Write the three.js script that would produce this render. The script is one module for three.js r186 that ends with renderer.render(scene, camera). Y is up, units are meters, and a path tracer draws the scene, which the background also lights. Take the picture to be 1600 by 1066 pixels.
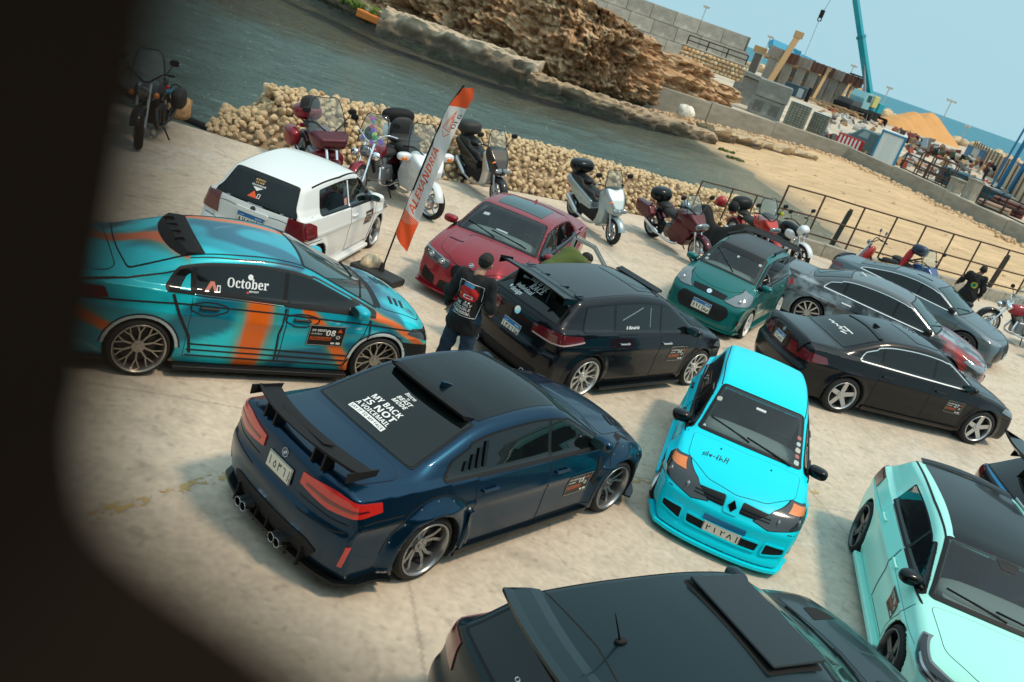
import * as THREE from 'three';
import { mergeGeometries, mergeVertices } from 'three/addons/utils/BufferGeometryUtils.js';
import { RoundedBoxGeometry } from 'three/addons/geometries/RoundedBoxGeometry.js';

// ---------- camera, sky, sun, exposure ----------
const scene = new THREE.Scene();
const D2R = Math.PI / 180;
const camera = new THREE.PerspectiveCamera(2 * Math.atan(533 / 1450) / D2R, 1024 / 682, 0.02, 9000);
camera.position.set(0, 5.05, 0);
camera.rotation.order = 'YXZ';
camera.rotation.set(-21.055 * D2R, 0, 19.5 * D2R);
camera.focus = 11;
camera.userData.fStop = 3.0;
scene.add(camera);
const renderer = new THREE.WebGLRenderer({ antialias: true });
renderer.setSize(1024, 682);
renderer.toneMapping = THREE.LinearToneMapping;
renderer.toneMappingExposure = 1.1;
renderer.shadowMap.enabled = true;
renderer.shadowMap.type = THREE.PCFSoftShadowMap;

const SUN = new THREE.Vector3(0.5, 1.0, 0.12).normalize();
{ // hazy bright overcast: pale cyan low down, whiter overhead, a very broad glow about the veiled sun
  const w = 256, h = 128, d = new Float32Array(w * h * 4);
  for (let j = 0; j < h; j++) for (let i = 0; i < w; i++) {
    const el = ((j + 0.5) / h - 0.5) * Math.PI, az = ((i + 0.5) / w - 0.5) * 2 * Math.PI;
    const v = [Math.cos(el) * Math.cos(az), Math.sin(el), Math.cos(el) * Math.sin(az)];
    const k = Math.max(0, v[1]), q = k * k * (3 - 2 * k), c = v[0] * SUN.x + v[1] * SUN.y + v[2] * SUN.z;
    const a = 0.55 * Math.exp((c - 1) * 5);
    const o = (j * w + i) * 4;
    d[o] = 0.375 + 0.16 * q + a; d[o + 1] = 0.605 + 0.17 * q + a * 0.98; d[o + 2] = 0.69 + 0.18 * q + a * 0.92; d[o + 3] = 1;
  }
  const t = new THREE.DataTexture(d, w, h, THREE.RGBAFormat, THREE.FloatType);
  t.mapping = THREE.EquirectangularReflectionMapping; t.magFilter = THREE.LinearFilter; t.minFilter = THREE.LinearFilter;
  t.wrapS = THREE.RepeatWrapping; t.needsUpdate = true;
  scene.background = t; scene.environment = t;
  scene.backgroundIntensity = 1; scene.environmentIntensity = 1;
}
const sun = new THREE.DirectionalLight(0xffe6c6, 2.0);
sun.name = 'sun';
sun.position.copy(SUN).multiplyScalar(60).add(new THREE.Vector3(2, 0, -16));
sun.target.position.set(2, 0, -16);
sun.castShadow = true; sun.shadow.radius = 13; sun.shadow.mapSize.set(4096, 4096);
Object.assign(sun.shadow.camera, { left: -30, right: 30, top: 30, bottom: -30, near: 1, far: 160 });
scene.add(sun, sun.target);
// ---------- helpers ----------
function rng(seed) { let s = seed | 0; return () => { s = (s + 0x6d2b79f5) | 0; let t = Math.imul(s ^ (s >>> 15), 1 | s); t = (t + Math.imul(t ^ (t >>> 7), 61 | t)) ^ t; return ((t ^ (t >>> 14)) >>> 0) / 4294967296; }; }
function hash3(x, y, z) { let h = Math.imul(x, 374761393) ^ Math.imul(y, 668265263) ^ Math.imul(z, 2147483647 ^ 0x27d4eb2d); h = Math.imul(h ^ (h >>> 13), 1274126177); h ^= h >>> 16; h = Math.imul(h, 0x85ebca6b); return ((h ^ (h >>> 13)) >>> 0) / 4294967296; }
function noise(x, y, z) {
  const X = Math.floor(x), Y = Math.floor(y), Z = Math.floor(z); let u = x - X, v = y - Y, w = z - Z;
  u = u * u * (3 - 2 * u); v = v * v * (3 - 2 * v); w = w * w * (3 - 2 * w);
  const L = (a, b, t) => a + (b - a) * t;
  return L(L(L(hash3(X, Y, Z), hash3(X + 1, Y, Z), u), L(hash3(X, Y + 1, Z), hash3(X + 1, Y + 1, Z), u), v), L(L(hash3(X, Y, Z + 1), hash3(X + 1, Y, Z + 1), u), L(hash3(X, Y + 1, Z + 1), hash3(X + 1, Y + 1, Z + 1), u), v), w);
}
function fbm(x, y, z, o = 4) { let s = 0, a = 0.5, n = 0; for (let i = 0; i < o; i++) { s += a * noise(x, y, z); n += a; a *= 0.5; x = x * 2.03 + 11.3; y = y * 2.03 + 5.1; z = z * 2.03 + 7.7; } return s / n; }
const clamp = (x, a = 0, b = 1) => Math.min(b, Math.max(a, x)), lerp = (a, b, t) => a + (b - a) * t;
const sstep = (a, b, x) => { const t = clamp((x - a) / (b - a)); return t * t * (3 - 2 * t); };
const V = (x, y, z) => new THREE.Vector3(x, y, z);

const used = {};
function numbered(n) { const k = (used[n] = (used[n] ?? -1) + 1); return k ? n + '_' + String(k).padStart(3, '0') : n; }
function shadow(o) { o.traverse((c) => { if (c.isMesh) { c.castShadow = true; c.receiveShadow = true; } }); return o; }
function tag(o, label, category, group, kind) { if (label) o.userData.label = label; if (category) o.userData.category = category; if (group) o.userData.group = group; if (kind) o.userData.kind = kind; return o; }
function thing(name, label, category, pos = [0, 0, 0], turn = 0, group) { const o = new THREE.Group(); o.name = numbered(name); o.position.set(...pos); o.rotation.y = turn; scene.add(o); return tag(o, label, category, group); }
function part(name, geo, mat, parent, label) {
  if (Array.isArray(geo)) geo = merge(geo);
  const m = new THREE.Mesh(geo, mat); m.name = name; m.castShadow = m.receiveShadow = true; (parent || scene).add(m);
  if (label) m.userData.label = label; return m;
}
function one(name, geo, mat, label, category, group) { const m = part(numbered(name), geo, mat, scene); return tag(m, label, category, group); }
function struct(name, geo, mat) { const m = part(numbered(name), geo, mat, scene); m.userData.kind = 'structure'; return m; }
function merge(list) {
  list = list.map((g) => { let q = g.index ? g.toNonIndexed() : g; for (const k of Object.keys(q.attributes)) if (!['position', 'normal', 'uv'].includes(k)) { q = q.clone(); q.deleteAttribute(k); }
    if (!q.attributes.normal) q.computeVertexNormals(); if (!q.attributes.uv) q.setAttribute('uv', new THREE.BufferAttribute(new Float32Array(q.attributes.position.count * 2), 2)); return q; });
  return mergeGeometries(list);
}
function xf(g, pos, rot, sc) { pos ??= [0, 0, 0]; rot ??= [0, 0, 0]; sc ??= 1; const m = new THREE.Matrix4().compose(V(...pos), new THREE.Quaternion().setFromEuler(new THREE.Euler(...rot)), V(...(typeof sc === 'number' ? [sc, sc, sc] : sc))); return g.clone().applyMatrix4(m); }
const rb = (w, h, d, r = 0.01, pos, rot) => xf(new RoundedBoxGeometry(w, h, d, 2, Math.min(r, w / 2.01, h / 2.01, d / 2.01)), pos, rot);
const bx = (w, h, d, pos, rot) => xf(new THREE.BoxGeometry(w, h, d), pos, rot);
const cyl = (r0, r1, h, n = 16, pos, rot) => xf(new THREE.CylinderGeometry(r0, r1, h, n), pos, rot);
const tor = (R, r, pos, rot, n = 32, m = 12) => xf(new THREE.TorusGeometry(R, r, m, n), pos, rot);
function bar(a, b, r, r2 = r, n = 8) { // round bar between two points
  const A = V(...a), B = V(...b), d = B.clone().sub(A), g = new THREE.CylinderGeometry(r2, r, d.length(), n);
  g.applyQuaternion(new THREE.Quaternion().setFromUnitVectors(V(0, 1, 0), d.clone().normalize())); const c = A.add(B).multiplyScalar(0.5); return g.translate(c.x, c.y, c.z);
}
function beam(a, b, w, h, roll = 0) { // square bar between two points
  const A = V(...a), B = V(...b), d = B.clone().sub(A), g = new THREE.BoxGeometry(w, d.length(), h); g.rotateY(roll);
  g.applyQuaternion(new THREE.Quaternion().setFromUnitVectors(V(0, 1, 0), d.clone().normalize())); const c = A.add(B).multiplyScalar(0.5); return g.translate(c.x, c.y, c.z);
}
function tube(pts, r, n = 24, m = 8, closed = false) { return new THREE.TubeGeometry(new THREE.CatmullRomCurve3(pts.map((p) => V(...p)), closed), n, r, m, closed); }
function ell(rx, ry, rz, e = 2.4, pos, rot, n = 28, m = 18) { // superellipsoid
  const g = new THREE.SphereGeometry(1, n, m), p = g.attributes.position;
  for (let i = 0; i < p.count; i++) { const x = p.getX(i), y = p.getY(i), z = p.getZ(i), k = Math.pow(Math.pow(Math.abs(x), e) + Math.pow(Math.abs(y), e) + Math.pow(Math.abs(z), e), -1 / e); p.setXYZ(i, x * k * rx, y * k * ry, z * k * rz); }
  g.computeVertexNormals(); return pos || rot ? xf(g, pos, rot) : g;
}
function lathe(pts, n = 32, pos, rot) { return xf(new THREE.LatheGeometry(pts.map((p) => new THREE.Vector2(...p)), n), pos, rot); }
function prism(poly, d, bevel = 0, pos, rot) { // outline in x,y pushed along z
  const g = new THREE.ExtrudeGeometry(new THREE.Shape(poly.map((p) => new THREE.Vector2(...p))), { depth: d - 2 * bevel, bevelEnabled: bevel > 0, bevelSize: bevel, bevelThickness: bevel, bevelSegments: 2, bevelOffset: -bevel, curveSegments: 8 });
  g.translate(0, 0, bevel - d / 2); return pos || rot ? xf(g, pos, rot) : g;
}
// smooth field -> mesh (surface nets, then pulled on to the exact surface)
function nets(F, lo, hi, h, cls) {
  const n = [0, 1, 2].map((i) => Math.ceil((hi[i] - lo[i]) / h / 4) * 4 + 1), [nx, ny, nz] = n, id = (i, j, k) => (k * ny + j) * nx + i;
  const val = new Float32Array(nx * ny * nz).fill(NaN), at = (i, j, k) => { const q = id(i, j, k); let v = val[q]; if (v !== v) v = val[q] = F(lo[0] + i * h, lo[1] + j * h, lo[2] + k * h); return v; };
  for (let K = 0; K < nz - 1; K += 4) for (let J = 0; J < ny - 1; J += 4) for (let I = 0; I < nx - 1; I += 4) {
    let mn = 1e9, s = 0; for (let c = 0; c < 8; c++) { const v = at(I + (c & 1 ? 4 : 0), J + (c & 2 ? 4 : 0), K + (c & 4 ? 4 : 0)); mn = Math.min(mn, Math.abs(v)); s += v < 0 ? 1 : 0; }
    if ((s === 0 || s === 8) && mn > h * 5) { for (let k = K; k <= K + 4; k++) for (let j = J; j <= J + 4; j++) for (let i = I; i <= I + 4; i++) { const q = id(i, j, k); if (val[q] !== val[q]) val[q] = s ? -mn : mn; } }
    else for (let k = K; k <= K + 4; k++) for (let j = J; j <= J + 4; j++) for (let i = I; i <= I + 4; i++) at(i, j, k);
  }
  const pos = [], vid = new Int32Array(nx * ny * nz).fill(-1), E = [[0, 1], [2, 3], [4, 5], [6, 7], [0, 2], [1, 3], [4, 6], [5, 7], [0, 4], [1, 5], [2, 6], [3, 7]], cv = new Float32Array(8);
  for (let k = 0; k < nz - 1; k++) for (let j = 0; j < ny - 1; j++) for (let i = 0; i < nx - 1; i++) {
    let s = 0; for (let c = 0; c < 8; c++) { cv[c] = val[id(i + (c & 1), j + ((c >> 1) & 1), k + (c >> 2))]; if (cv[c] < 0) s++; }
    if (s === 0 || s === 8) continue;
    let x = 0, y = 0, z = 0, m = 0; for (const [a, b] of E) if ((cv[a] < 0) !== (cv[b] < 0)) { const t = cv[a] / (cv[a] - cv[b]); x += (a & 1) + t * ((b & 1) - (a & 1)); y += ((a >> 1) & 1) + t * (((b >> 1) & 1) - ((a >> 1) & 1)); z += (a >> 2) + t * ((b >> 2) - (a >> 2)); m++; }
    vid[id(i, j, k)] = pos.length / 3; pos.push(lo[0] + (i + x / m) * h, lo[1] + (j + y / m) * h, lo[2] + (k + z / m) * h);
  }
  const P = new Float32Array(pos), N = new Float32Array(pos.length), e = 0.004;
  for (let i = 0; i < P.length; i += 3) {
    let gx, gy, gz;
    for (let it = 0; it < 3; it++) {
      const x = P[i], y = P[i + 1], z = P[i + 2], f = F(x, y, z);
      gx = (F(x + e, y, z) - F(x - e, y, z)) / (2 * e); gy = (F(x, y + e, z) - F(x, y - e, z)) / (2 * e); gz = (F(x, y, z + e) - F(x, y, z - e)) / (2 * e);
      const g2 = gx * gx + gy * gy + gz * gz + 1e-6; let s = clamp(f / g2, -h * 0.6, h * 0.6); if (it < 2) { P[i] -= s * gx; P[i + 1] -= s * gy; P[i + 2] -= s * gz; }
    }
    const l = Math.hypot(gx, gy, gz) || 1; N[i] = gx / l; N[i + 1] = gy / l; N[i + 2] = gz / l;
  }
  const groups = {}, quad = (a, b, c, d, flip) => { if (a < 0 || b < 0 || c < 0 || d < 0) return; for (const t of flip ? [[a, c, b], [a, d, c]] : [[a, b, c], [a, c, d]]) { const key = cls ? cls((P[t[0] * 3] + P[t[1] * 3] + P[t[2] * 3]) / 3, (P[t[0] * 3 + 1] + P[t[1] * 3 + 1] + P[t[2] * 3 + 1]) / 3, (P[t[0] * 3 + 2] + P[t[1] * 3 + 2] + P[t[2] * 3 + 2]) / 3) : 'body'; (groups[key] ||= []).push(t[0], t[1], t[2]); } };
  for (let k = 0; k < nz - 1; k++) for (let j = 0; j < ny - 1; j++) for (let i = 0; i < nx - 1; i++) {
    const v = val[id(i, j, k)] < 0;
    if (j && k && v !== val[id(i + 1, j, k)] < 0) quad(vid[id(i, j - 1, k - 1)], vid[id(i, j, k - 1)], vid[id(i, j, k)], vid[id(i, j - 1, k)], !v);
    if (i && k && v !== val[id(i, j + 1, k)] < 0) quad(vid[id(i - 1, j, k - 1)], vid[id(i - 1, j, k)], vid[id(i, j, k)], vid[id(i, j, k - 1)], !v);
    if (i && j && v !== val[id(i, j, k + 1)] < 0) quad(vid[id(i - 1, j - 1, k)], vid[id(i, j - 1, k)], vid[id(i, j, k)], vid[id(i - 1, j, k)], !v);
  }
  const out = {};
  for (const key in groups) {
    const map = new Map(), p = [], nn = [], uv = [], ix = [];
    for (const v of groups[key]) { let q = map.get(v); if (q === undefined) { map.set(v, (q = p.length / 3)); p.push(P[v * 3], P[v * 3 + 1], P[v * 3 + 2]); nn.push(N[v * 3], N[v * 3 + 1], N[v * 3 + 2]); uv.push(P[v * 3], P[v * 3 + 1] + P[v * 3 + 2]); } ix.push(q); }
    const g = new THREE.BufferGeometry(); g.setAttribute('position', new THREE.Float32BufferAttribute(p, 3)); g.setAttribute('normal', new THREE.Float32BufferAttribute(nn, 3)); g.setAttribute('uv', new THREE.Float32BufferAttribute(uv, 2)); g.setIndex(ix); out[key] = g;
  }
  return out;
}
function colorize(g, f) { const p = g.attributes.position, c = new Float32Array(p.count * 3); for (let i = 0; i < p.count; i++) c.set(f(p.getX(i), p.getY(i), p.getZ(i), i), i * 3); g.setAttribute('color', new THREE.BufferAttribute(c, 3)); return g; }
const rmax = (a, b, r) => (a > -r && b > -r ? Math.min(Math.max(a, b), -r) + Math.hypot(a + r, b + r) : Math.max(a, b));
const smin = (a, b, k) => { const h = Math.max(k - Math.abs(a - b), 0) / k; return Math.min(a, b) - h * h * k * 0.25; };
function chaikin(pts, n = 2) { for (let q = 0; q < n; q++) { const o = [pts[0]]; for (let i = 0; i < pts.length - 1; i++) { const a = pts[i], b = pts[i + 1]; if (i) o.push([lerp(a[0], b[0], 0.25), lerp(a[1], b[1], 0.25)]); if (i < pts.length - 2) o.push([lerp(a[0], b[0], 0.75), lerp(a[1], b[1], 0.75)]); } o.push(pts[pts.length - 1]); pts = o; } return pts; }
function curve(pts, r = 0.16) { // y over x, corners rounded (third number: that corner's own reach)
  const q = [pts[0]]; for (let i = 1; i < pts.length - 1; i++) { const p = pts[i - 1], c = pts[i], n = pts[i + 1], R = c[2] ?? r, la = Math.hypot(p[0] - c[0], p[1] - c[1]), lb = Math.hypot(n[0] - c[0], n[1] - c[1]), ra = Math.min(R / la, 0.48), rc = Math.min(R / lb, 0.48); const A = [lerp(c[0], p[0], ra), lerp(c[1], p[1], ra)], B = [lerp(c[0], n[0], rc), lerp(c[1], n[1], rc)]; for (let k = 0; k <= 8; k++) { const t = k / 8; q.push([(1 - t) * (1 - t) * A[0] + 2 * t * (1 - t) * c[0] + t * t * B[0], (1 - t) * (1 - t) * A[1] + 2 * t * (1 - t) * c[1] + t * t * B[1]]); } } q.push(pts[pts.length - 1]); pts = q;
  const x0 = pts[0][0], x1 = pts[pts.length - 1][0], N = 500, t = new Float64Array(N + 1); let j = 0;
  for (let i = 0; i <= N; i++) { const x = x0 + ((x1 - x0) * i) / N; while (j < pts.length - 2 && pts[j + 1][0] < x) j++; const a = pts[j], b = pts[j + 1]; t[i] = lerp(a[1], b[1], clamp((x - a[0]) / (b[0] - a[0] || 1))); }
  return (x) => { const u = clamp((x - x0) / (x1 - x0)) * N, i = Math.min(N - 1, Math.floor(u)); return t[i] + (t[i + 1] - t[i]) * (u - i); };
}
// polygons laid on a field: frames give the ray for a pair (u, v)
const FR = {
  side: (s) => (u, v) => [u, v, 3 * s, 0, 0, -s], top: () => (u, v) => [u, 3, v, 0, -1, 0], front: () => (u, v) => [4, v, u, -1, 0, 0], rear: () => (u, v) => [-4, v, u, 1, 0, 0],
  polar: (cx, cz, s = 1) => Object.assign((u, v) => { const a = u * D2R, c = Math.cos(a), q = Math.sin(a); return [cx + 3 * c, v, s * (cz + 3 * q), -c, 0, -s * q]; }, { su: 0.013 }),
};
function cast(F, r) {
  let t = 0, f = 0, pt = 0; const [x, y, z, a, b, c] = r; let ok = false, best = 1e9, bt = 0;
  while (t < 6) { f = F(x + a * t, y + b * t, z + c * t); if (f < best) { best = f; bt = t; } if (f < 0) { ok = true; break; } pt = t; t += Math.max(f * 0.6, 0.008); }
  if (ok) for (let i = 0; i < 14; i++) { const m = (pt + t) / 2; if (F(x + a * m, y + b * m, z + c * m) < 0) t = m; else pt = m; } else t = bt;
  return [x + a * t, y + b * t, z + c * t];
}
function grad(F, p) { const e = 0.006, [x, y, z] = p, g = [F(x + e, y, z) - F(x - e, y, z), F(x, y + e, z) - F(x, y - e, z), F(x, y, z + e) - F(x, y, z - e)], l = Math.hypot(...g) || 1; return g.map((q) => q / l); }
function drapeMesh(F, fr, uv, tris, off, box) {
  const P = [], N = [], U = []; let [u0, v0, u1, v1] = box || [0, 0, 1, 1];
  for (const [u, v] of uv) { const p = cast(F, fr(u, v)), n = grad(F, p); P.push([p, n]); U.push((u - u0) / (u1 - u0), (v - v0) / (v1 - v0)); }
  const pos = [], nor = [], ix = []; for (const [p, n] of P) { pos.push(p[0] + n[0] * off, p[1] + n[1] * off, p[2] + n[2] * off); nor.push(...n); }
  const cnt = new Map(); let sgn = 0;
  for (const t of tris) { const [A, B, C] = t.map((i) => V(pos[i * 3], pos[i * 3 + 1], pos[i * 3 + 2])), c = B.sub(A).cross(C.sub(A)); sgn += c.dot(V(...P[t[0]][1])); }
  for (const t of tris) { const q = sgn < 0 ? [t[0], t[2], t[1]] : t; ix.push(...q); for (let i = 0; i < 3; i++) { const a = q[i], b = q[(i + 1) % 3], k = Math.min(a, b) + '_' + Math.max(a, b); cnt.set(k, cnt.has(k) ? null : [a, b]); } }
  for (const e of cnt.values()) if (e) { const b0 = pos.length / 3; for (const i of [e[0], e[1], e[1], e[0]].entries()) { const [p, n] = P[i[1]], d = i[0] < 2 ? off : -0.006, A = P[e[0]][0], B = P[e[1]][0], o = V(B[0] - A[0], B[1] - A[1], B[2] - A[2]).cross(V(...n)).normalize(); pos.push(p[0] + n[0] * d, p[1] + n[1] * d, p[2] + n[2] * d); nor.push(o.x, o.y, o.z); U.push(U[i[1] * 2], U[i[1] * 2 + 1]); } ix.push(b0, b0 + 2, b0 + 1, b0, b0 + 3, b0 + 2); }
  const g = new THREE.BufferGeometry(); g.setAttribute('position', new THREE.Float32BufferAttribute(pos, 3)); g.setAttribute('normal', new THREE.Float32BufferAttribute(nor, 3)); g.setAttribute('uv', new THREE.Float32BufferAttribute(U, 2)); g.setIndex(ix); return g;
}
function roundPoly(poly, r = 0.03) { const o = [], n = poly.length; for (let i = 0; i < n; i++) { const p = poly[(i + n - 1) % n], c = poly[i], q = poly[(i + 1) % n], la = Math.hypot(p[0] - c[0], p[1] - c[1]), lb = Math.hypot(q[0] - c[0], q[1] - c[1]), ra = Math.min(r, la * 0.45) / la, rb2 = Math.min(r, lb * 0.45) / lb; const A = [lerp(c[0], p[0], ra), lerp(c[1], p[1], ra)], B = [lerp(c[0], q[0], rb2), lerp(c[1], q[1], rb2)]; for (let k = 0; k <= 4; k++) { const t = k / 4; o.push([(1 - t) * (1 - t) * A[0] + 2 * t * (1 - t) * c[0] + t * t * B[0], (1 - t) * (1 - t) * A[1] + 2 * t * (1 - t) * c[1] + t * t * B[1]]); } } return o; }
function clip(poly, ax, lim, sign) { const o = []; for (let i = 0; i < poly.length; i++) { const a = poly[i], b = poly[(i + 1) % poly.length], da = sign * (a[ax] - lim), db = sign * (b[ax] - lim); if (da >= 0) o.push(a); if (da >= 0 !== db >= 0) { const t = da / (da - db); o.push([lerp(a[0], b[0], t), lerp(a[1], b[1], t)]); } } return o; }
function patch(F, fr, poly, off = 0.004, cell = 0.05, cu) { // cu: cell width in u when u is an angle
  const us = poly.map((p) => p[0]), vs = poly.map((p) => p[1]), u0 = Math.min(...us), u1 = Math.max(...us), v0 = Math.min(...vs), v1 = Math.max(...vs);
  const nu = Math.max(1, Math.ceil((u1 - u0) / (cu || cell))), nv = Math.max(1, Math.ceil((v1 - v0) / cell)), uv = [], tris = [], key = new Map();
  const q = (p) => { const k = Math.round(p[0] * 1e5) + '_' + Math.round(p[1] * 1e5); let i = key.get(k); if (i === undefined) { key.set(k, (i = uv.length)); uv.push(p); } return i; };
  for (let i = 0; i < nu; i++) {
    const a = lerp(u0, u1, i / nu), b = lerp(u0, u1, (i + 1) / nu), col = clip(clip(poly, 0, a, 1), 0, b, -1); if (col.length < 3) continue;
    for (let j = 0; j < nv; j++) {
      let c = clip(clip(col, 1, lerp(v0, v1, j / nv), 1), 1, lerp(v0, v1, (j + 1) / nv), -1); if (c.length < 3) continue;
      c = c.filter((p, k) => { const n = c[(k + 1) % c.length]; return Math.hypot(p[0] - n[0], p[1] - n[1]) > 2e-5; }); if (c.length < 3) continue;
      for (const t of THREE.ShapeUtils.triangulateShape(c.map((p) => new THREE.Vector2(...p)), [])) { const r = t.map((k) => q(c[k])); if (r[0] !== r[1] && r[1] !== r[2] && r[0] !== r[2]) tris.push(r); }
    }
  }
  return drapeMesh(F, fr, uv, tris, off, [u0, v0, u1, v1]);
}
function polyField(poly, h = 0.02) { // signed distance to an outline, looked up on a grid
  const us = poly.map((p) => p[0]), vs = poly.map((p) => p[1]), u0 = Math.min(...us) - 0.15, v0 = Math.min(...vs) - 0.15, nu = Math.ceil((Math.max(...us) + 0.15 - u0) / h), nv = Math.ceil((Math.max(...vs) + 0.15 - v0) / h), G = new Float32Array((nu + 1) * (nv + 1));
  for (let j = 0; j <= nv; j++) for (let i = 0; i <= nu; i++) { const x = u0 + i * h, y = v0 + j * h; let d = 1e9, ins = false; for (let k = 0, m = poly.length - 1; k < poly.length; m = k++) { const a = poly[m], b = poly[k], ex = b[0] - a[0], ey = b[1] - a[1], t = clamp(((x - a[0]) * ex + (y - a[1]) * ey) / (ex * ex + ey * ey || 1e-9)); d = Math.min(d, Math.hypot(x - a[0] - ex * t, y - a[1] - ey * t)); if (a[1] > y !== b[1] > y && x < ((b[0] - a[0]) * (y - a[1])) / (b[1] - a[1]) + a[0]) ins = !ins; } G[j * (nu + 1) + i] = ins ? -d : d; }
  return (x, y) => { const a = (x - u0) / h, b = (y - v0) / h; if (a < 0 || b < 0 || a >= nu || b >= nv) return 0.15; const i = Math.floor(a), j = Math.floor(b), q = j * (nu + 1) + i, s = a - i, t = b - j; return lerp(lerp(G[q], G[q + 1], s), lerp(G[q + nu + 1], G[q + nu + 2], s), t); };
}
function ribbon(F, fr0, path, w, off = 0.004, closed = false, step = 0.05) { const su = fr0.su || 1, fr = (u, v) => fr0(u / su, v); path = path.map((p) => [p[0] * su, p[1]]);
  const pts = []; const n = path.length; for (let i = 0; i < (closed ? n : n - 1); i++) { const a = path[i], b = path[(i + 1) % n], m = Math.max(1, Math.ceil(Math.hypot(a[0] - b[0], a[1] - b[1]) / step)); for (let k = 0; k < m; k++) pts.push([lerp(a[0], b[0], k / m), lerp(a[1], b[1], k / m)]); } if (!closed) pts.push(path[n - 1]);
  const uv = [], tris = [], N = pts.length;
  for (let i = 0; i < N; i++) { const a = pts[closed ? (i + N - 1) % N : Math.max(0, i - 1)], b = pts[closed ? (i + 1) % N : Math.min(N - 1, i + 1)], l = Math.hypot(b[0] - a[0], b[1] - a[1]) || 1, nx = -(b[1] - a[1]) / l, ny = (b[0] - a[0]) / l, ww = typeof w === 'function' ? w(i / (N - 1)) : w; uv.push([pts[i][0] + nx * ww / 2, pts[i][1] + ny * ww / 2], [pts[i][0] - nx * ww / 2, pts[i][1] - ny * ww / 2]); }
  for (let i = 0; i < (closed ? N : N - 1); i++) { const a = i * 2, b = ((i + 1) % N) * 2; tris.push([a, a + 1, b + 1], [a, b + 1, b]); }
  return drapeMesh(F, fr, uv, tris, off);
}
// textures
function canvasTex(w, h, draw) { const c = document.createElement('canvas'); c.width = w; c.height = h; const x = c.getContext('2d'); draw(x, w, h); const t = new THREE.CanvasTexture(c); t.userData.cut = x.getImageData(1, 1, 1, 1).data[3] === 0; t.colorSpace = THREE.SRGBColorSpace; t.anisotropy = 8; return t; }
function dataTex(w, h, f, srgb = true) { const d = new Uint8Array(w * h * 4); for (let j = 0; j < h; j++) for (let i = 0; i < w; i++) { const c = f(i / w, j / h, i, j), o = (j * w + i) * 4; d[o] = clamp(c[0]) * 255; d[o + 1] = clamp(c[1]) * 255; d[o + 2] = clamp(c[2]) * 255; d[o + 3] = c.length > 3 ? clamp(c[3]) * 255 : 255; } const t = new THREE.DataTexture(d, w, h); t.wrapS = t.wrapT = THREE.RepeatWrapping; t.magFilter = THREE.LinearFilter; t.minFilter = THREE.LinearMipmapLinearFilter; t.generateMipmaps = true; if (srgb) t.colorSpace = THREE.SRGBColorSpace; t.needsUpdate = true; return t; }
// materials
const lin = (r, g, b) => new THREE.Color().setRGB(r, g, b);
const std = (c, rough = 0.7, metal = 0, o = {}) => new THREE.MeshStandardMaterial({ color: c, roughness: rough, metalness: metal, ...o });
const paint = (c, o = {}) => new THREE.MeshPhysicalMaterial({ color: c, roughness: 0.4, metalness: 0.15, clearcoat: 0.6, clearcoatRoughness: 0.04, specularIntensity: 0.5, ...o });
const M = {
  glass: new THREE.MeshPhysicalMaterial({ color: lin(0.004, 0.006, 0.006), roughness: 0.03, metalness: 0 }),
  screen: new THREE.MeshPhysicalMaterial({ color: lin(0.022, 0.058, 0.06), roughness: 0.04, metalness: 0 }),
  black: new THREE.MeshPhysicalMaterial({ color: lin(0.009, 0.01, 0.011), roughness: 0.5, specularIntensity: 0.5 }), gloss: paint(lin(0.004, 0.006, 0.007), { roughness: 0.3, clearcoat: 0.4, specularIntensity: 0.2 }), matte: new THREE.MeshPhysicalMaterial({ color: lin(0.011, 0.011, 0.012), roughness: 0.7, specularIntensity: 0.5 }), under: std(lin(0.008, 0.008, 0.008), 0.95),
  seam: std(lin(0.004, 0.004, 0.004), 0.9), rubber: std(lin(0.014, 0.014, 0.014), 0.85), chrome: std(lin(0.8, 0.82, 0.84), 0.12, 1), silver: std(lin(0.55, 0.56, 0.57), 0.3, 0.9), steel: std(lin(0.3, 0.31, 0.32), 0.4, 0.9), gun: std(lin(0.12, 0.125, 0.13), 0.32, 0.85), bronze: std(lin(0.46, 0.42, 0.37), 0.3, 0.85),
  red: new THREE.MeshPhysicalMaterial({ color: lin(0.6, 0.018, 0.014), roughness: 0.25, clearcoat: 1, clearcoatRoughness: 0.05 }), darkred: new THREE.MeshPhysicalMaterial({ color: lin(0.12, 0.005, 0.008), roughness: 0.2, clearcoat: 1 }), amber: new THREE.MeshPhysicalMaterial({ color: lin(0.8, 0.2, 0.02), roughness: 0.25, clearcoat: 1 }),
  lamp: new THREE.MeshPhysicalMaterial({ color: lin(0.2, 0.22, 0.23), roughness: 0.12, metalness: 0.5, clearcoat: 1 }), lampdark: new THREE.MeshPhysicalMaterial({ color: lin(0.03, 0.033, 0.035), roughness: 0.15, metalness: 0.3, clearcoat: 1 }), white: paint(lin(0.78, 0.79, 0.78)), clear: new THREE.MeshPhysicalMaterial({ color: lin(0.76, 0.88, 0.86), roughness: 0.02, transmission: 1, thickness: 0, ior: 1.5 }), tint: new THREE.MeshPhysicalMaterial({ color: lin(0.2, 0.25, 0.25), roughness: 0.02, transmission: 1, thickness: 0, ior: 1.5 }), trimgrey: std(lin(0.03, 0.032, 0.034), 0.85), seat: std(lin(0.018, 0.018, 0.018), 0.65),
  disc: std(lin(0.05, 0.05, 0.05), 0.5, 0.8), pale: new THREE.MeshPhysicalMaterial({ color: lin(0.75, 0.85, 0.87), roughness: 0.04, transmission: 0.92, thickness: 0, ior: 1.45 }),
};
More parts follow.
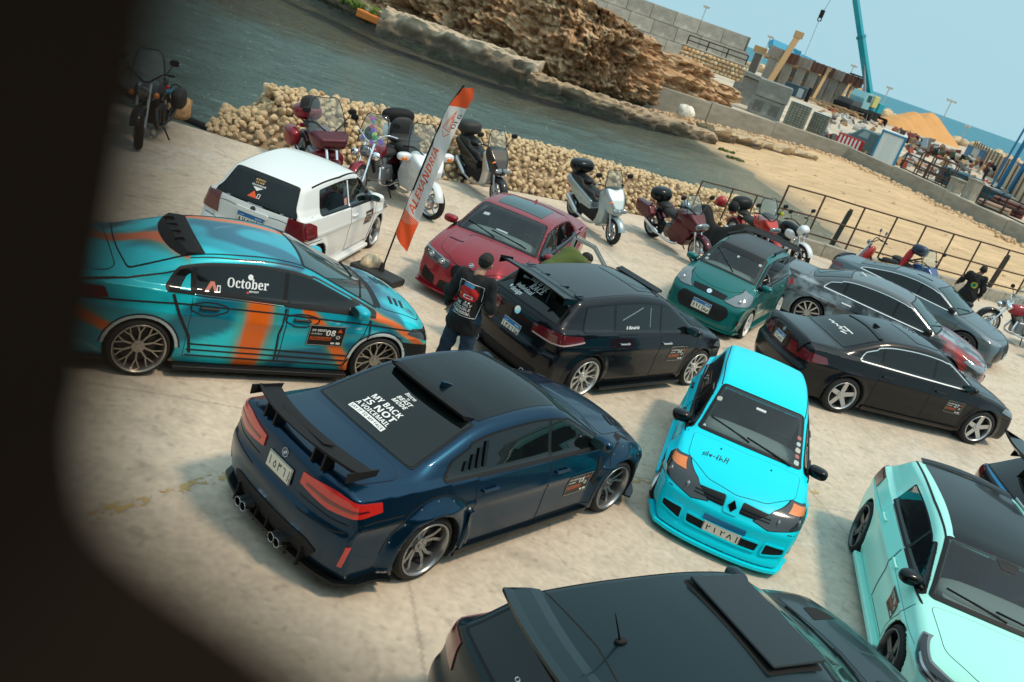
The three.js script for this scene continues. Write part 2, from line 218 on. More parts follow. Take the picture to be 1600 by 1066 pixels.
// ---------- cars: a smooth body field, panels and glass laid on it, wheels ----------
function field(S) {
  const top = curve(S.top), fr = curve(S.front, 0.1), re = curve(S.rear, 0.08), belt = curve(S.belt, 0.2), plan = curve(S.plan, 0.5), prof = curve(S.prof || [[0, -0.05], [0.12, -0.014], [0.35, 0], [0.62, -0.002], [0.735, 0.014, 0.02], [0.765, 0.002, 0.02], [1, -0.05]], 0.06), hw = S.wb / 2, ra = S.ra || S.R + 0.035, flw = S.flw || 0.12, inn = S.W - 0.32;
  const W = (x, y) => {
    let w = plan(x); const yb = belt(x);
    if (y < yb) w += prof(clamp((y - S.y0) / (yb - S.y0))); else { const q = (x - (S.cx ?? -0.25)) / (S.cl ?? 1.5), e = y - yb; w += prof(1) - (S.ledge ?? 0.035) * Math.min(1, e / 0.04) - (S.th ?? 0.42) * e - (S.ct ?? 0.05) * q * q * Math.min(1, e / 0.12); }
    if (S.flare) { const d = Math.min(Math.hypot(x - hw, y - S.R), Math.hypot(x + hw, y - S.R)), f = 1 - clamp((d - ra) / flw); w += S.flare * f * f * (3 - 2 * f); }
    return w;
  };
  const cr = S.crown ?? 0.07, rt = S.rt ?? 0.062, bf = S.bowf ?? 0.16, br = S.bowr ?? 0.14, roofY = S.roofY || Math.max(...S.top.map((p) => p[1]));
  const T = (x, z) => { const xe = x + z * z * lerp(-br, bf, sstep(-0.6, 0.4, x)); return top(xe) - cr * z * z; };
  const F = (x, y, z) => {
    const az = Math.abs(z), zz = Math.min(z * z, 1.1), xe = x + zz * lerp(-br, bf, sstep(-0.6, 0.4, x)), t0 = top(xe), sl = (top(xe + 0.02) - top(xe - 0.02)) / 0.04, nt = 1 / Math.sqrt(1 + sl * sl);
    let f = rmax((y - t0 + cr * zz - (S.hood ? S.hood(x, az) : 0)) * nt, (az - W(x, y)) * 0.95, rt);
    f = rmax(f, (x - (fr(y) - (S.pf ?? 0.12) * zz - (S.pf4 ?? 0.25) * zz * zz)) * 0.95, 0.035);
    f = rmax(f, (re(y) + (S.pr ?? 0.08) * zz + (S.pr4 ?? 0.16) * zz * zz - x) * 0.95, 0.05);
    f = rmax(f, S.y0 - y, 0.02);
    const d = Math.min(Math.hypot(x - hw, y - S.R), Math.hypot(x + hw, y - S.R)) - ra;
    return Math.max(f, -Math.max(d, inn - az));
  };
  return Object.assign(F, { W, T, top, belt, fr, re, S, ra, hw });
}
function glassEdge(F, x0, x1, inset, n = 10) { // outline in (x, z) of a screen between two stations of the centre line, narrowing with the cabin
  const S = F.S, k = x0 > 0 ? S.bowf ?? 0.16 : -(S.bowr ?? 0.14), o = [], e = [];
  for (let i = 0; i <= n; i++) { const x = lerp(x0, x1, i / n), y = F.top(x); let z = 0.6; for (let q = 0; q < 6; q++) z = F.W(x - k * z * z, y - (S.crown ?? 0.07) * z * z) - inset; e.push([x, z]); }
  const row = (x, z) => { for (let i = 0; i <= 8; i++) { const q = lerp(-z, z, i / 8); o.push([x - k * q * q, q]); } };
  row(x0, e[0][1]); for (let i = 1; i < n; i++) o.push([e[i][0] - k * e[i][1] ** 2, e[i][1]]);
  const r2 = []; for (let i = 0; i <= 8; i++) { const q = lerp(e[n][1], -e[n][1], i / 8); r2.push([x1 - k * q * q, q]); } o.push(...r2); for (let i = n - 1; i > 0; i--) o.push([e[i][0] - k * e[i][1] ** 2, -e[i][1]]);
  return o;
}
function daylight(F, o) { // side glass outline under the roof line, between two cut lines
  const low = (x) => F.belt(x) + (o.lift ?? 0.025), up = []; for (let i = 0; i <= 120; i++) { const x = lerp(-2.4, 1.8, i / 120), s = (F.top(x + 0.03) - F.top(x - 0.03)) / 0.06, l = Math.hypot(1, s), d = s > 0.3 ? o.dr ?? 0.13 : s < -0.3 ? o.df ?? 0.1 : o.d ?? 0.115; up.push([x + (s * d) / l, F.top(x) - d / l]); }
  const cut = (p) => p[1] > low(p[0]) + 0.004 && p[0] > o.x0 + (o.s0 || 0) * (p[1] - low(o.x0)) && p[0] < o.x1 + (o.s1 || 0) * (p[1] - low(o.x1)); const U = up.filter(cut); U.sort((a, b) => a[0] - b[0]);
  const a = o.x0, b = Math.min(o.x1, U[U.length - 1][0] + 0.04), L = []; for (let i = 0; i <= 8; i++) { const x = lerp(a, b, i / 8); L.push([x, low(x)]); }
  return [...L, ...U.reverse()];
}
function makeWheel(R, rr, w, style, mat, o = {}) {
  const g = new THREE.Group(), h = w / 2; g.name = 'wheel';
  part('tyre', lathe([[rr - 0.005, -h * 0.9], [rr + 0.02, -h], [R - 0.03, -h], [R - 0.008, -h + 0.02], [R, -h + 0.05], [R, h - 0.05], [R - 0.008, h - 0.02], [R - 0.03, h], [rr + 0.02, h + 0.004], [rr - 0.005, h * 0.9]], 48, [0, 0, 0], [Math.PI / 2, 0, 0]), M.rubber, g);
  const L = [lathe([[rr + 0.004, h - 0.002], [rr + 0.002, h + 0.006], [rr - 0.012, h + 0.005], [rr - 0.02, h - 0.02], [rr - 0.03, h - 0.06], [rr - 0.03, -h + 0.02], [rr, -h + 0.01]], 48, [0, 0, 0], [Math.PI / 2, 0, 0])];
  const dz = h - (o.dish ?? 0.035), sp = (r0, a0, w0, z0, r1, a1, w1, z1, th = 0.022) => { const P = []; for (const [r, a, ww, z] of [[r0, a0, w0, z0], [r1, a1, w1, z1]]) for (const [s, d] of [[-1, 0], [1, 0], [0.75, -th], [-0.75, -th]]) { const c = Math.cos(a), q = Math.sin(a); P.push(c * r - q * s * ww * 0.5, q * r + c * s * ww * 0.5, z + d); } const b = new THREE.BufferGeometry(); b.setAttribute('position', new THREE.Float32BufferAttribute(P, 3)); b.setIndex([0, 4, 5, 0, 5, 1, 1, 5, 6, 1, 6, 2, 2, 6, 7, 2, 7, 3, 3, 7, 4, 3, 4, 0, 0, 1, 2, 0, 2, 3, 4, 6, 5, 4, 7, 6]); const n = b.toNonIndexed(); n.computeVertexNormals(); L.push(n); };
  const n = o.n || 5, rh = 0.06, re = rr - 0.018;
  for (let k = 0; k < n; k++) {
    const a = (k / n) * 2 * Math.PI + Math.PI / 2;
    if (style === 'star') { sp(rh, a, 0.085, dz - 0.01, re, a, 0.075, dz + 0.005, 0.03); }
    else if (style === 'double') { for (const s of [-1, 1]) { sp(rh, a + s * 0.25, 0.035, dz - 0.03, rr * 0.62, a + s * 0.17, 0.03, dz - 0.008); sp(rr * 0.6, a + s * 0.17, 0.03, dz - 0.008, re, a + s * 0.3, 0.035, dz + 0.01); } sp(rr * 0.55, a - 0.2, 0.03, dz - 0.014, rr * 0.56, a + 0.2, 0.03, dz - 0.014); }
    else if (style === 'mesh') { sp(rh, a, 0.022, dz - 0.02, rr * 0.62, a, 0.02, dz - 0.005, 0.016); for (const s of [-1, 1]) sp(rr * 0.55, a, 0.016, dz - 0.007, re, a + s * 0.17, 0.015, dz + 0.004, 0.016); }
    else if (style === 'cross') { for (const s of [-1, 1]) sp(rh, a, 0.016, dz - 0.02, re, a + s * 0.42, 0.016, dz + 0.006, 0.016); }
    else if (style === 'multi') { sp(rh, a, 0.03, dz - 0.02, re, a, 0.034, dz + 0.006, 0.022); }
    else if (style === 'split') { for (const s of [-1, 1]) sp(rh, a + s * 0.3, 0.04, dz - 0.02, re, a + s * 0.16, 0.04, dz + 0.006, 0.03); }
  }
  L.push(cyl(0.068, 0.075, 0.03, 20, [0, 0, dz - 0.015], [Math.PI / 2, 0, 0]), cyl(0.03, 0.032, 0.012, 16, [0, 0, dz + 0.004], [Math.PI / 2, 0, 0]));
  for (let k = 0; k < 5; k++) L.push(cyl(0.009, 0.009, 0.012, 6, [0.05 * Math.cos(k * 1.257), 0.05 * Math.sin(k * 1.257), dz + 0.002], [Math.PI / 2, 0, 0]));
  part('rim', L, mat, g);
  part('brake_disc', [cyl(rr * 0.72, rr * 0.72, 0.02, 32, [0, 0, -0.02], [Math.PI / 2, 0, 0]), rb(0.1, 0.2, 0.07, 0.02, [rr * 0.5, 0.02, 0])], M.disc, g);
  part('wheel_back', cyl(rr - 0.01, rr - 0.01, 0.01, 32, [0, 0, -h * 0.7], [Math.PI / 2, 0, 0]), M.under, g);
  return g;
}
function digits(x, str, X, Y, s, lw) { // eastern arabic figures and a few letters, drawn as strokes
  const G = { 0: [[[0.4, 0.5], [0.5, 0.5]]], 1: [[[0.4, 0.05], [0.5, 1]]], 2: [[[0.3, 0.05], [0.4, 1]], [[0.3, 0.05], [0.4, 0.35], [0.75, 0.3], [0.8, 0.05]]], 3: [[[0.2, 0.05], [0.3, 1]], [[0.2, 0.05], [0.3, 0.35], [0.5, 0.3], [0.52, 0.1], [0.58, 0.32], [0.8, 0.3], [0.82, 0.05]]], 4: [[[0.75, 0.1], [0.35, 0.25], [0.6, 0.5], [0.3, 0.75], [0.75, 0.95]]], 5: [[[0.5, 0.15], [0.2, 0.6], [0.35, 0.95], [0.7, 0.95], [0.82, 0.6], [0.5, 0.15]]], 6: [[[0.2, 0.1], [0.7, 0.12], [0.75, 1]]], 7: [[[0.15, 0.05], [0.5, 1], [0.85, 0.05]]], 8: [[[0.15, 1], [0.5, 0.05], [0.85, 1]]], 9: [[[0.7, 0.4], [0.35, 0.45], [0.3, 0.15], [0.65, 0.1], [0.72, 1]]], t: [[[0, 0.85], [1, 0.85], [0.95, 0.5], [0.5, 0.6], [0.4, 0.85]], [[0.4, 0.1], [0.42, 0.85]]], q: [[[0.9, 0.4], [0.6, 0.4], [0.65, 0.7], [0.95, 0.65], [0.9, 0.4], [0.85, 1], [0.2, 1.05], [0.1, 0.6]], [[0.6, 0.15], [0.9, 0.15]]], d: [[[0.3, 0.3], [0.75, 0.7], [0.6, 0.9], [0.15, 0.85]]], f: [[[0.95, 0.35], [0.75, 0.3], [0.72, 0.55], [0.95, 0.6], [0.95, 0.85], [0.1, 0.85], [0.1, 0.55]], [[0.8, 0.1], [0.86, 0.1]]], l: [[[0.8, 0], [0.8, 0.8], [0.4, 1], [0.15, 0.7]]], s: [[[1, 0.6], [0.75, 0.45], [0.55, 0.7], [0.9, 0.75], [0.55, 0.75], [0.5, 1], [0.1, 1], [0.05, 0.7]]], '|': [[[0.5, -0.1], [0.5, 1.15]]] };
  x.lineWidth = lw; x.lineCap = 'round'; x.lineJoin = 'round'; for (const c of str) { if (c !== ' ') for (const p of G[c]) { x.beginPath(); p.forEach((q, i) => (i ? x.lineTo(X + q[0] * s * 0.62, Y + q[1] * s) : x.moveTo(X + q[0] * s * 0.62, Y + q[1] * s))); x.stroke(); } X += s * (c === ' ' ? 0.3 : c === '|' ? 0.5 : 0.78); }
}
function plateTex(str, blue = true) { return canvasTex(256, 128, (x) => { x.fillStyle = '#d8d4c4'; x.fillRect(0, 0, 256, 128); if (blue) { x.fillStyle = '#1d6fae'; x.fillRect(0, 0, 256, 44); x.fillStyle = '#e8ecef'; x.font = 'bold 22px sans-serif'; x.textAlign = 'right'; x.fillText('EGYPT', 240, 31); x.lineWidth = 3; x.strokeStyle = '#e8ecef'; x.beginPath(); x.moveTo(20, 28); x.lineTo(60, 28); x.lineTo(58, 18); x.stroke(); } x.strokeStyle = '#17181a'; digits(x, str, 12, blue ? 56 : 30, blue ? 54 : 66, 8); x.strokeStyle = '#555'; x.lineWidth = 5; x.strokeRect(0, 0, 256, 128); }); }
function boardTex(num) { return canvasTex(256, 160, (x) => { x.fillStyle = '#0b0b0c'; x.fillRect(0, 0, 256, 160); x.strokeStyle = '#b9b4a8'; x.lineWidth = 3; x.strokeRect(3, 3, 250, 154); x.fillStyle = '#e9e9e6'; x.font = 'bold 24px sans-serif'; x.fillText('OF RIDES', 16, 44); x.font = 'bold 20px serif'; x.fillText('october', 18, 70); x.font = 'bold 64px sans-serif'; x.fillText(num, 118, 76); x.fillStyle = '#e8641e'; x.font = 'italic bold 25px sans-serif'; x.fillText('ALEXANDRIA', 12, 106); x.fillStyle = '#c24a18'; x.fillRect(14, 112, 150, 5); x.beginPath(); x.moveTo(214, 18); x.lineTo(236, 46); x.lineTo(196, 46); x.fill(); x.fillStyle = '#d8d6d0'; x.beginPath(); x.arc(212, 86, 15, 0, 7); x.fill(); x.fillStyle = '#0b0b0c'; x.beginPath(); x.arc(212, 86, 8, 0, 7); x.fill(); x.fillStyle = '#d8d6d0'; x.fillRect(170, 130, 26, 14); x.fillRect(206, 128, 30, 17); }); }
const decal = (t, o = {}) => new THREE.MeshPhysicalMaterial({ map: t, roughness: 0.4, ...(t.userData.cut ? { transparent: true, alphaTest: 0.45 } : {}), ...o });
function uvmap(g, how) { const u = g.attributes.uv; for (let i = 0; i < u.count; i++) { const a = u.getX(i), b = u.getY(i); if (how === 'flip') u.setXY(i, 1 - a, b); else if (how === 'back') u.setXY(i, b, a); else u.setXY(i, 1 - b, 1 - a); } return g; }
const rect = (u0, v0, u1, v1, r) => (r ? roundPoly([[u0, v0], [u1, v0], [u1, v1], [u0, v1]], r) : [[u0, v0], [u1, v0], [u1, v1], [u0, v1]]);

function makeCar(S, name, label, cat, pos, deg, group) {
  const F = field(S), root = thing(name, label, cat, [pos[0], 0, pos[1]], deg * D2R, group), hw = S.wb / 2, h = S.cell || 0.03, xs = [S.top[0][0] - 0.1, S.top[S.top.length - 1][0] + 0.1];
  const holes = []; if (S.open) { if (S.dlo) { const q = polyField(daylight(F, S.dlo)); holes.push((x, y, z) => Math.max(q(x, y) + 0.012, 0.3 - Math.abs(z))); } for (const [w, ins] of [[S.ws, 0.075], ...(S.open > 1 && S.rw ? [[S.rw, S.rwIn ?? 0.11]] : [])]) { const q = polyField(roundPoly(glassEdge(F, w[0], w[1], ins), 0.05)); holes.push((x, y, z) => Math.max(q(x, z) + 0.012, F.top(x) - 0.25 - y)); } }
  const G = S.open ? (x, y, z) => { let f = F(x, y, z); if (f > -0.3 && f < 0.1 || f < 0) { const cav = Math.max(F(x, y, z) + 0.045, F.belt(x) - 0.42 - y, x - (S.ws[0] + 0.1), S.top[0][0] + 0.45 - x); f = Math.max(f, -cav); if (f > -0.12) for (const q of holes) f = Math.max(f, -Math.max(q(x, y, z), F.belt(x) - 0.1 - y)); } return f; } : F;
  const wellR = F.ra, gs = nets(G, [xs[0] - 0.15, S.y0 - 0.06, -S.W - 0.2], [xs[1] + 0.2, F.S.H + 0.08, S.W + 0.2], h, (x, y, z) => (S.open && y > F.belt(x) - 0.45 && F(x, y, z) < -0.02 ? 'cabin_lining' : y < S.y0 + 0.012 ? 'underbody' : Math.min(Math.hypot(x - hw, y - S.R), Math.hypot(x + hw, y - S.R)) < wellR + 0.006 && Math.abs(z) < F.W(x, y) - 0.012 ? 'wheel_well' + (x > 0 ? 1 : 0) + (z > 0 ? 1 : 0) : 'body'));
  if (S.colors) colorize(gs.body, S.colors);
  part('body', gs.body, S.paint, root); if (gs.cabin_lining) { part('cabin_lining', gs.cabin_lining, M.trimgrey, root); const yb = F.belt(0) - 0.4, sm = S.seatMat || std(lin(0.12, 0.125, 0.125), 0.8); for (const z of [-0.34, 0.34]) { part('seat', [rb(0.5, 0.16, 0.46, 0.06, [0.08, yb + 0.1, z]), rb(0.13, 0.58, 0.46, 0.06, [-0.22, yb + 0.4, z], [0, 0, 0.2]), rb(0.09, 0.17, 0.24, 0.04, [-0.3, yb + 0.74, z], [0, 0, 0.2])], sm, root); } part('rear_seat', [rb(0.45, 0.16, 1.1, 0.06, [-0.78, yb + 0.1, 0]), rb(0.12, 0.52, 1.1, 0.06, [-1.02, yb + 0.36, 0], [0, 0, 0.25])], sm, root); part('dashboard', [ell(0.22, 0.13, 0.62, 3.4, [S.ws[0] - 0.38, F.belt(0.7) - 0.02, 0]), rb(0.34, 0.05, 1.15, 0.02, [S.ws[0] - 0.2, F.belt(0.7) + 0.015, 0])], std(lin(0.16, 0.175, 0.175), 0.8), root); part('steering_wheel', [tor(0.18, 0.018, [0.5, F.belt(0.5) - 0.0, -0.34], [0, Math.PI / 2 - 0.0, 0]), bar([0.5, F.belt(0.5), -0.5], [0.5, F.belt(0.5), -0.18], 0.018)], M.black, root); part('mirror_inside', rb(0.03, 0.06, 0.2, 0.015, [S.ws[1] + 0.0, F.top(S.ws[1]) - 0.14, 0]), M.black, root); }
  for (const k of ['underbody', 'wheel_well00', 'wheel_well01', 'wheel_well10', 'wheel_well11']) if (gs[k]) part(k.replace(/\d+/, ''), gs[k], M.under, root);
  const C = { F, S, root, hw };
  C.side = (s) => FR.side(s); C.end = (e, s, r = 0.7, cz = 0.3) => { const cx = e > 0 ? F.fr(0.6) - r : F.re(0.7) + r; return e > 0 ? FR.polar(cx, cz, s) : Object.assign((u, v) => { const a = u * D2R, c = Math.cos(a), q = Math.sin(a); return [cx - 3 * c, v, s * (cz + 3 * q), c, 0, -s * q]; }, { su: 0.013 }); };
  C.lay = (nm, fr, poly, mat, off = 0.004, o = {}) => { const g = patch(F, fr, o.round ? roundPoly(poly, o.round) : poly, off, o.cell || 0.05, o.cu); if (o.uv) uvmap(g, o.uv); if (mat.vertexColors && S.colors) colorize(g, S.colors); return part(nm, g, mat, o.parent || root, o.label); };
  C.line = (nm, fr, path, w, mat, off = 0.004, closed = false, parent) => part(nm, ribbon(F, fr, path, w, off, closed), mat, parent || root);
  C.panel = (nm, fr, poly, o = {}) => { const m = C.lay(nm, fr, poly, o.mat || S.paint, o.off ?? 0.003, o); part('panel_gap', ribbon(F, fr, poly, o.gap || 0.0105, 0.0016, true), M.seam, m); return m; };
  C.on = (fr, u, v) => { const p = cast(F, fr(u, v)); return { p, n: grad(F, p) }; };
  C.lip = (nm, pts, out, th, mat, drop = 0) => { // a thin ledge following given points on the body
    const P = [], N = pts.length; for (const { p, n } of pts) { const l = Math.hypot(n[0], n[2]) || 1, nx = n[0] / l, nz = n[2] / l; for (const [d, y] of [[-0.05, th / 2], [out, th / 2 - drop], [out + 0.004, -th / 2 - drop], [-0.05, -th / 2]]) P.push(p[0] + nx * d, p[1] + y, p[2] + nz * d); }
    const ix = []; for (let i = 0; i < N - 1; i++) for (let k = 0; k < 4; k++) { const a = i * 4 + k, b = i * 4 + ((k + 1) % 4); ix.push(a, b, b + 4, a, b + 4, a + 4); } ix.push(0, 2, 1, 0, 3, 2); const e = (N - 1) * 4; ix.push(e, e + 1, e + 2, e, e + 2, e + 3);
    const g = new THREE.BufferGeometry(); g.setAttribute('position', new THREE.Float32BufferAttribute(P, 3)); g.setIndex(ix); const q = g.toNonIndexed(); q.computeVertexNormals(); return part(nm, q, mat, root); };
  C.around = (e, y, phi = 80, n = 24) => { const o = [], yy = Math.max(y, S.y0 + 0.045); for (let i = 0; i <= n; i++) { const t = lerp(-1, 1, i / n), s = t < 0 ? -1 : 1, q = C.on(C.end(e, s, 0.7, 0.0), Math.abs(t) * phi, yy); q.p[1] = y; o.push(q); } return o; };
  // glass
  const d = S.dlo; if (d) for (const s of [-1, 1]) { const out = daylight(F, d), o2 = roundPoly(out, 0.02); C.line(d.trimName || 'window_trim', FR.side(s), o2, d.trimW || 0.03, d.trim || M.matte, 0.004, true); const xsn = [-9, ...[...d.split].sort((a, b) => a - b), 9]; for (let i = 0; i < xsn.length - 1; i++) { let q = clip(clip(out, 0, xsn[i] + 0.025, 1), 0, xsn[i + 1] - 0.025, -1); if (q.length > 2) C.lay('side_window', FR.side(s), q, d.mat || (S.open ? M.tint : M.glass), 0.005, { round: 0.02 }); if (i) { const b = clip(clip(out, 0, xsn[i] - 0.03, 1), 0, xsn[i] + 0.03, -1); if (b.length > 2) C.lay('window_pillar', FR.side(s), b, d.pillar || M.black, 0.0045); } } }
  if (S.ws) { const q = glassEdge(F, S.ws[0], S.ws[1], 0.075); if (S.open) C.line('windscreen_frame', FR.top(), roundPoly(glassEdge(F, S.ws[0] + 0.012, S.ws[1] - 0.008, 0.062), 0.05), 0.055, M.black, 0.004, true); else C.lay('windscreen_frame', FR.top(), roundPoly(glassEdge(F, S.ws[0] + 0.04, S.ws[1] - 0.03, 0.05), 0.05), M.black, 0.003); C.lay('windscreen', FR.top(), roundPoly(q, 0.05), S.wsMat || (S.open ? M.clear : M.screen), 0.006); }
  if (S.rw) { if (S.open > 1) C.line('rear_window_frame', FR.top(), roundPoly(glassEdge(F, S.rw[0], S.rw[1], S.rwIn ?? 0.11), 0.06), 0.05, M.black, 0.004, true); else C.lay('rear_window_frame', FR.top(), roundPoly(glassEdge(F, S.rw[0] - 0.015, S.rw[1] + 0.02, (S.rwIn ?? 0.11) - 0.025), 0.05), M.black, 0.003, { cell: 0.035 }); C.lay('rear_window', FR.top(), roundPoly(glassEdge(F, S.rw[0], S.rw[1], S.rwIn ?? 0.11), 0.06), S.rwMat || (S.open > 1 ? M.tint : M.glass), 0.006, { cell: 0.035 }); }
  // doors
  for (const s of [-1, 1]) for (const [x0, x1, hx] of S.doors || []) { const yl = S.y0 + 0.1, P = []; const a0 = Math.abs(x0 + hw) < 0.5 ? 1 : 0; const near = (x, y) => Math.min(Math.hypot(x - hw, y - S.R), Math.hypot(x + hw, y - S.R)); 
    const up = (x) => F.belt(x) + 0.005; for (let i = 0; i <= 6; i++) { const x = lerp(x0, x1, i / 6); P.push([x, yl]); } for (let i = 0; i <= 6; i++) { const x = lerp(x1, x0, i / 6); P.push([x, up(x)]); }
    for (const p of P) { for (const c of [hw, -hw]) { const q = Math.hypot(p[0] - c, p[1] - S.R), R2 = F.ra + 0.05; if (q < R2) p[0] = c + (p[0] > c ? 1 : -1) * Math.sqrt(Math.max(0, R2 * R2 - (p[1] - S.R) ** 2)); } }
    const dens = []; P.forEach((p, i) => { const n = P[(i + 1) % P.length]; dens.push(p); if (Math.abs(n[1] - p[1]) > 0.3) for (let k = 1; k < 8; k++) { const y = lerp(p[1], n[1], k / 8); let x = lerp(p[0], n[0], k / 8); for (const c of [hw, -hw]) { const R2 = F.ra + 0.05, q = Math.hypot(x - c, y - S.R); if (q < R2) x = c + (x > c ? 1 : -1) * Math.sqrt(R2 * R2 - (y - S.R) ** 2); } dens.push([x, y]); } });
    const m = C.panel('door', FR.side(s), dens, { round: 0.03 }); const hp = C.on(FR.side(s), hx, F.belt(hx) - (S.handleDrop ?? 0.12));
    part('handle', [rb(0.21, 0.028, 0.03, 0.012, [hp.p[0], hp.p[1], hp.p[2] + s * 0.022]), rb(0.03, 0.03, 0.04, 0.01, [hp.p[0] - 0.085, hp.p[1], hp.p[2] + s * 0.005]), rb(0.03, 0.03, 0.04, 0.01, [hp.p[0] + 0.085, hp.p[1], hp.p[2] + s * 0.005])], S.handleMat || S.trimPaint || S.paint, m); }
  // mirrors
  if (S.mirror) for (const s of [-1, 1]) { const [mx, my] = S.mirror, w = F.W(mx, my); const g = new THREE.Group(); g.name = 'wing_mirror'; root.add(g); g.position.set(mx, my, s * w); part('shell', ell(0.085, 0.068, 0.115, 2.7, [-0.01, 0.035, s * 0.125], [0, s * 0.18, 0]), S.mirrorMat || S.paint, g); part('stalk', bar([0.03, -0.02, -0.02 * s], [0.0, 0.02, s * 0.07], 0.028, 0.022), M.black, g); part('mirror_glass', ell(0.006, 0.05, 0.09, 2.7, [-0.094, 0.035, s * 0.12], [0, s * 0.18, 0]), M.screen, g); }
  // wheels
  for (const ex of [-1, 1]) for (const s of [-1, 1]) { const q = S.wheel, w = makeWheel(S.R, q.rr, q.w || 0.24, q.style, q.mat, q); root.add(w); const z = (q.z ?? S.W - 0.02) - (q.w || 0.24) / 2; w.position.set(ex * hw, S.R, s * z); w.rotation.set((s > 0 ? -1 : 1) * (q.camber || 0) * D2R, (s > 0 ? 0 : Math.PI) + (ex > 0 ? (q.steer || 0) * D2R : 0), 0); w.rotation.order = 'YXZ'; if (s < 0) w.rotation.x = -(q.camber || 0) * D2R; }
  return C;
}
function wipers(C, x0, list) { for (const [za, zb, xa, xb] of list) { const a = C.on(FR.top(), xa, za), b = C.on(FR.top(), xb, zb), P = (q, o) => [q.p[0] + q.n[0] * o, q.p[1] + q.n[1] * o, q.p[2] + q.n[2] * o]; const m = [0, 1, 2].map((i) => lerp(P(a, 0.03)[i], P(b, 0.025)[i], 0.55)); part('wiper', [bar(P(a, 0.015), m, 0.012, 0.008), beam(P(C.on(FR.top(), lerp(xa, xb, 0.12), lerp(za, zb, 0.12)), 0.018), P(b, 0.016), 0.012, 0.018)], M.black, C.root); } }
function wing(C, x, y, chord, half, o = {}) { // rear wing across the car
  const n = o.n || 16, P = []; const secs = []; for (let i = 0; i <= n; i++) { const z = lerp(-half, half, i / n), q = Math.abs(z) / half; secs.push([x + (o.sweep || 0) * q * q, y - (o.droop || 0) * q * q, z, chord * (1 - (o.taper || 0) * q * q)]); }
  const prof = [[-0.5, 0.012 + (o.kick ?? 0.03)], [-0.25, 0.022], [0.2, 0.016], [0.5, 0], [0.2, -0.012], [-0.25, -0.008], [-0.5, (o.kick ?? 0.03) - 0.006]]; const ix = [], m = prof.length;
  for (const [sx, sy, z, c] of secs) for (const [a, b] of prof) P.push(sx + a * c, sy + b * (o.thick || 1), z); for (let i = 0; i < n; i++) for (let k = 0; k < m; k++) { const a = i * m + k, b = i * m + ((k + 1) % m); ix.push(a, b, b + m, a, b + m, a + m); } for (const e of [0, n]) for (let k = 1; k < m - 1; k++) ix.push(...(e ? [e * m, e * m + k, e * m + k + 1] : [0, k + 1, k]));
  const g = new THREE.BufferGeometry(); g.setAttribute('position', new THREE.Float32BufferAttribute(P, 3)); g.setIndex(ix); const q = g.toNonIndexed(); q.computeVertexNormals(); return q;
}
// ---------- the cars ----------
const SED = 'modified cars parked on the concrete quay';
const profF30 = { H: 1.42, y0: 0.16, W: 0.905, wb: 2.81, R: 0.325,
  top: [[-2.46, 0.98], [-2.36, 1.07, 0.04], [-2.2, 1.075], [-1.68, 1.085, 0.1], [-0.9, 1.375, 0.25], [-0.15, 1.42, 0.5], [0.4, 1.375, 0.2], [1.18, 0.975, 0.07], [1.7, 0.9, 0.3], [2.02, 0.78, 0.15], [2.2, 0.6]],
  front: [[0.1, 2.08], [0.2, 2.15], [0.36, 2.18], [0.55, 2.16], [0.7, 2.12], [0.9, 2.03]], rear: [[0.1, -2.28], [0.22, -2.38], [0.5, -2.44], [0.62, -2.45], [0.68, -2.41], [0.9, -2.4], [1.1, -2.36]],
  belt: [[-2.4, 0.99], [-1.0, 0.955], [1.2, 0.9], [2.2, 0.8]], plan: [[-2.45, 0.84], [-1.6, 0.895], [0, 0.9], [1.5, 0.895], [2.25, 0.82]], ws: [1.12, 0.42], rw: [-1.66, -0.93], th: 0.42, ct: 0.05,
  doors: [[-0.92, 0.12, -0.75], [0.14, 1.2, 0.32]], mirror: [0.9, 0.95] };
const dloF30 = { x0: -1.32, s0: 1.0, x1: 1.06, split: [0.13], dr: 0.14 };
const roofPoly = (F, x0, x1, inset) => { const o = [], n = 10, k = F.S.bowf ?? 0.16, kr = F.S.bowr ?? 0.14, R = [], L = []; for (let i = 0; i <= n; i++) { const x = lerp(x0, x1, i / n), y = F.top(x), z = F.W(x, y) - inset; R.push([x, z]); } const row = (x, z, q) => { for (let i = 0; i <= 6; i++) { const v = lerp(-z, z, i / 6); o.push([x - q * v * v, v]); } }; row(x0, R[0][1], -kr); o.push(...R.slice(1, -1)); const z1 = R[n][1]; for (let i = 0; i <= 6; i++) { const v = lerp(z1, -z1, i / 6); o.push([x1 - k * v * v, v]); } o.push(...R.slice(1, -1).reverse().map((p) => [p[0], -p[1]])); return o; };
function badge(C, fr, u, v, r, blue) { const q = C.on(fr, u, v), b = cyl(r, r, 0.012, 24); b.applyQuaternion(new THREE.Quaternion().setFromUnitVectors(V(0, 1, 0), V(...q.n))); b.translate(...q.p); part('badge', b, blue ? decal(canvasTex(64, 64, (x) => { x.fillStyle = '#101214'; x.fillRect(0, 0, 64, 64); x.strokeStyle = '#c9cdd0'; x.lineWidth = 4; x.beginPath(); x.arc(32, 32, 29, 0, 7); x.stroke(); for (let i = 0; i < 4; i++) { x.fillStyle = i % 2 ? '#cfd6da' : '#2b5f95'; x.beginPath(); x.moveTo(32, 32); x.arc(32, 32, 18, (i * Math.PI) / 2, ((i + 1) * Math.PI) / 2); x.fill(); } })) : M.chrome, C.root); }
function shark(C, x, mat) { const y = C.F.T(x, 0); part('antenna_fin', prism([[-0.09, 0], [-0.075, 0.055], [-0.05, 0.06], [0.1, 0]], 0.035, 0.01, [x, y - 0.004, 0]), mat, C.root); }
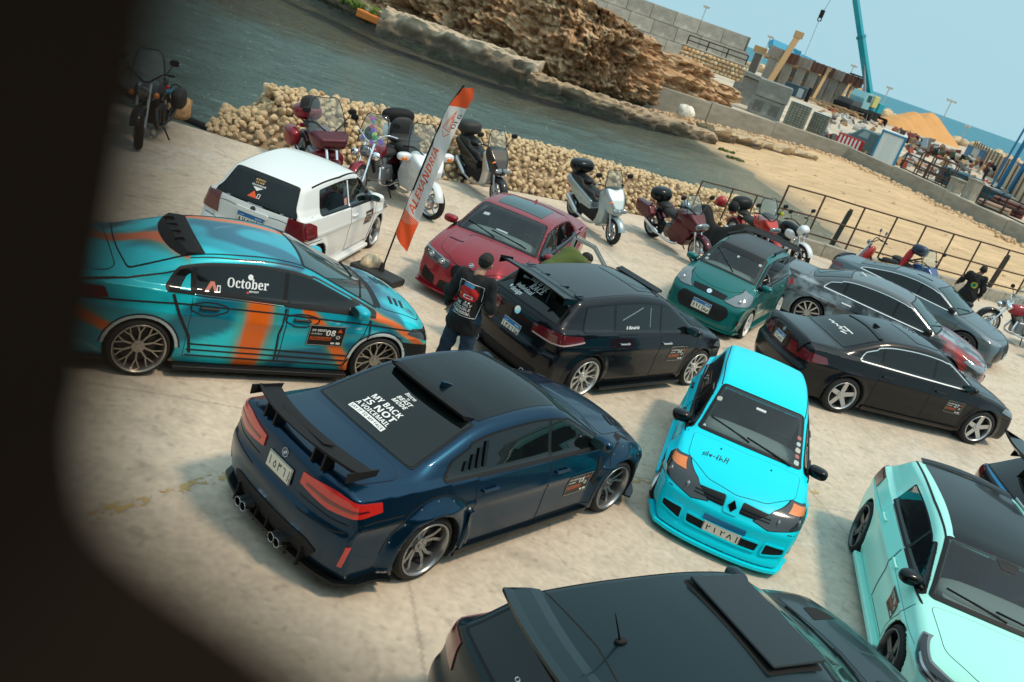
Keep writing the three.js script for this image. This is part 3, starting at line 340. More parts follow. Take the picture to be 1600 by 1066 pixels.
function plate(C, end, y, str, o = {}) { const fr = end > 0 ? FR.front() : FR.rear(), zc = o.z || 0, q = C.on(fr, zc, y), m = part('number_plate', rb(0.012, o.h || 0.15, o.w || 0.32, 0.004), std(lin(0.5, 0.48, 0.42), 0.5), C.root); m.position.set(q.p[0] + end * 0.012, y, zc); m.rotation.z = (o.tilt || 0) * -end; const f = new THREE.PlaneGeometry((o.w || 0.32) - 0.01, (o.h || 0.15) - 0.01); f.rotateY((end * Math.PI) / 2); f.translate(end * 0.0085, 0, 0); part('plate_face', f, decal(plateTex(str, o.blue ?? true)), m); }

// --- dark blue widebody saloon
function carBlue() {
  const navy = paint(lin(0.001, 0.028, 0.065), { metalness: 0.7, roughness: 0.33, clearcoat: 0.5, specularIntensity: 0.3 });
  const C = makeCar({ ...profF30, top: profF30.top.map((p) => [p[0], p[1] - 0.035, p[2]]), belt: profF30.belt.map((p) => [p[0], p[1] - 0.03]), W: 0.925, plan: profF30.plan.map((p) => [p[0], p[1] + 0.02]), paint: navy, cell: 0.022, flare: 0.055, flw: 0.17, y0: 0.14, ra: 0.365, dlo: { ...dloF30, trimW: 0.035 }, wheel: { rr: 0.262, style: 'double', mat: std(lin(0.3, 0.31, 0.32), 0.3, 0.85), z: 0.945, w: 0.27, dish: 0.07, camber: 2 }, rwIn: 0.1,
    prof: [[0, -0.03], [0.1, -0.01], [0.3, 0], [0.6, -0.004], [0.7, 0.016, 0.02], [0.74, 0.004, 0.02], [1, -0.05]], hood: (x, z) => (x > 0.9 ? 0.018 * sstep(0.42, 0.32, z - (x - 1.2) * 0.12) * sstep(1.1, 1.3, x) : 0) }, 'saloon_car', 'dark blue widebody saloon with black boot wing and white rear window slogan', 'car', [-0.02, -8.5], 53.4, SED), { F, root } = C;
  C.lay('roof', FR.top(), roundPoly(roofPoly(F, -0.86, 0.36, 0.085), 0.1), M.gloss, 0.003);
  // boot lid, lamps, rear bumper
  C.panel('boot_lid', FR.top(), roundPoly([[-2.3, -0.66], [-1.8, -0.72], [-1.72, -0.6], [-1.72, 0.6], [-1.8, 0.72], [-2.3, 0.66]], 0.06));
  for (const s of [-1, 1]) {
    const fr = C.end(-1, s); C.lay('rear_lamp', fr, [[-2, 0.82], [16, 0.79], [26, 0.78], [62, 0.84], [60, 0.92], [28, 0.955], [-2, 0.92]], M.red, 0.012, { round: 0.02, cu: 3, cell: 0.03 });
    C.lay('lamp_bar', fr, [[4, 0.845], [24, 0.83], [52, 0.865], [50, 0.88], [24, 0.86], [4, 0.865]], M.darkred, 0.016, { cu: 3, cell: 0.02 });
    C.lay('reflector', fr, [[42, 0.34], [45, 0.34], [47, 0.55], [44, 0.55]], M.red, 0.006, { cu: 2 });
    C.line('crease_line', fr, [[0, 0.73], [30, 0.72], [60, 0.76], [85, 0.76]], 0.012, M.seam, 0.001);
    C.line('bumper_seam', fr, [[2, 0.62], [34, 0.64], [50, 0.7], [84, 0.72]], 0.012, M.seam, 0.001);
  }
  C.lay('lower_bumper', FR.rear(), [[-0.5, 0.2], [0.5, 0.2], [0.62, 0.36], [0.5, 0.42], [-0.5, 0.42], [-0.62, 0.36]], M.matte, 0.008, { round: 0.03 });
  for (let i = -3; i <= 3; i++) part('diffuser_fin', prism([[0, 0], [-0.22, 0.03], [-0.2, 0.2], [0, 0.16]].map(([a, b]) => [-2.2 + a, b + 0.11]), 0.016, 0, [0, 0, i * 0.16]), M.matte, root);
  for (const z of [-0.5, -0.37, 0.37, 0.5]) part('exhaust_tip', lathe([[0.042, -0.09], [0.045, 0.09], [0.038, 0.09], [0.035, -0.09]], 20, [-2.42, 0.26, z * 0.6], [0, 0, Math.PI / 2]), M.chrome, root);
  C.lip('rear_splitter', C.around(-1, 0.17, 86), 0.07, 0.025, M.gloss);
  C.lip('front_splitter', C.around(1, 0.16, 86), 0.08, 0.022, M.gloss);
  for (const s of [-1, 1]) { part('side_skirt', prism([[-1.0, 0.13], [1.0, 0.12], [1.02, 0.18], [-1.0, 0.2]], 0.09, 0.01, [0, 0, s * 0.9]), M.gloss, root); C.lay('skirt_blade', FR.side(s), [[-1.02, 0.26], [-0.86, 0.24], [-0.9, 0.62], [-0.96, 0.6]], navy, 0.03, { round: 0.02 }); }
  // flare edges and rivets
  for (const s of [-1, 1]) for (const e of [-1, 1]) { const pts = [], riv = []; for (let i = 0; i <= 16; i++) { const a = lerp(-0.05, Math.PI + 0.05, i / 16); pts.push([e * C.hw + Math.cos(a) * 0.53, 0.325 + Math.sin(a) * 0.53]); } C.line('flare_edge', FR.side(s), pts.filter((p) => p[1] > 0.3), 0.012, M.seam, 0.0015); for (let i = 2; i < 15; i += 2) { const q = C.on(FR.side(s), e * C.hw + Math.cos((i / 16) * Math.PI) * 0.49, 0.325 + Math.sin((i / 16) * Math.PI) * 0.49); riv.push(ell(0.009, 0.009, 0.006, 2, q.p, null, 8, 6)); } part('rivets', riv, M.steel, root); }
  // wing on the boot
  const w = wing(C, -2.31, 1.16, 0.25, 0.7, { sweep: 0.16, droop: 0.05, taper: 0.05, kick: 0.05, n: 24 }); part('boot_wing', w, M.matte, root);
  part('wing_recess', prism([[-0.36, -0.035], [0.36, -0.035], [0.3, 0.035], [-0.3, 0.035]], 0.01, 0.003, [-2.26, 1.175, 0], [Math.PI / 2 - 0.02, 0, Math.PI / 2]), M.seam, root);
  for (const s of [-1, 1]) { part('wing_endplate', prism([[-0.18, -0.035], [0.13, -0.03], [0.15, 0.03], [-0.18, 0.06]], 0.012, 0.003, [-2.16, 1.11, s * 0.7]), M.matte, root); for (const z of [0.42, 0.28]) part('wing_stay', prism([[-0.09, 0], [0.05, 0], [0.02, 0.145], [-0.07, 0.145]], 0.02, 0.003, [-2.28, 1.02, s * z]), M.black, root); }
  part('roof_spoiler', wing(C, -0.95, 1.35, 0.16, 0.52, { sweep: 0.06, droop: 0.03, kick: 0.035 }), M.matte, root);
  shark(C, -0.7, navy); badge(C, FR.rear(), 0, 0.93, 0.041, true);
  plate(C, -1, 0.79, '1536|t1q', { h: 0.15, w: 0.34, blue: false, tilt: -0.1 });
  // slogan on the rear window
  const tx = canvasTex(512, 512, (x, W) => {  x.fillStyle = '#f2f2ee'; x.textAlign = 'center'; const line = (s, y, z, wd) => { x.font = 'bold ' + z + 'px sans-serif'; const m = x.measureText(s).width; x.save(); x.translate(256, y); x.scale(wd / m, 1); x.fillText(s, 0, 0); x.restore(); }; line('MY BACK', 120, 120, 400); line('IS NOT', 240, 130, 420); line('A VOICEMAIL', 330, 92, 440); x.fillRect(24, 352, 464, 80); x.fillStyle = '#0b0d0e'; line('SAY IT TO MY FACE', 416, 62, 440); });
  C.lay('slogan_sticker', FR.top(), rect(-1.62, -0.33, -1.28, 0.2), decal(tx, { roughness: 0.03, clearcoat: 1 }), 0.0085, { uv: 'back' });
  const t2 = canvasTex(256, 256, (x) => {  x.fillStyle = '#f2f2ee'; x.textAlign = 'center'; x.font = 'italic bold 66px serif'; x.fillText('Born', 118, 70); x.font = 'bold 34px sans-serif'; x.fillText('IN', 138, 108); x.font = 'italic bold 74px sans-serif'; x.fillText('BEAST', 128, 172); x.fillText('MODE', 124, 240); });
  C.lay('script_sticker', FR.top(), rect(-1.27, -0.13, -1.07, 0.1), decal(t2, { roughness: 0.03, clearcoat: 1 }), 0.0085, { uv: 'back' });
  // quarter louvres, bonnet, vents, board
  for (const s of [-1, 1]) for (let i = 0; i < 4; i++) C.lay('quarter_louvre', FR.side(s), [[-1.1 + i * 0.085, 0.99], [-1.06 + i * 0.085, 0.99], [-1.02 + i * 0.085, 1.06 + i * 0.045], [-1.06 + i * 0.085, 1.06 + i * 0.045]], M.gloss, 0.022, { cell: 0.03 });
  C.panel('bonnet', FR.top(), roundPoly([[1.18, -0.68], [1.98, -0.6], [2.06, -0.3], [2.08, 0], [2.06, 0.3], [1.98, 0.6], [1.18, 0.68], [1.24, 0]], 0.08));
  for (const s of [-1, 1]) for (let i = 0; i < 3; i++) C.lay('bonnet_vent', FR.top(), [[1.62 + i * 0.09, s * 0.36], [1.66 + i * 0.09, s * 0.36], [1.64 + i * 0.09, s * 0.52], [1.6 + i * 0.09, s * 0.52]], M.seam, 0.009, { cell: 0.06 });
  for (const s of [-1, 1]) { C.lay('headlamp', C.end(1, s), [[-2, 0.62], [40, 0.64], [60, 0.7], [52, 0.75], [-2, 0.7]], M.lamp, 0.006, { round: 0.02, cu: 3 }); C.lay('side_vent', FR.side(s), [[0.93, 0.5], [0.99, 0.46], [1.0, 0.78], [0.95, 0.8]], M.seam, 0.005); }
  C.lay('start_board', FR.side(1), rect(0.5, 0.42, 0.88, 0.66), decal(boardTex('15')), 0.006);
}
// --- black saloon with chrome window line, smoky grey twin
const profE60 = { H: 1.45, y0: 0.17, W: 0.925, wb: 2.89, R: 0.335,
  top: [[-2.5, 0.97], [-2.4, 1.075, 0.06], [-2.2, 1.09], [-1.72, 1.1, 0.1], [-0.95, 1.4, 0.3], [-0.2, 1.45, 0.5], [0.42, 1.4, 0.2], [1.2, 1.0, 0.07], [1.8, 0.9, 0.3], [2.2, 0.76, 0.15], [2.36, 0.6]],
  front: [[0.1, 2.22], [0.2, 2.3], [0.38, 2.34], [0.55, 2.32], [0.7, 2.27], [0.9, 2.18]], rear: [[0.1, -2.36], [0.22, -2.45], [0.5, -2.5], [0.6, -2.51], [0.66, -2.46], [0.9, -2.44], [1.1, -2.4]],
  belt: [[-2.5, 1.0], [-1.0, 0.97], [1.2, 0.92], [2.3, 0.8]], plan: [[-2.5, 0.84], [-1.6, 0.905], [0, 0.92], [1.5, 0.905], [2.35, 0.81]], ws: [1.14, 0.44], rw: [-1.7, -0.98], doors: [[-0.95, 0.14, -0.78], [0.16, 1.22, 0.34]], mirror: [0.92, 0.97] };
const dloE60 = { x0: -1.36, s0: 0.7, x1: 1.02, split: [0.15, -0.93], dr: 0.14, trim: std(lin(0.75, 0.76, 0.75), 0.25, 0.7), trimW: 0.03, trimName: 'window_chrome' };
function carE60(o) {
  const C = makeCar({ ...profE60, paint: o.paint, cell: 0.026, dlo: { ...dloE60, mat: o.glass || M.glass }, wheel: o.wheel, mirrorMat: o.mirrorMat, colors: o.colors, flare: 0.02 }, 'saloon_car', o.label, 'car', o.pos, o.deg, SED), { F, root } = C;
  for (const s of [-1, 1]) {
    C.lay('rear_lamp', C.end(-1, s), [[2, 0.72], [30, 0.74], [72, 0.8], [66, 0.9], [28, 0.93], [2, 0.9]], o.rear || M.darkred, 0.006, { round: 0.03, cu: 3, cell: 0.03 });
    C.lay('headlamp', C.end(1, s), [[2, 0.6], [40, 0.61], [74, 0.72], [66, 0.78], [30, 0.72], [2, 0.68]], M.lamp, 0.005, { round: 0.03, cu: 3, cell: 0.03 });
    C.line('lamp_ring', C.end(1, s), roundPoly([[2, 0.6], [40, 0.61], [74, 0.72], [66, 0.78], [30, 0.72], [2, 0.68]], 0.03), 0.014, M.black, 0.002, true);
    C.line('body_crease', FR.side(s), [[-2.2, 0.8], [-1.0, 0.79], [0, 0.77], [1.2, 0.74]], 0.006, M.seam, 0.001);
    C.lay('kidney_grille', FR.front(), roundPoly([[s * 0.04, 0.5], [s * 0.2, 0.5], [s * 0.22, 0.63], [s * 0.06, 0.66]], 0.04), M.black, 0.012); C.line('grille_ring', FR.front(), roundPoly([[s * 0.04, 0.5], [s * 0.2, 0.5], [s * 0.22, 0.63], [s * 0.06, 0.66]], 0.04), 0.018, M.chrome, 0.012, true);
    C.line('bumper_seam', C.end(-1, s), [[0, 0.62], [34, 0.63], [60, 0.66], [84, 0.68]], 0.012, M.seam, 0.001); C.line('bumper_seam', C.end(1, s), [[16, 0.56], [40, 0.56], [74, 0.62], [88, 0.66]], 0.012, M.seam, 0.001);
    C.lay('side_skirt', FR.side(s), [[-1.0, 0.185], [1.0, 0.185], [1.0, 0.25], [-1.0, 0.25]], o.paint, 0.025, { round: 0.02 });
  }
  C.panel('boot_lid', FR.top(), roundPoly([[-2.36, -0.66], [-1.86, -0.74], [-1.76, -0.6], [-1.76, 0.6], [-1.86, 0.74], [-2.36, 0.66]], 0.06)); C.panel('boot_face', FR.rear(), roundPoly([[-0.62, 0.66], [0.62, 0.66], [0.68, 0.98], [-0.68, 0.98]], 0.05));
  C.panel('bonnet', FR.top(), roundPoly([[1.2, -0.7], [2.02, -0.62], [2.16, -0.3], [2.2, 0], [2.16, 0.3], [2.02, 0.62], [1.2, 0.7], [1.26, 0]], 0.08));
  C.lay('front_intake', FR.front(), rect(-0.5, 0.25, 0.5, 0.38, 0.04), M.black, 0.004);
  C.lay('lower_bumper', FR.rear(), [[-0.55, 0.19], [0.55, 0.19], [0.6, 0.34], [-0.6, 0.34]], M.matte, 0.005, { round: 0.03 });
  wipers(C, 0, [[0.05, 0.6, 1.12, 0.93], [-0.5, 0.15, 1.06, 1.0]]); shark(C, -0.75, o.paint);
  return C;
}
function carsE60() {
  const black = paint(lin(0.004, 0.0045, 0.006), { roughness: 0.3, clearcoat: 0.5, specularIntensity: 0.3 });
  let C = carE60({ paint: black, label: 'black saloon with bright window line and number 27 board on front door', pos: [6.68, -16.3], deg: 17.4, wheel: { rr: 0.25, style: 'star', mat: M.silver, z: 0.915, w: 0.25, dish: 0.03 } });
  badge(C, FR.rear(), 0, 0.96, 0.04, true); plate(C, -1, 0.82, '27|sqd', { tilt: -0.1 });
  C.lay('start_board', FR.side(1), rect(0.56, 0.5, 0.92, 0.73), decal(boardTex('27')), 0.006);
  C.lay('boot_lip', FR.top(), roundPoly([[-2.4, -0.62], [-2.3, -0.7], [-2.3, 0.7], [-2.4, 0.62]], 0.03), black, 0.025);
  C.lay('roof_lip', FR.top(), roundPoly([[-1.0, -0.52], [-0.93, -0.54], [-0.9, 0], [-0.93, 0.54], [-1.0, 0.52], [-0.97, 0]], 0.02), M.gloss, 0.02);
  C.lay('sunroof', FR.top(), rect(-0.2, -0.45, 0.3, 0.45, 0.06), M.glass, 0.006);
  C.lay('script_sticker', FR.top(), rect(-1.5, -0.45, -1.3, 0.3), decal(canvasTex(256, 64, (x) => {  x.strokeStyle = '#f2f2ee'; x.lineWidth = 7; x.beginPath(); x.moveTo(10, 36); x.lineTo(60, 30); x.lineTo(64, 44); x.lineTo(100, 32); x.lineTo(122, 40); x.lineTo(150, 26); x.lineTo(158, 46); x.lineTo(190, 30); x.stroke(); x.beginPath(); x.moveTo(140, 14); x.lineTo(246, 10); x.moveTo(206, 10); x.lineTo(198, 54); x.lineTo(236, 40); x.stroke(); }), { roughness: 0.03, clearcoat: 1 }), 0.0085, { uv: 'back' });
  // smoky grey and red twin
  const wrap = paint(0xffffff, { vertexColors: true, roughness: 0.45, metalness: 0.1, clearcoat: 0.7 });
  C = carE60({ paint: wrap, label: 'smoke patterned grey saloon with red flames on bonnet and sill', pos: [7.5, -20.15], deg: -20, mirrorMat: M.black, rear: M.red, wheel: { rr: 0.262, style: 'multi', n: 10, mat: M.silver, z: 0.925, w: 0.25, dish: 0.05, camber: 3 },
    colors: (x, y, z) => { const n = fbm(x * 2.2 + 4, y * 3, z * 2.2, 5), m = fbm(x * 5, y * 6 + 9, z * 5, 4); let c = lerp(0.02, 0.34, sstep(0.43, 0.6, n * 0.6 + m * 0.4)); const top = y > 1.06 ? 1 : 0, wd = 0.12 * (m - 0.5); const red = sstep(0.02, -0.1, Math.abs(y - (0.62 - (x - 0.6) * 0.12) + wd * 2) - 0.12) * sstep(0.1, 0.5, x) * sstep(1.35, 1.0, x) + (x > 1.15 ? sstep(0.46, 0.66, fbm(x * 2.4, z * 5 + 3, 2, 3)) * 1.1 : 0); const r = clamp(red); if (top) c = 0.11; return [lerp(c * 0.82, 0.3, r), lerp(c * 1.0, 0.018, r), lerp(c * 1.1, 0.016, r)]; } });
  badge(C, FR.front(), 0, 0.7, 0.04, true); plate(C, 1, 0.42, '2|sd', {});
  C.lay('boot_lip', FR.top(), roundPoly([[-2.42, -0.6], [-2.28, -0.7], [-2.28, 0.7], [-2.42, 0.6]], 0.03), M.black, 0.04);
}
// --- airbrushed saloon
function carBrush() {
  const brush = (x, y, z) => {
    const w = fbm(x * 0.9 + 3, y * 1.4, z * 0.9 + 8, 3) - 0.5, v = fbm(x * 1.7, y * 2.2 + 4, z * 1.7, 3) - 0.5; let c = [0.003, 0.33, 0.43];
    const mix = (a, t) => { c = c.map((q, i) => lerp(q, a[i], clamp(t))); };
    mix([0.004, 0.62, 0.72], sstep(0.0, 0.22, Math.sin(x * 2.1 + y * 3.2 + z * 1.5 + w * 7) * 0.3)); mix([0.002, 0.06, 0.13], sstep(0.04, 0.22, Math.sin(x * 3.3 - y * 4.1 + w * 9 + 1.3) * 0.3) * 0.8);
    mix([0.001, 0.02, 0.028], sstep(0.13, 0.26, v) * 0.92); mix([0.5, 0.72, 0.76], sstep(0.04, 0.0, Math.abs(Math.sin(x * 1.6 + y * 5 + z * 2.6 + w * 6)) * 0.5) * 0.55 * sstep(-0.05, 0.1, v));
    const band = (d, h) => { mix([0.1, 0.26, 0.1], sstep(h * 2.2, h, d) * 0.6); mix([0.72, 0.125, 0.008], sstep(h * 1.25, h * 0.7, d)); };
    if (y < 1.02 || Math.abs(z) > 0.7) { if (x < 0.4 && x > -1) band(Math.abs(x + 0.2 - (y - 0.6) * 0.05 + w * 0.2), 0.14); if (x > 0.3 && x < 1.3) band(Math.abs(x - 0.62 + (y - 0.62) * 0.95 + w * 0.2), 0.085); if (x < -0.9) { band(Math.abs(y - 0.62 + (x + 1.9) * 0.55 + w * 0.5), 0.07); } if (x > 1.1) band(Math.abs(y - 0.72 + (x - 1.5) * 0.4 + w * 0.4), 0.05); }
    else { if (x > -0.9 && x < 0.5) band(Math.abs(z + 0.4 - 0.12 * x + w * 0.3), 0.06); if (x < -0.95) band(Math.abs(z - 0.1 - (x + 1.5) * 0.6 + w), 0.12); if (x > 1) { band(Math.abs(z + 0.35 - (x - 1.6) * 0.3 + w * 0.6), 0.1); band(Math.abs(z - 0.5 + (x - 1.5) * 0.2), 0.05); } }
    return c; };
  const air = paint(0xffffff, { vertexColors: true, roughness: 0.35, metalness: 0.1 }), ink = std(lin(0.006, 0.007, 0.008), 0.55);
  const C = makeCar({ H: 1.43, y0: 0.15, W: 0.885, wb: 2.7, R: 0.315, wsMat: M.screen, paint: air, colors: brush, cell: 0.022, trimPaint: ink, mirrorMat: paint(lin(0.003, 0.4, 0.5)), rwMat: air,
    top: [[-2.26, 0.98], [-2.16, 1.085, 0.05], [-1.95, 1.1], [-1.6, 1.11, 0.1], [-0.9, 1.345, 0.25], [-0.2, 1.395, 0.5], [0.35, 1.345, 0.2], [1.35, 0.955, 0.08], [1.8, 0.86, 0.2], [2.05, 0.75, 0.15], [2.22, 0.6]],
    front: [[0.1, 2.08], [0.2, 2.17], [0.36, 2.2], [0.55, 2.17], [0.7, 2.1], [0.9, 2.0]], rear: [[0.1, -2.1], [0.22, -2.2], [0.5, -2.24], [0.7, -2.22], [1.1, -2.16]], belt: [[-2.2, 1.02], [-1.0, 0.965], [1.3, 0.87], [2.2, 0.76]], plan: [[-2.24, 0.8], [-1.5, 0.87], [0, 0.88], [1.4, 0.87], [2.2, 0.76]],
    ws: [1.3, 0.36], rw: [-1.58, -0.94], dlo: { x0: -1.16, s0: 0.55, x1: 1.22, split: [0.1, -0.9], trim: ink, trimW: 0.06 }, doors: [[-0.9, 0.1, -0.72], [0.14, 1.16, 0.32]], mirror: [1.0, 0.92], wheel: { rr: 0.27, style: 'mesh', n: 10, mat: M.bronze, z: 0.895, w: 0.25, dish: 0.06, camber: 3 } }, 'saloon_car', 'teal and orange airbrushed saloon with black outlines and number 08 board', 'car', [-3.06, -10.0], 36.5, SED), { F, root } = C;
  part('roof_visor', wing(C, -0.98, 1.345, 0.34, 0.56, { sweep: 0.1, droop: 0.035, kick: -0.085, thick: 0.9 }), M.matte, root); for (let i = -2; i < 2; i++) part('visor_fin', prism([[-0.07, 0], [0.05, 0.01], [0.02, 0.045], [-0.07, 0.03]], 0.014, 0.002, [-1.0, 1.345, (i + 0.5) * 0.2]), M.black, root);
  for (const s of [-1, 1]) { C.line('roof_gutter', FR.top(), [[-0.95, s * 0.55], [-0.4, s * 0.56], [0.32, s * 0.54]], 0.02, ink, 0.003); C.line('roof_gutter', FR.top(), [[-0.95, s * 0.6], [-0.4, s * 0.615], [0.3, s * 0.59]], 0.012, ink, 0.003);
    for (const [y0, y1] of [[0.41, 0.38], [0.34, 0.31], [0.27, 0.245]]) C.line('sill_stripe', FR.side(s), [[-0.88, y0], [0, y0 - 0.01], [0.94, y1]], 0.018, ink, 0.006);
    C.line('shoulder_line', FR.side(s), [[-2.05, 0.83], [-1.0, 0.86], [0, 0.84], [1.2, 0.79], [1.9, 0.72]], 0.016, ink, 0.006); C.line('quarter_line', FR.side(s), [[-2.05, 1.0], [-1.55, 1.04], [-1.2, 1.12], [-0.95, 1.2]], 0.014, ink, 0.004);
    C.line('door_outline', FR.side(s), [[-1.1, 0.95], [-1.02, 0.75], [-0.88, 0.5], [-0.84, 0.3]], 0.03, ink, 0.005); C.line('door_outline', FR.side(s), [[0.12, 0.9], [0.08, 0.6], [0.1, 0.26]], 0.022, ink, 0.005); C.line('door_outline', FR.side(s), [[1.16, 0.84], [1.16, 0.6], [1.02, 0.4], [0.94, 0.26]], 0.022, ink, 0.005);
    for (const e of [-1, 1]) { const a = []; for (let i = 0; i <= 14; i++) { const t = lerp(0.1, Math.PI - 0.1, i / 14); a.push([e * C.hw + Math.cos(t) * 0.4, 0.315 + Math.sin(t) * 0.4]); } C.line('arch_outline', FR.side(s), a, 0.014, ink, 0.004); C.line('arch_lip', FR.side(s), a.map((p) => [e * C.hw + (p[0] - e * C.hw) * 0.93, 0.315 + (p[1] - 0.315) * 0.93]), 0.03, std(lin(0.5, 0.55, 0.55), 0.4), 0.004); }
    for (const hx of [-0.72, 0.32]) { const y = F.belt(hx) - 0.12; C.line('handle_outline', FR.side(s), roundPoly([[hx - 0.19, y - 0.03], [hx - 0.07, y - 0.075], [hx + 0.07, y - 0.07], [hx + 0.2, y - 0.02], [hx + 0.2, y + 0.03], [hx + 0.06, y + 0.06], [hx - 0.06, y + 0.06], [hx - 0.19, y + 0.03]], 0.03), 0.014, ink, 0.006, true); }
    C.lay('rear_lamp', C.end(-1, s), [[14, 0.8], [30, 0.8], [70, 0.86], [64, 0.96], [30, 0.96], [14, 0.94]], M.darkred, 0.006, { round: 0.02, cu: 3 }); C.lay('headlamp', C.end(1, s), [[10, 0.6], [38, 0.6], [66, 0.7], [58, 0.76], [30, 0.72], [10, 0.68]], M.lampdark, 0.006, { round: 0.02, cu: 3 });
    part('side_skirt', rb(2.0, 0.05, 0.1, 0.015, [0, 0.13, s * 0.87]), M.black, root);
    
    C.lay('quarter_panel', FR.side(s), [[-1.04, 0.99], [-0.93, 0.985], [-0.94, 1.15], [-0.98, 1.12]], air, 0.009); }
  C.panel('bonnet', FR.top(), roundPoly([[1.36, -0.62], [1.9, -0.56], [2.02, -0.3], [2.06, 0], [2.02, 0.3], [1.9, 0.56], [1.36, 0.62], [1.42, 0]], 0.08), { gap: 0.024 }); C.panel('boot_lid', FR.top(), roundPoly([[-2.14, -0.6], [-1.75, -0.66], [-1.66, -0.56], [-1.66, 0.56], [-1.75, 0.66], [-2.14, 0.6]], 0.06), { gap: 0.024 });
  for (const s of [-1, 1]) for (let i = 0; i < 3; i++) C.lay('bonnet_vent', FR.top(), [[1.6 + i * 0.08, s * 0.2], [1.64 + i * 0.08, s * 0.2], [1.6 + i * 0.08, s * 0.4], [1.56 + i * 0.08, s * 0.4]], ink, 0.008);
  C.lay('front_bumper', C.end(1, 1), [[30, 0.38], [70, 0.42], [78, 0.6], [40, 0.56]], M.black, 0.004, { cu: 4, round: 0.03 }); C.lay('cowl', FR.top(), roundPoly(glassEdge(F, 1.4, 1.31, 0.1), 0.03), M.black, 0.004); C.lip('front_splitter', C.around(1, 0.16, 84), 0.05, 0.025, M.black);
  wipers(C, 0, [[0.0, 0.6, 1.27, 1.05], [-0.55, 0.05, 1.2, 1.13]]); C.lip('rear_splitter', C.around(-1, 0.17, 86), 0.04, 0.04, M.black);
  C.lay('start_board', FR.side(1), rect(0.42, 0.5, 0.86, 0.75), decal(boardTex('08')), 0.008);
  C.lay('window_sticker', FR.side(1), rect(-0.56, 1.0, -0.1, 1.2), decal(canvasTex(256, 112, (x) => {  x.fillStyle = '#f0f2f2'; x.font = 'bold 66px serif'; x.textAlign = 'center'; x.save(); x.translate(128, 82); x.scale(0.95, 1.1); x.fillText('October', 0, 0); x.restore(); x.font = 'bold 15px sans-serif'; x.fillText('RETEEZY', 168, 102); x.beginPath(); x.arc(140, 17, 16, 0, 7); x.fill(); x.fillStyle = '#c03020'; x.fillRect(122, 98, 16, 12); }), { roughness: 0.04, clearcoat: 1 }), 0.009);
  C.lay('window_sticker', FR.side(1), [[-0.82, 0.985], [-0.58, 0.98], [-0.58, 1.1], [-0.82, 1.1]], decal(canvasTex(128, 64, (x) => {  x.fillStyle = '#e07a5c'; x.beginPath(); x.moveTo(16, 62); x.lineTo(48, 4); x.lineTo(70, 4); x.lineTo(92, 62); x.lineTo(76, 62); x.lineTo(60, 26); x.lineTo(38, 62); x.fill(); x.strokeStyle = '#f2f2f2'; x.lineWidth = 5; x.strokeRect(88, 24, 16, 32); }), { roughness: 0.04, clearcoat: 1 }), 0.009);
}
const hatchLamps = (C, rear, front, rm, fm) => { for (const s of [-1, 1]) { if (rear) C.lay('rear_lamp', C.end(-1, s), rear, rm, 0.008, { round: 0.03, cu: 3, cell: 0.03 }); if (front) { C.lay('headlamp', C.end(1, s), front, fm, 0.006, { round: 0.03, cu: 3, cell: 0.03 }); } } };
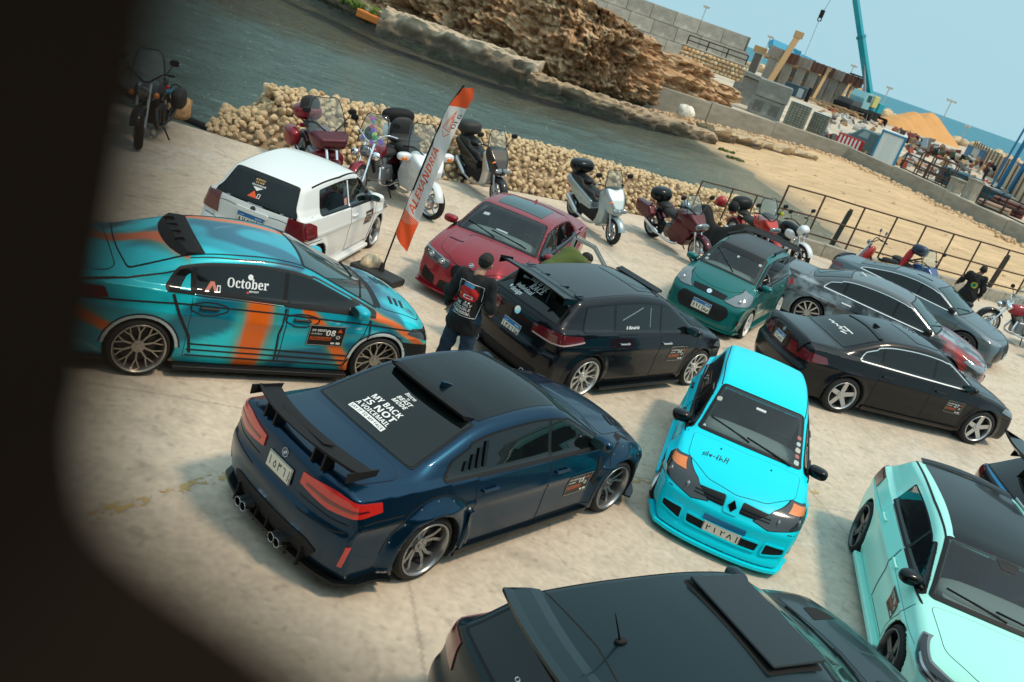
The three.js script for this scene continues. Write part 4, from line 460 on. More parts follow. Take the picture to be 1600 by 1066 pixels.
// --- red saloon
function carRed() {
  const red = paint(lin(0.27, 0.014, 0.024), { metalness: 0.35, roughness: 0.35 });
  const C = makeCar({ ...profF30, paint: red, cell: 0.026, open: 1, flare: 0.03, dlo: { ...dloF30 }, wheel: { rr: 0.25, style: 'split', mat: M.gun, z: 0.905, dish: 0.04 }, hood: (x, z) => (x > 0.9 ? 0.02 * sstep(0.4, 0.3, z - (x - 1.2) * 0.12) * sstep(1.1, 1.3, x) : 0) }, 'saloon_car', 'red saloon with black kidney grille facing the man in black shirt', 'car', [-0.58, -15.7], -101, SED), { F, root } = C;
  const hl = [[2, 0.56], [36, 0.58], [66, 0.69], [60, 0.74], [30, 0.7], [2, 0.66]];
  for (const s of [-1, 1]) {
    C.lay('headlamp', C.end(1, s), hl, M.lampdark, 0.006, { round: 0.02, cu: 3, cell: 0.03 }); for (const [a, b] of [[14, 0.62], [34, 0.645]]) { const q = C.on(C.end(1, s), a, b); part('lamp_ring', [tor(0.05, 0.011, q.p, [0, Math.PI / 2 - s * a * D2R * 0.8, 0], 24, 8), ell(0.035, 0.035, 0.035, 2, q.p)], M.silver, root); }
    C.line('lamp_brow', C.end(1, s), [[4, 0.665], [30, 0.7], [60, 0.735]], 0.02, M.lamp, 0.012);
    const kg = roundPoly([[s * 0.03, 0.5], [s * 0.22, 0.48], [s * 0.27, 0.58], [s * 0.22, 0.66], [s * 0.05, 0.67]], 0.03); C.lay('kidney_grille', FR.front(), kg, M.black, 0.012); C.line('grille_ring', FR.front(), kg, 0.02, M.gloss, 0.016, true);
    C.lay('bumper_intake', FR.front(), roundPoly([[s * 0.5, 0.22], [s * 0.76, 0.26], [s * 0.74, 0.46], [s * 0.5, 0.36]], 0.03), M.black, 0.004); C.lay('rear_lamp', C.end(-1, s), [[2, 0.8], [62, 0.84], [60, 0.92], [2, 0.92]], M.darkred, 0.006, { cu: 3 });
  }
  C.lay('lower_intake', FR.front(), roundPoly([[-0.44, 0.22], [0.44, 0.22], [0.4, 0.36], [-0.4, 0.36]], 0.03), M.black, 0.004); C.lip('front_splitter', C.around(1, 0.17, 86), 0.05, 0.025, red);
  C.panel('bonnet', FR.top(), roundPoly([[1.2, -0.68], [1.9, -0.62], [2.1, -0.3], [2.14, 0], [2.1, 0.3], [1.9, 0.62], [1.2, 0.68], [1.26, 0]], 0.08)); badge(C, FR.front(), 0, 0.74, 0.042, true);
  for (const s of [-1, 1]) C.lay('bonnet_vent', FR.top(), [[1.62, s * 0.36], [1.65, s * 0.36], [1.58, s * 0.62], [1.55, s * 0.62]], M.seam, 0.007);
  C.lay('sunroof', FR.top(), rect(-0.62, -0.42, 0.2, 0.42, 0.06), M.screen, 0.005); wipers(C, 0, [[0.05, 0.6, 1.1, 0.9], [-0.5, 0.15, 1.03, 0.98]]);
  C.lay('screen_sticker', FR.top(), rect(0.62, 0.36, 0.68, 0.46), std(lin(0.4, 0.45, 0.46), 0.5), 0.008); C.lay('screen_sticker', FR.top(), rect(0.9, -0.1, 0.93, 0.1), std(lin(0.4, 0.45, 0.46), 0.5), 0.008);
  shark(C, -0.75, red);
}
// --- black hatchback with tall wing
const profG7 = { H: 1.45, y0: 0.16, W: 0.9, wb: 2.63, R: 0.32,
  top: [[-2.14, 0.9], [-2.06, 1.02, 0.05], [-1.66, 1.365, 0.06], [-1.1, 1.42, 0.3], [-0.3, 1.45, 0.5], [0.35, 1.395, 0.2], [1.12, 1.01, 0.07], [1.7, 0.9, 0.3], [1.98, 0.8, 0.15], [2.14, 0.62]],
  front: [[0.1, 2.02], [0.2, 2.1], [0.36, 2.13], [0.55, 2.11], [0.7, 2.06], [0.9, 1.96]], rear: [[0.1, -2.0], [0.22, -2.1], [0.5, -2.14], [0.6, -2.14], [0.66, -2.09], [1.0, -2.08], [1.4, -1.9]],
  belt: [[-2.1, 0.97], [-1.0, 0.95], [1.2, 0.9], [2.1, 0.8]], plan: [[-2.14, 0.83], [-1.5, 0.885], [0, 0.895], [1.4, 0.885], [2.1, 0.8]], ws: [1.08, 0.37], rw: [-2.02, -1.69], rwIn: 0.09, ct: 0.035, cl: 1.9, doors: [[-0.85, 0.12, -0.7], [0.14, 1.14, 0.3]], mirror: [0.88, 0.95] };
function carGolf() {
  const black = paint(lin(0.004, 0.005, 0.009), { roughness: 0.3, metalness: 0.3, clearcoat: 0.5, specularIntensity: 0.3 });
  const C = makeCar({ ...profG7, paint: black, cell: 0.024, flare: 0.015, dlo: { x0: -1.55, s0: 0.25, x1: 1.0, split: [0.13, -0.92], dr: 0.16, trim: M.gloss }, handleMat: M.silver, wheel: { rr: 0.262, style: 'cross', n: 10, mat: std(lin(0.62, 0.62, 0.6), 0.3, 0.7), z: 0.905, w: 0.24, dish: 0.03 } }, 'hatchback_car', 'black hatchback with tall rear wing, white window script and number 14 board', 'car', [1.32, -13.45], 48.2, SED), { F, root } = C;
  for (const s of [-1, 1]) { C.lay('rear_lamp', C.end(-1, s), [[4, 0.79], [30, 0.78], [74, 0.86], [70, 0.93], [34, 0.95], [4, 0.92]], M.darkred, 0.01, { round: 0.03, cu: 3, cell: 0.03 }); C.line('lamp_strip', C.end(-1, s), [[6, 0.8], [32, 0.79], [74, 0.86]], 0.018, std(lin(0.5, 0.35, 0.32), 0.3), 0.016); C.lay('headlamp', C.end(1, s), [[4, 0.6], [40, 0.62], [68, 0.7], [58, 0.76], [4, 0.68]], M.lamp, 0.006, { cu: 3 }); C.line('shoulder_line', FR.side(s), [[-1.95, 0.8], [0, 0.78], [1.6, 0.72]], 0.008, M.seam, 0.001);
    part('side_skirt', rb(1.9, 0.05, 0.1, 0.015, [0, 0.14, s * 0.885]), M.gloss, root); C.lay('fender_vent', FR.side(s), [[1.02, 0.56], [1.2, 0.6], [1.22, 0.68], [1.06, 0.7]], M.seam, 0.003); C.line('bumper_seam', C.end(-1, s), [[0, 0.63], [40, 0.64], [84, 0.72]], 0.012, M.seam, 0.001); }
  C.panel('tailgate', FR.rear(), roundPoly([[-0.62, 0.62], [0.62, 0.62], [0.66, 0.98], [-0.66, 0.98]], 0.05)); C.lay('lower_bumper', FR.rear(), [[-0.6, 0.19], [0.6, 0.19], [0.64, 0.36], [-0.64, 0.36]], M.matte, 0.006, { round: 0.04 }); C.lip('rear_splitter', C.around(-1, 0.18, 84), 0.06, 0.025, M.gloss);
  for (const z of [-0.5, 0.5]) part('exhaust_tip', lathe([[0.042, -0.07], [0.046, 0.07], [0.038, 0.07], [0.036, -0.07]], 20, [-2.1, 0.26, z], [0, 0, Math.PI / 2]), M.chrome, root);
  plate(C, -1, 0.68, '1386|tq', { w: 0.36, h: 0.17, tilt: -0.12 }); badge(C, FR.rear(), 0, 0.93, 0.055);
  { // driver's door swung open, its bare window frame up against the man
    const g = new THREE.Group(); g.name = 'door'; g.userData.label = 'open front door with pale inner window frame'; root.add(g); g.position.set(1.08, 0, -0.86); g.rotation.y = -1.05; const W0 = [[0, 0.28], [0, 0.92], [-0.18, 0.98], [-0.62, 1.36], [-0.98, 1.4], [-1.02, 0.95], [-1.0, 0.28]], sh = new THREE.Shape(W0.map((p) => new THREE.Vector2(...p))), hole = new THREE.Path([[-0.24, 0.99], [-0.64, 1.32], [-0.94, 1.35], [-0.97, 0.97]].map((p) => new THREE.Vector2(...p))); sh.holes.push(hole);
    part('door_shell', new THREE.ExtrudeGeometry(sh, { depth: 0.05, bevelEnabled: true, bevelSize: 0.008, bevelThickness: 0.008, bevelSegments: 2 }), black, g); part('frame_trim', [-0.015, 0.07].flatMap((z) => [beam([-0.22, 0.99, z], [-0.64, 1.35, z], 0.05, 0.02), beam([-0.64, 1.35, z], [-0.97, 1.385, z], 0.05, 0.02), beam([-0.99, 1.38, z], [-1.0, 0.96, z], 0.05, 0.02)]), std(lin(0.5, 0.47, 0.4), 0.5), g); part('door_card', rb(0.9, 0.6, 0.04, 0.02, [-0.5, 0.6, -0.02]), M.seat, g); }
  // tall wing over the tailgate glass
  part('rear_wing', wing(C, -1.88, 1.39, 0.22, 0.68, { kick: 0.035, thick: 0.9, sweep: -0.05 }), M.gloss, root); for (const s of [-1, 1]) { part('wing_endplate', prism([[-0.15, -0.05], [0.1, -0.02], [0.1, 0.03], [-0.15, 0.06]], 0.01, 0.003, [-1.88, 1.38, s * 0.68]), M.gloss, root); part('wing_stay', [prism([[-0.08, 0], [0.07, 0.06], [0.05, 0.2], [-0.06, 0.2]], 0.022, 0.003, [-1.9, 1.2, s * 0.34])], M.gloss, root); for (const z of [0.2, 0.5]) part('wing_strake', prism([[-0.02, 0], [0.16, 0.0], [0.12, 0.012], [0, 0.012]], 0.05, 0.002, [-1.64, 1.385, s * z]), M.gloss, root); }
  part('roof_spoiler', wing(C, -1.68, 1.38, 0.24, 0.56, { kick: 0.0, sweep: 0.06, droop: 0.03 }), M.gloss, root);
  C.lay('roof_panel', FR.top(), roundPoly(roofPoly(F, -1.55, 0.3, 0.07), 0.06), paint(lin(0.012, 0.013, 0.016), { roughness: 0.4 }), 0.003); C.lay('sunroof', FR.top(), rect(-0.25, -0.42, 0.25, 0.42, 0.05), M.glass, 0.008); part('wind_deflector', prism([[0, 0], [0.14, 0.01], [0.12, 0.05], [0, 0.02]], 0.86, 0.004, [0.2, 1.405, 0]), M.gloss, root);
  C.lay('window_script', FR.rear(), rect(-0.42, 1.06, 0.2, 1.34), decal(canvasTex(256, 128, (x) => {  x.fillStyle = '#eef0f0'; x.font = 'italic bold 40px serif'; x.fillText('Born to', 70, 34); x.fillText('RACE', 110, 66); x.font = 'italic bold 30px sans-serif'; x.fillText('individual', 30, 94); x.fillText('design', 24, 122); x.beginPath(); x.arc(12, 108, 9, 0, 7); x.fill(); }), { roughness: 0.04, clearcoat: 1 }), 0.0095, { cell: 0.03 });
  C.lay('window_sticker', FR.side(1), rect(-0.68, 0.985, -0.3, 1.06), decal(canvasTex(128, 28, (x) => {  x.fillStyle = '#eef0f0'; x.font = 'italic bold 22px sans-serif'; x.fillText('b Bavaria', 4, 22); }), { roughness: 0.04, clearcoat: 1 }), 0.008);
  for (const [a, b] of [[[-0.75, 1.12], [-0.3, 1.28]], [[-0.12, 1.02], [-0.12, 1.28]]]) C.line('cage_bar', FR.side(1), [a, b], 0.016, M.steel, 0.006);
  C.panel('bonnet', FR.top(), roundPoly([[1.14, -0.66], [1.8, -0.6], [1.94, -0.3], [1.98, 0], [1.94, 0.3], [1.8, 0.6], [1.14, 0.66], [1.2, 0]], 0.08)); C.lay('start_board', FR.side(1), rect(0.44, 0.5, 0.84, 0.74), decal(boardTex('14')), 0.006); wipers(C, 0, [[0.05, 0.55, 1.06, 0.9], [-0.45, 0.15, 1.0, 0.97]]); C.lip('front_splitter', C.around(1, 0.17, 84), 0.05, 0.025, M.gloss);
}
// --- bright cyan hatchback
function carCyan() {
  const cyan = paint(lin(0.0, 0.7, 0.86), { metalness: 0, roughness: 0.36, clearcoat: 0.15, specularIntensity: 0.35 });
  const C = makeCar({ H: 1.41, y0: 0.12, W: 0.825, wb: 2.47, R: 0.3, paint: cyan, cell: 0.021, open: 1, flare: 0.035, flw: 0.14,
    top: [[-1.86, 0.85], [-1.79, 0.99, 0.05], [-1.5, 1.33, 0.07], [-0.9, 1.4, 0.3], [-0.2, 1.415, 0.5], [0.32, 1.36, 0.2], [1.08, 0.955, 0.07], [1.55, 0.84, 0.3], [1.86, 0.7, 0.2], [2.05, 0.5]],
    front: [[0.08, 2.06], [0.16, 2.08], [0.24, 2.03], [0.42, 2.0], [0.5, 2.0], [0.56, 1.95], [0.7, 1.88], [0.85, 1.72]], rear: [[0.1, -1.8], [0.25, -1.87], [0.5, -1.88], [0.8, -1.84], [1.3, -1.6]], belt: [[-1.85, 0.95], [-0.8, 0.93], [1.1, 0.86], [2, 0.72]], plan: [[-1.86, 0.75], [-1.2, 0.81], [0, 0.82], [1.3, 0.815], [1.75, 0.77], [2.05, 0.7]],
    pf: 0.16, pf4: 0.3, ws: [1.04, 0.36], rw: [-1.76, -1.52], rwIn: 0.09, dlo: { x0: -1.25, s0: 0.3, x1: 0.98, split: [0.1], dr: 0.16 }, doors: [[-0.8, 0.1, -0.65], [0.12, 1.08, 0.26]], mirror: [0.86, 0.9], mirrorMat: M.gloss, handleMat: M.black, wheel: { rr: 0.235, style: 'multi', n: 9, mat: M.silver, z: 0.825, w: 0.22, dish: 0.03, camber: 5 }, bowf: 0.2, th: 0.4 }, 'hatchback_car', 'bright cyan hatchback with dark headlamps and black script on its bonnet', 'car', [3.18, -10.95], -100, SED), { F, root } = C;
  const hl = [[3, 0.56], [16, 0.52], [56, 0.6], [70, 0.69], [66, 0.76], [46, 0.785], [20, 0.69]];
  for (const s of [-1, 1]) {
    C.lay('headlamp', C.end(1, s, 0.75, 0.22), hl, M.lampdark, 0.007, { round: 0.04, cu: 2, cell: 0.025 }); C.line('lamp_gap', C.end(1, s, 0.75, 0.22), roundPoly(hl, 0.04), 0.012, M.seam, 0.002, true); C.lay('indicator', C.end(1, s, 0.75, 0.22), [[34, 0.7], [56, 0.69], [64, 0.74], [46, 0.77]], M.amber, 0.011, { round: 0.02, cu: 2, cell: 0.025 });
    for (const [a, b, r] of [[24, 0.6, 0.05], [44, 0.635, 0.042]]) { const q = C.on(C.end(1, s, 0.75, 0.22), a, b); part('lamp_reflector', ell(r, r, r * 0.5, 2, [q.p[0] - 0.018, q.p[1], q.p[2]]), M.lamp, root); }
    C.lay('upper_grille', FR.front(), roundPoly([[s * 0.09, 0.57], [s * 0.42, 0.57], [s * 0.44, 0.655], [s * 0.1, 0.68]], 0.02), M.black, 0.004, { cell: 0.03 }); for (const y of [0.595, 0.625]) C.line('grille_bar', FR.front(), [[s * 0.1, y], [s * 0.43, y - 0.01]], 0.012, M.gloss, 0.014);
    C.lay('bumper_intake', FR.front(), roundPoly([[s * 0.46, 0.24], [s * 0.7, 0.28], [s * 0.7, 0.36], [s * 0.47, 0.38]], 0.03), M.black, 0.004, { cell: 0.03 }); C.line('intake_lip', FR.front(), roundPoly([[s * 0.46, 0.24], [s * 0.7, 0.28], [s * 0.7, 0.36], [s * 0.47, 0.38]], 0.03), 0.016, cyan, 0.02, true);
    C.line('bumper_seam', C.end(1, s), [[30, 0.52], [60, 0.52], [86, 0.56]], 0.01, M.seam, 0.001); part('side_skirt', rb(1.75, 0.06, 0.1, 0.02, [0, 0.13, s * 0.815]), cyan, root); C.lay('rear_lamp', C.end(-1, s), [[40, 0.7], [80, 0.7], [80, 0.95], [44, 0.95]], M.red, 0.006, { cu: 3 });
    C.line('roof_gutter', FR.top(), [[-1.4, s * 0.52], [-0.4, s * 0.55], [0.3, s * 0.53]], 0.01, M.seam, 0.002); const wj = C.on(FR.top(), 1.26, s * 0.3); part('washer_jet', rb(0.03, 0.018, 0.02, 0.006, wj.p), M.black, root);
  }
  C.lay('lower_intake', FR.front(), roundPoly([[-0.4, 0.25], [0.4, 0.25], [0.42, 0.36], [-0.42, 0.36]], 0.03), M.black, 0.004, { cell: 0.03 }); C.line('intake_lip', FR.front(), roundPoly([[-0.4, 0.25], [0.4, 0.25], [0.42, 0.36], [-0.42, 0.36]], 0.03), 0.02, cyan, 0.02, true); C.lay('plate_mount', FR.front(), rect(-0.24, 0.38, 0.24, 0.44, 0.01), paint(lin(0.002, 0.16, 0.33)), 0.012);
  C.lip('front_splitter', C.around(1, 0.1, 88), 0.045, 0.035, cyan);
  plate(C, 1, 0.315, '2128|qdf', { w: 0.42, h: 0.115, blue: false, tilt: -0.1 });
  { const q = C.on(FR.front(), 0, 0.615), d = prism([[0, 0.075], [0.05, 0], [0, -0.075], [-0.05, 0]], 0.03, 0.008); d.rotateY(Math.PI / 2); d.rotateZ(0.35); d.translate(q.p[0] + 0.02, q.p[1], 0); part('badge', d, M.gloss, root); C.lay('badge_mount', FR.front(), roundPoly([[-0.08, 0.53], [0.08, 0.53], [0.09, 0.69], [-0.09, 0.69]], 0.03), cyan, 0.015, { cell: 0.03 }); }
  C.panel('bonnet', FR.top(), roundPoly([[1.1, -0.64], [1.5, -0.63], [1.76, -0.34], [1.83, 0], [1.76, 0.34], [1.5, 0.63], [1.1, 0.64], [1.18, 0]], 0.06), { gap: 0.01 });
  wipers(C, 0, [[0.02, 0.52, 1.0, 0.82], [-0.5, 0.06, 1.03, 0.95]]);
  C.lay('bonnet_script', FR.top(), rect(1.5, 0.16, 1.36, 0.5), (() => { const t = decal(canvasTex(256, 96, (x) => { x.clearRect(0, 0, 256, 96); x.strokeStyle = '#0c1a22'; x.lineWidth = 7; x.lineCap = 'round'; const p = (...a) => { x.beginPath(); a.forEach((q, i) => (i ? x.lineTo(...q) : x.moveTo(...q))); x.stroke(); }; p([30, 34], [16, 44], [30, 58], [14, 70]); p([42, 30], [40, 66]); p([56, 16], [54, 66]); p([70, 44], [92, 42], [84, 66], [72, 54], [94, 40]); p([106, 50], [118, 50]); p([146, 18], [140, 70], [132, 54], [144, 46]); p([166, 20], [160, 72], [176, 48], [190, 72]); p([214, 14], [202, 78]); p([236, 14], [226, 80]); p([206, 46], [232, 46]); })); t.transparent = true; t.alphaTest = 0.5; return t; })(), 0.006, { uv: 'fwd' });
  const stk = [[0.94, -0.56, 0.06], [0.86, -0.55, 0.05], [0.78, -0.54, 0.06], [0.7, -0.53, 0.05], [0.62, -0.52, 0.05], [0.54, 0.5, 0.06], [0.95, 0.56, 0.03]]; stk.forEach(([x, z, r], i) => C.lay('screen_sticker', FR.top(), roundPoly([[x - r / 2, z - r / 2], [x + r / 2, z - r / 2], [x + r / 2, z + r / 2], [x - r / 2, z + r / 2]], 0.02), std([lin(0.4, 0.5, 0.5), lin(0.35, 0.1, 0.1), lin(0.45, 0.45, 0.4)][i % 3], 0.5), 0.009)); C.lay('screen_sticker', FR.top(), rect(0.5, -0.06, 0.53, 0.06), std(lin(0.6, 0.65, 0.65), 0.5), 0.009);
  C.lay('start_board', FR.side(1), rect(0.4, 0.44, 0.76, 0.66), decal(boardTex('21')), 0.006);
}
// --- white hatchback
function carWhite() {
  const white = paint(lin(0.74, 0.76, 0.75), { metalness: 0, roughness: 0.3 });
  const C = makeCar({ H: 1.48, y0: 0.14, W: 0.832, wb: 2.455, R: 0.295, paint: white, cell: 0.026, open: 2, flare: 0.03,
    top: [[-1.86, 0.92], [-1.82, 1.02, 0.04], [-1.56, 1.4, 0.07], [-1.0, 1.46, 0.3], [-0.2, 1.48, 0.5], [0.38, 1.42, 0.2], [1.1, 1.0, 0.07], [1.65, 0.86, 0.3], [1.86, 0.75, 0.15], [1.98, 0.6]], front: [[0.1, 1.9], [0.3, 1.97], [0.6, 1.95], [0.9, 1.8]], rear: [[0.1, -1.78], [0.2, -1.86], [0.5, -1.88], [0.6, -1.87], [0.66, -1.83], [1.0, -1.82], [1.4, -1.7]],
    belt: [[-1.86, 1.0], [-0.8, 0.97], [1.1, 0.9], [1.95, 0.8]], plan: [[-1.86, 0.77], [-1.2, 0.82], [0, 0.83], [1.3, 0.82], [1.95, 0.74]], ws: [1.06, 0.42], rw: [-1.8, -1.56], rwIn: 0.075, dlo: { x0: -1.15, s0: 0.15, x1: 1.0, split: [-0.12], dr: 0.16, d: 0.13, pillar: white }, doors: [[-0.1, 1.06, 0.05]], handleMat: white, mirror: [0.84, 0.95], mirrorMat: white, th: 0.36, wheel: { rr: 0.235, style: 'multi', n: 7, mat: M.silver, z: 0.835, w: 0.22, dish: 0.07, camber: 7 } }, 'hatchback_car', 'white three door hatchback with stickered rear window beside the flag banner', 'car', [-3.78, -13.92], 84, SED), { F, root } = C;
  for (const s of [-1, 1]) { C.lay('rear_lamp', C.end(-1, s, 0.6, 0.2), [[28, 0.72], [78, 0.74], [76, 0.9], [56, 0.98], [30, 1.0]], M.darkred, 0.012, { round: 0.04, cu: 3, cell: 0.03 }); C.lay('headlamp', C.end(1, s), [[10, 0.6], [70, 0.66], [62, 0.78], [16, 0.72]], M.lamp, 0.006, { cu: 3 }); part('side_skirt', rb(1.8, 0.07, 0.12, 0.03, [0, 0.15, s * 0.82]), white, root); C.line('roof_gutter', FR.top(), [[-1.3, s * 0.545], [-0.4, s * 0.57], [0.35, s * 0.55]], 0.018, M.seam, 0.002); C.line('body_crease', FR.side(s), [[-1.7, 0.72], [0, 0.7], [1.6, 0.66]], 0.006, M.steel, 0.001); C.line('bumper_seam', C.end(-1, s), [[4, 0.64], [40, 0.66], [84, 0.68]], 0.01, M.seam, 0.001); }
  C.panel('tailgate', FR.rear(), roundPoly([[-0.55, 0.64], [0.55, 0.64], [0.62, 1.0], [-0.62, 1.0]], 0.05)); C.lay('plate_brow', FR.rear(), rect(-0.24, 0.87, 0.24, 0.93, 0.02), white, 0.03); plate(C, -1, 0.78, '8747|d', { w: 0.4, h: 0.18, tilt: -0.1 }); badge(C, FR.rear(), 0, 0.95, 0.04);
  C.lay('rear_window_sticker', FR.top(), rect(-1.77, -0.16, -1.6, 0.06), decal(canvasTex(128, 256, (x) => {  x.fillStyle = '#d8b070'; x.font = 'bold 30px sans-serif'; x.fillText('RIDES', 16, 40); x.fillText('CLUB', 22, 74); x.fillStyle = '#e6e6e2'; x.fillText('OctobeR', 2, 110); x.beginPath(); x.moveTo(20, 124); x.lineTo(108, 124); x.lineTo(64, 172); x.fill(); x.fillStyle = '#e65a1c'; x.beginPath(); x.moveTo(8, 252); x.lineTo(48, 176); x.lineTo(92, 252); x.fill(); x.strokeStyle = '#e6e6e2'; x.lineWidth = 6; x.strokeRect(88, 200, 20, 44); })), 0.0095, { uv: 'back', cell: 0.03 });
  C.lay('start_board', FR.side(1), rect(0.55, 0.56, 0.88, 0.78), decal(boardTex('11')), 0.006); C.lay('window_sticker', FR.side(1), rect(-0.3, 1.0, -0.2, 1.1), std(lin(0.5, 0.25, 0.22), 0.5), 0.008);
  wipers(C, 0, [[0.0, 0.55, 1.03, 0.9]]);
}
// --- green city car
function carGreen() {
  const green = paint(lin(0.001, 0.13, 0.125), { metalness: 0.45, roughness: 0.38 });
  const C = makeCar({ H: 1.54, y0: 0.15, W: 0.8, wb: 2.38, R: 0.29, paint: green, cell: 0.024, open: 2, flare: 0.02, rt: 0.1,
    top: [[-1.72, 0.92], [-1.68, 1.05, 0.04], [-1.5, 1.46, 0.07], [-0.9, 1.52, 0.3], [-0.1, 1.54, 0.5], [0.42, 1.47, 0.2], [1.12, 1.04, 0.07], [1.5, 0.93, 0.25], [1.72, 0.8, 0.2], [1.92, 0.6]], front: [[0.1, 1.92], [0.2, 1.95], [0.35, 1.93], [0.55, 1.9], [0.66, 1.84], [0.9, 1.64]], rear: [[0.1, -1.66], [0.3, -1.74], [0.6, -1.74], [1.4, -1.6]],
    belt: [[-1.72, 1.04], [-0.6, 1.0], [1.1, 0.93], [1.9, 0.78]], plan: [[-1.72, 0.75], [-1.1, 0.795], [0, 0.8], [1.2, 0.795], [1.9, 0.72]], pf: 0.14, pf4: 0.3, ws: [1.08, 0.44], rw: [-1.66, -1.5], rwIn: 0.09, th: 0.32, dlo: { x0: -1.3, s0: 0.2, x1: 1.02, split: [0.12], dr: 0.15 }, doors: [[-0.75, 0.1, -0.6], [0.12, 1.08, 0.28]], mirror: [0.9, 0.98], wheel: { rr: 0.23, style: 'multi', n: 8, mat: M.white, z: 0.815, w: 0.21, dish: 0.03, camber: 4 } }, 'hatchback_car', 'metallic green city car with black roof and blue topped front plate', 'car', [3.93, -18.8], -114, SED), { F, root } = C;
  for (const s of [-1, 1]) { const hl = [[14, 0.68], [34, 0.66], [66, 0.74], [74, 0.88], [60, 0.93], [32, 0.82]]; C.lay('headlamp', C.end(1, s, 0.7, 0.18), hl, M.lamp, 0.01, { round: 0.04, cu: 2.5, cell: 0.025 }); C.line('lamp_rim', C.end(1, s, 0.7, 0.18), roundPoly(hl, 0.04), 0.016, M.black, 0.004, true); const q = C.on(C.end(1, s, 0.7, 0.18), 40, 0.75); part('lamp_reflector', ell(0.05, 0.05, 0.03, 2, q.p), M.silver, root); C.lay('fog_lamp', C.end(1, s), [[34, 0.34], [46, 0.34], [46, 0.42], [34, 0.42]], M.lampdark, 0.01, { round: 0.02, cu: 3 }); part('roof_bar', [bar([-1.2, 1.54, s * 0.5], [0.1, 1.56, s * 0.52], 0.016), bar([-1.1, 1.47, s * 0.5], [-1.1, 1.55, s * 0.5], 0.02), bar([0.0, 1.49, s * 0.52], [0.0, 1.56, s * 0.52], 0.02)], M.matte, root); C.line('sill_stripe', FR.side(s), [[-0.8, 0.5], [0.9, 0.46]], 0.02, M.chrome, 0.005); part('side_skirt', rb(1.7, 0.07, 0.1, 0.02, [0, 0.16, s * 0.79]), green, root); C.lay('rear_lamp', C.end(-1, s), [[40, 0.7], [80, 0.7], [80, 1.05], [50, 1.05]], M.darkred, 0.006, { cu: 4 }); }
  C.lay('upper_grille', FR.front(), roundPoly([[-0.32, 0.69], [0.32, 0.69], [0.36, 0.775], [0, 0.79], [-0.36, 0.775]], 0.03), M.black, 0.006, { cell: 0.03 }); C.lay('lower_grille', FR.front(), roundPoly([[-0.44, 0.3], [0.44, 0.3], [0.54, 0.46], [0.46, 0.6], [-0.46, 0.6], [-0.54, 0.46]], 0.06), M.black, 0.006, { cell: 0.03 }); badge(C, FR.front(), 0, 0.735, 0.05);
  plate(C, 1, 0.45, '894|ts', { w: 0.38, h: 0.19, tilt: -0.08 }); C.panel('bonnet', FR.top(), roundPoly([[1.14, -0.62], [1.4, -0.6], [1.62, -0.34], [1.68, 0], [1.62, 0.34], [1.4, 0.6], [1.14, 0.62], [1.2, 0]], 0.06));
  C.lay('roof_panel', FR.top(), roundPoly(roofPoly(F, -1.4, 0.42, 0.08), 0.08), std(lin(0.03, 0.034, 0.038), 0.45), 0.004); part('roof_spoiler', wing(C, -1.6, 1.53, 0.4, 0.62, { kick: 0.03, thick: 1.4, droop: 0.03 }), M.matte, root); C.lip('front_splitter', C.around(1, 0.15, 86), 0.03, 0.03, green);
  C.lay('sun_strip', FR.top(), roundPoly(glassEdge(F, 0.6, 0.44, 0.09), 0.03), M.black, 0.0085); wipers(C, 0, [[-0.1, 0.45, 1.05, 0.62]]); for (const [x, z, r] of [[0.6, -0.45, 0.06], [0.95, 0.5, 0.06], [0.85, 0.52, 0.05], [0.66, 0.0, 0.05]]) C.lay('screen_sticker', FR.top(), roundPoly([[x - r / 2, z - r / 2], [x + r / 2, z - r / 2], [x + r / 2, z + r / 2], [x - r / 2, z + r / 2]], 0.02), std(lin(0.35, 0.4, 0.4), 0.5), 0.009);
}
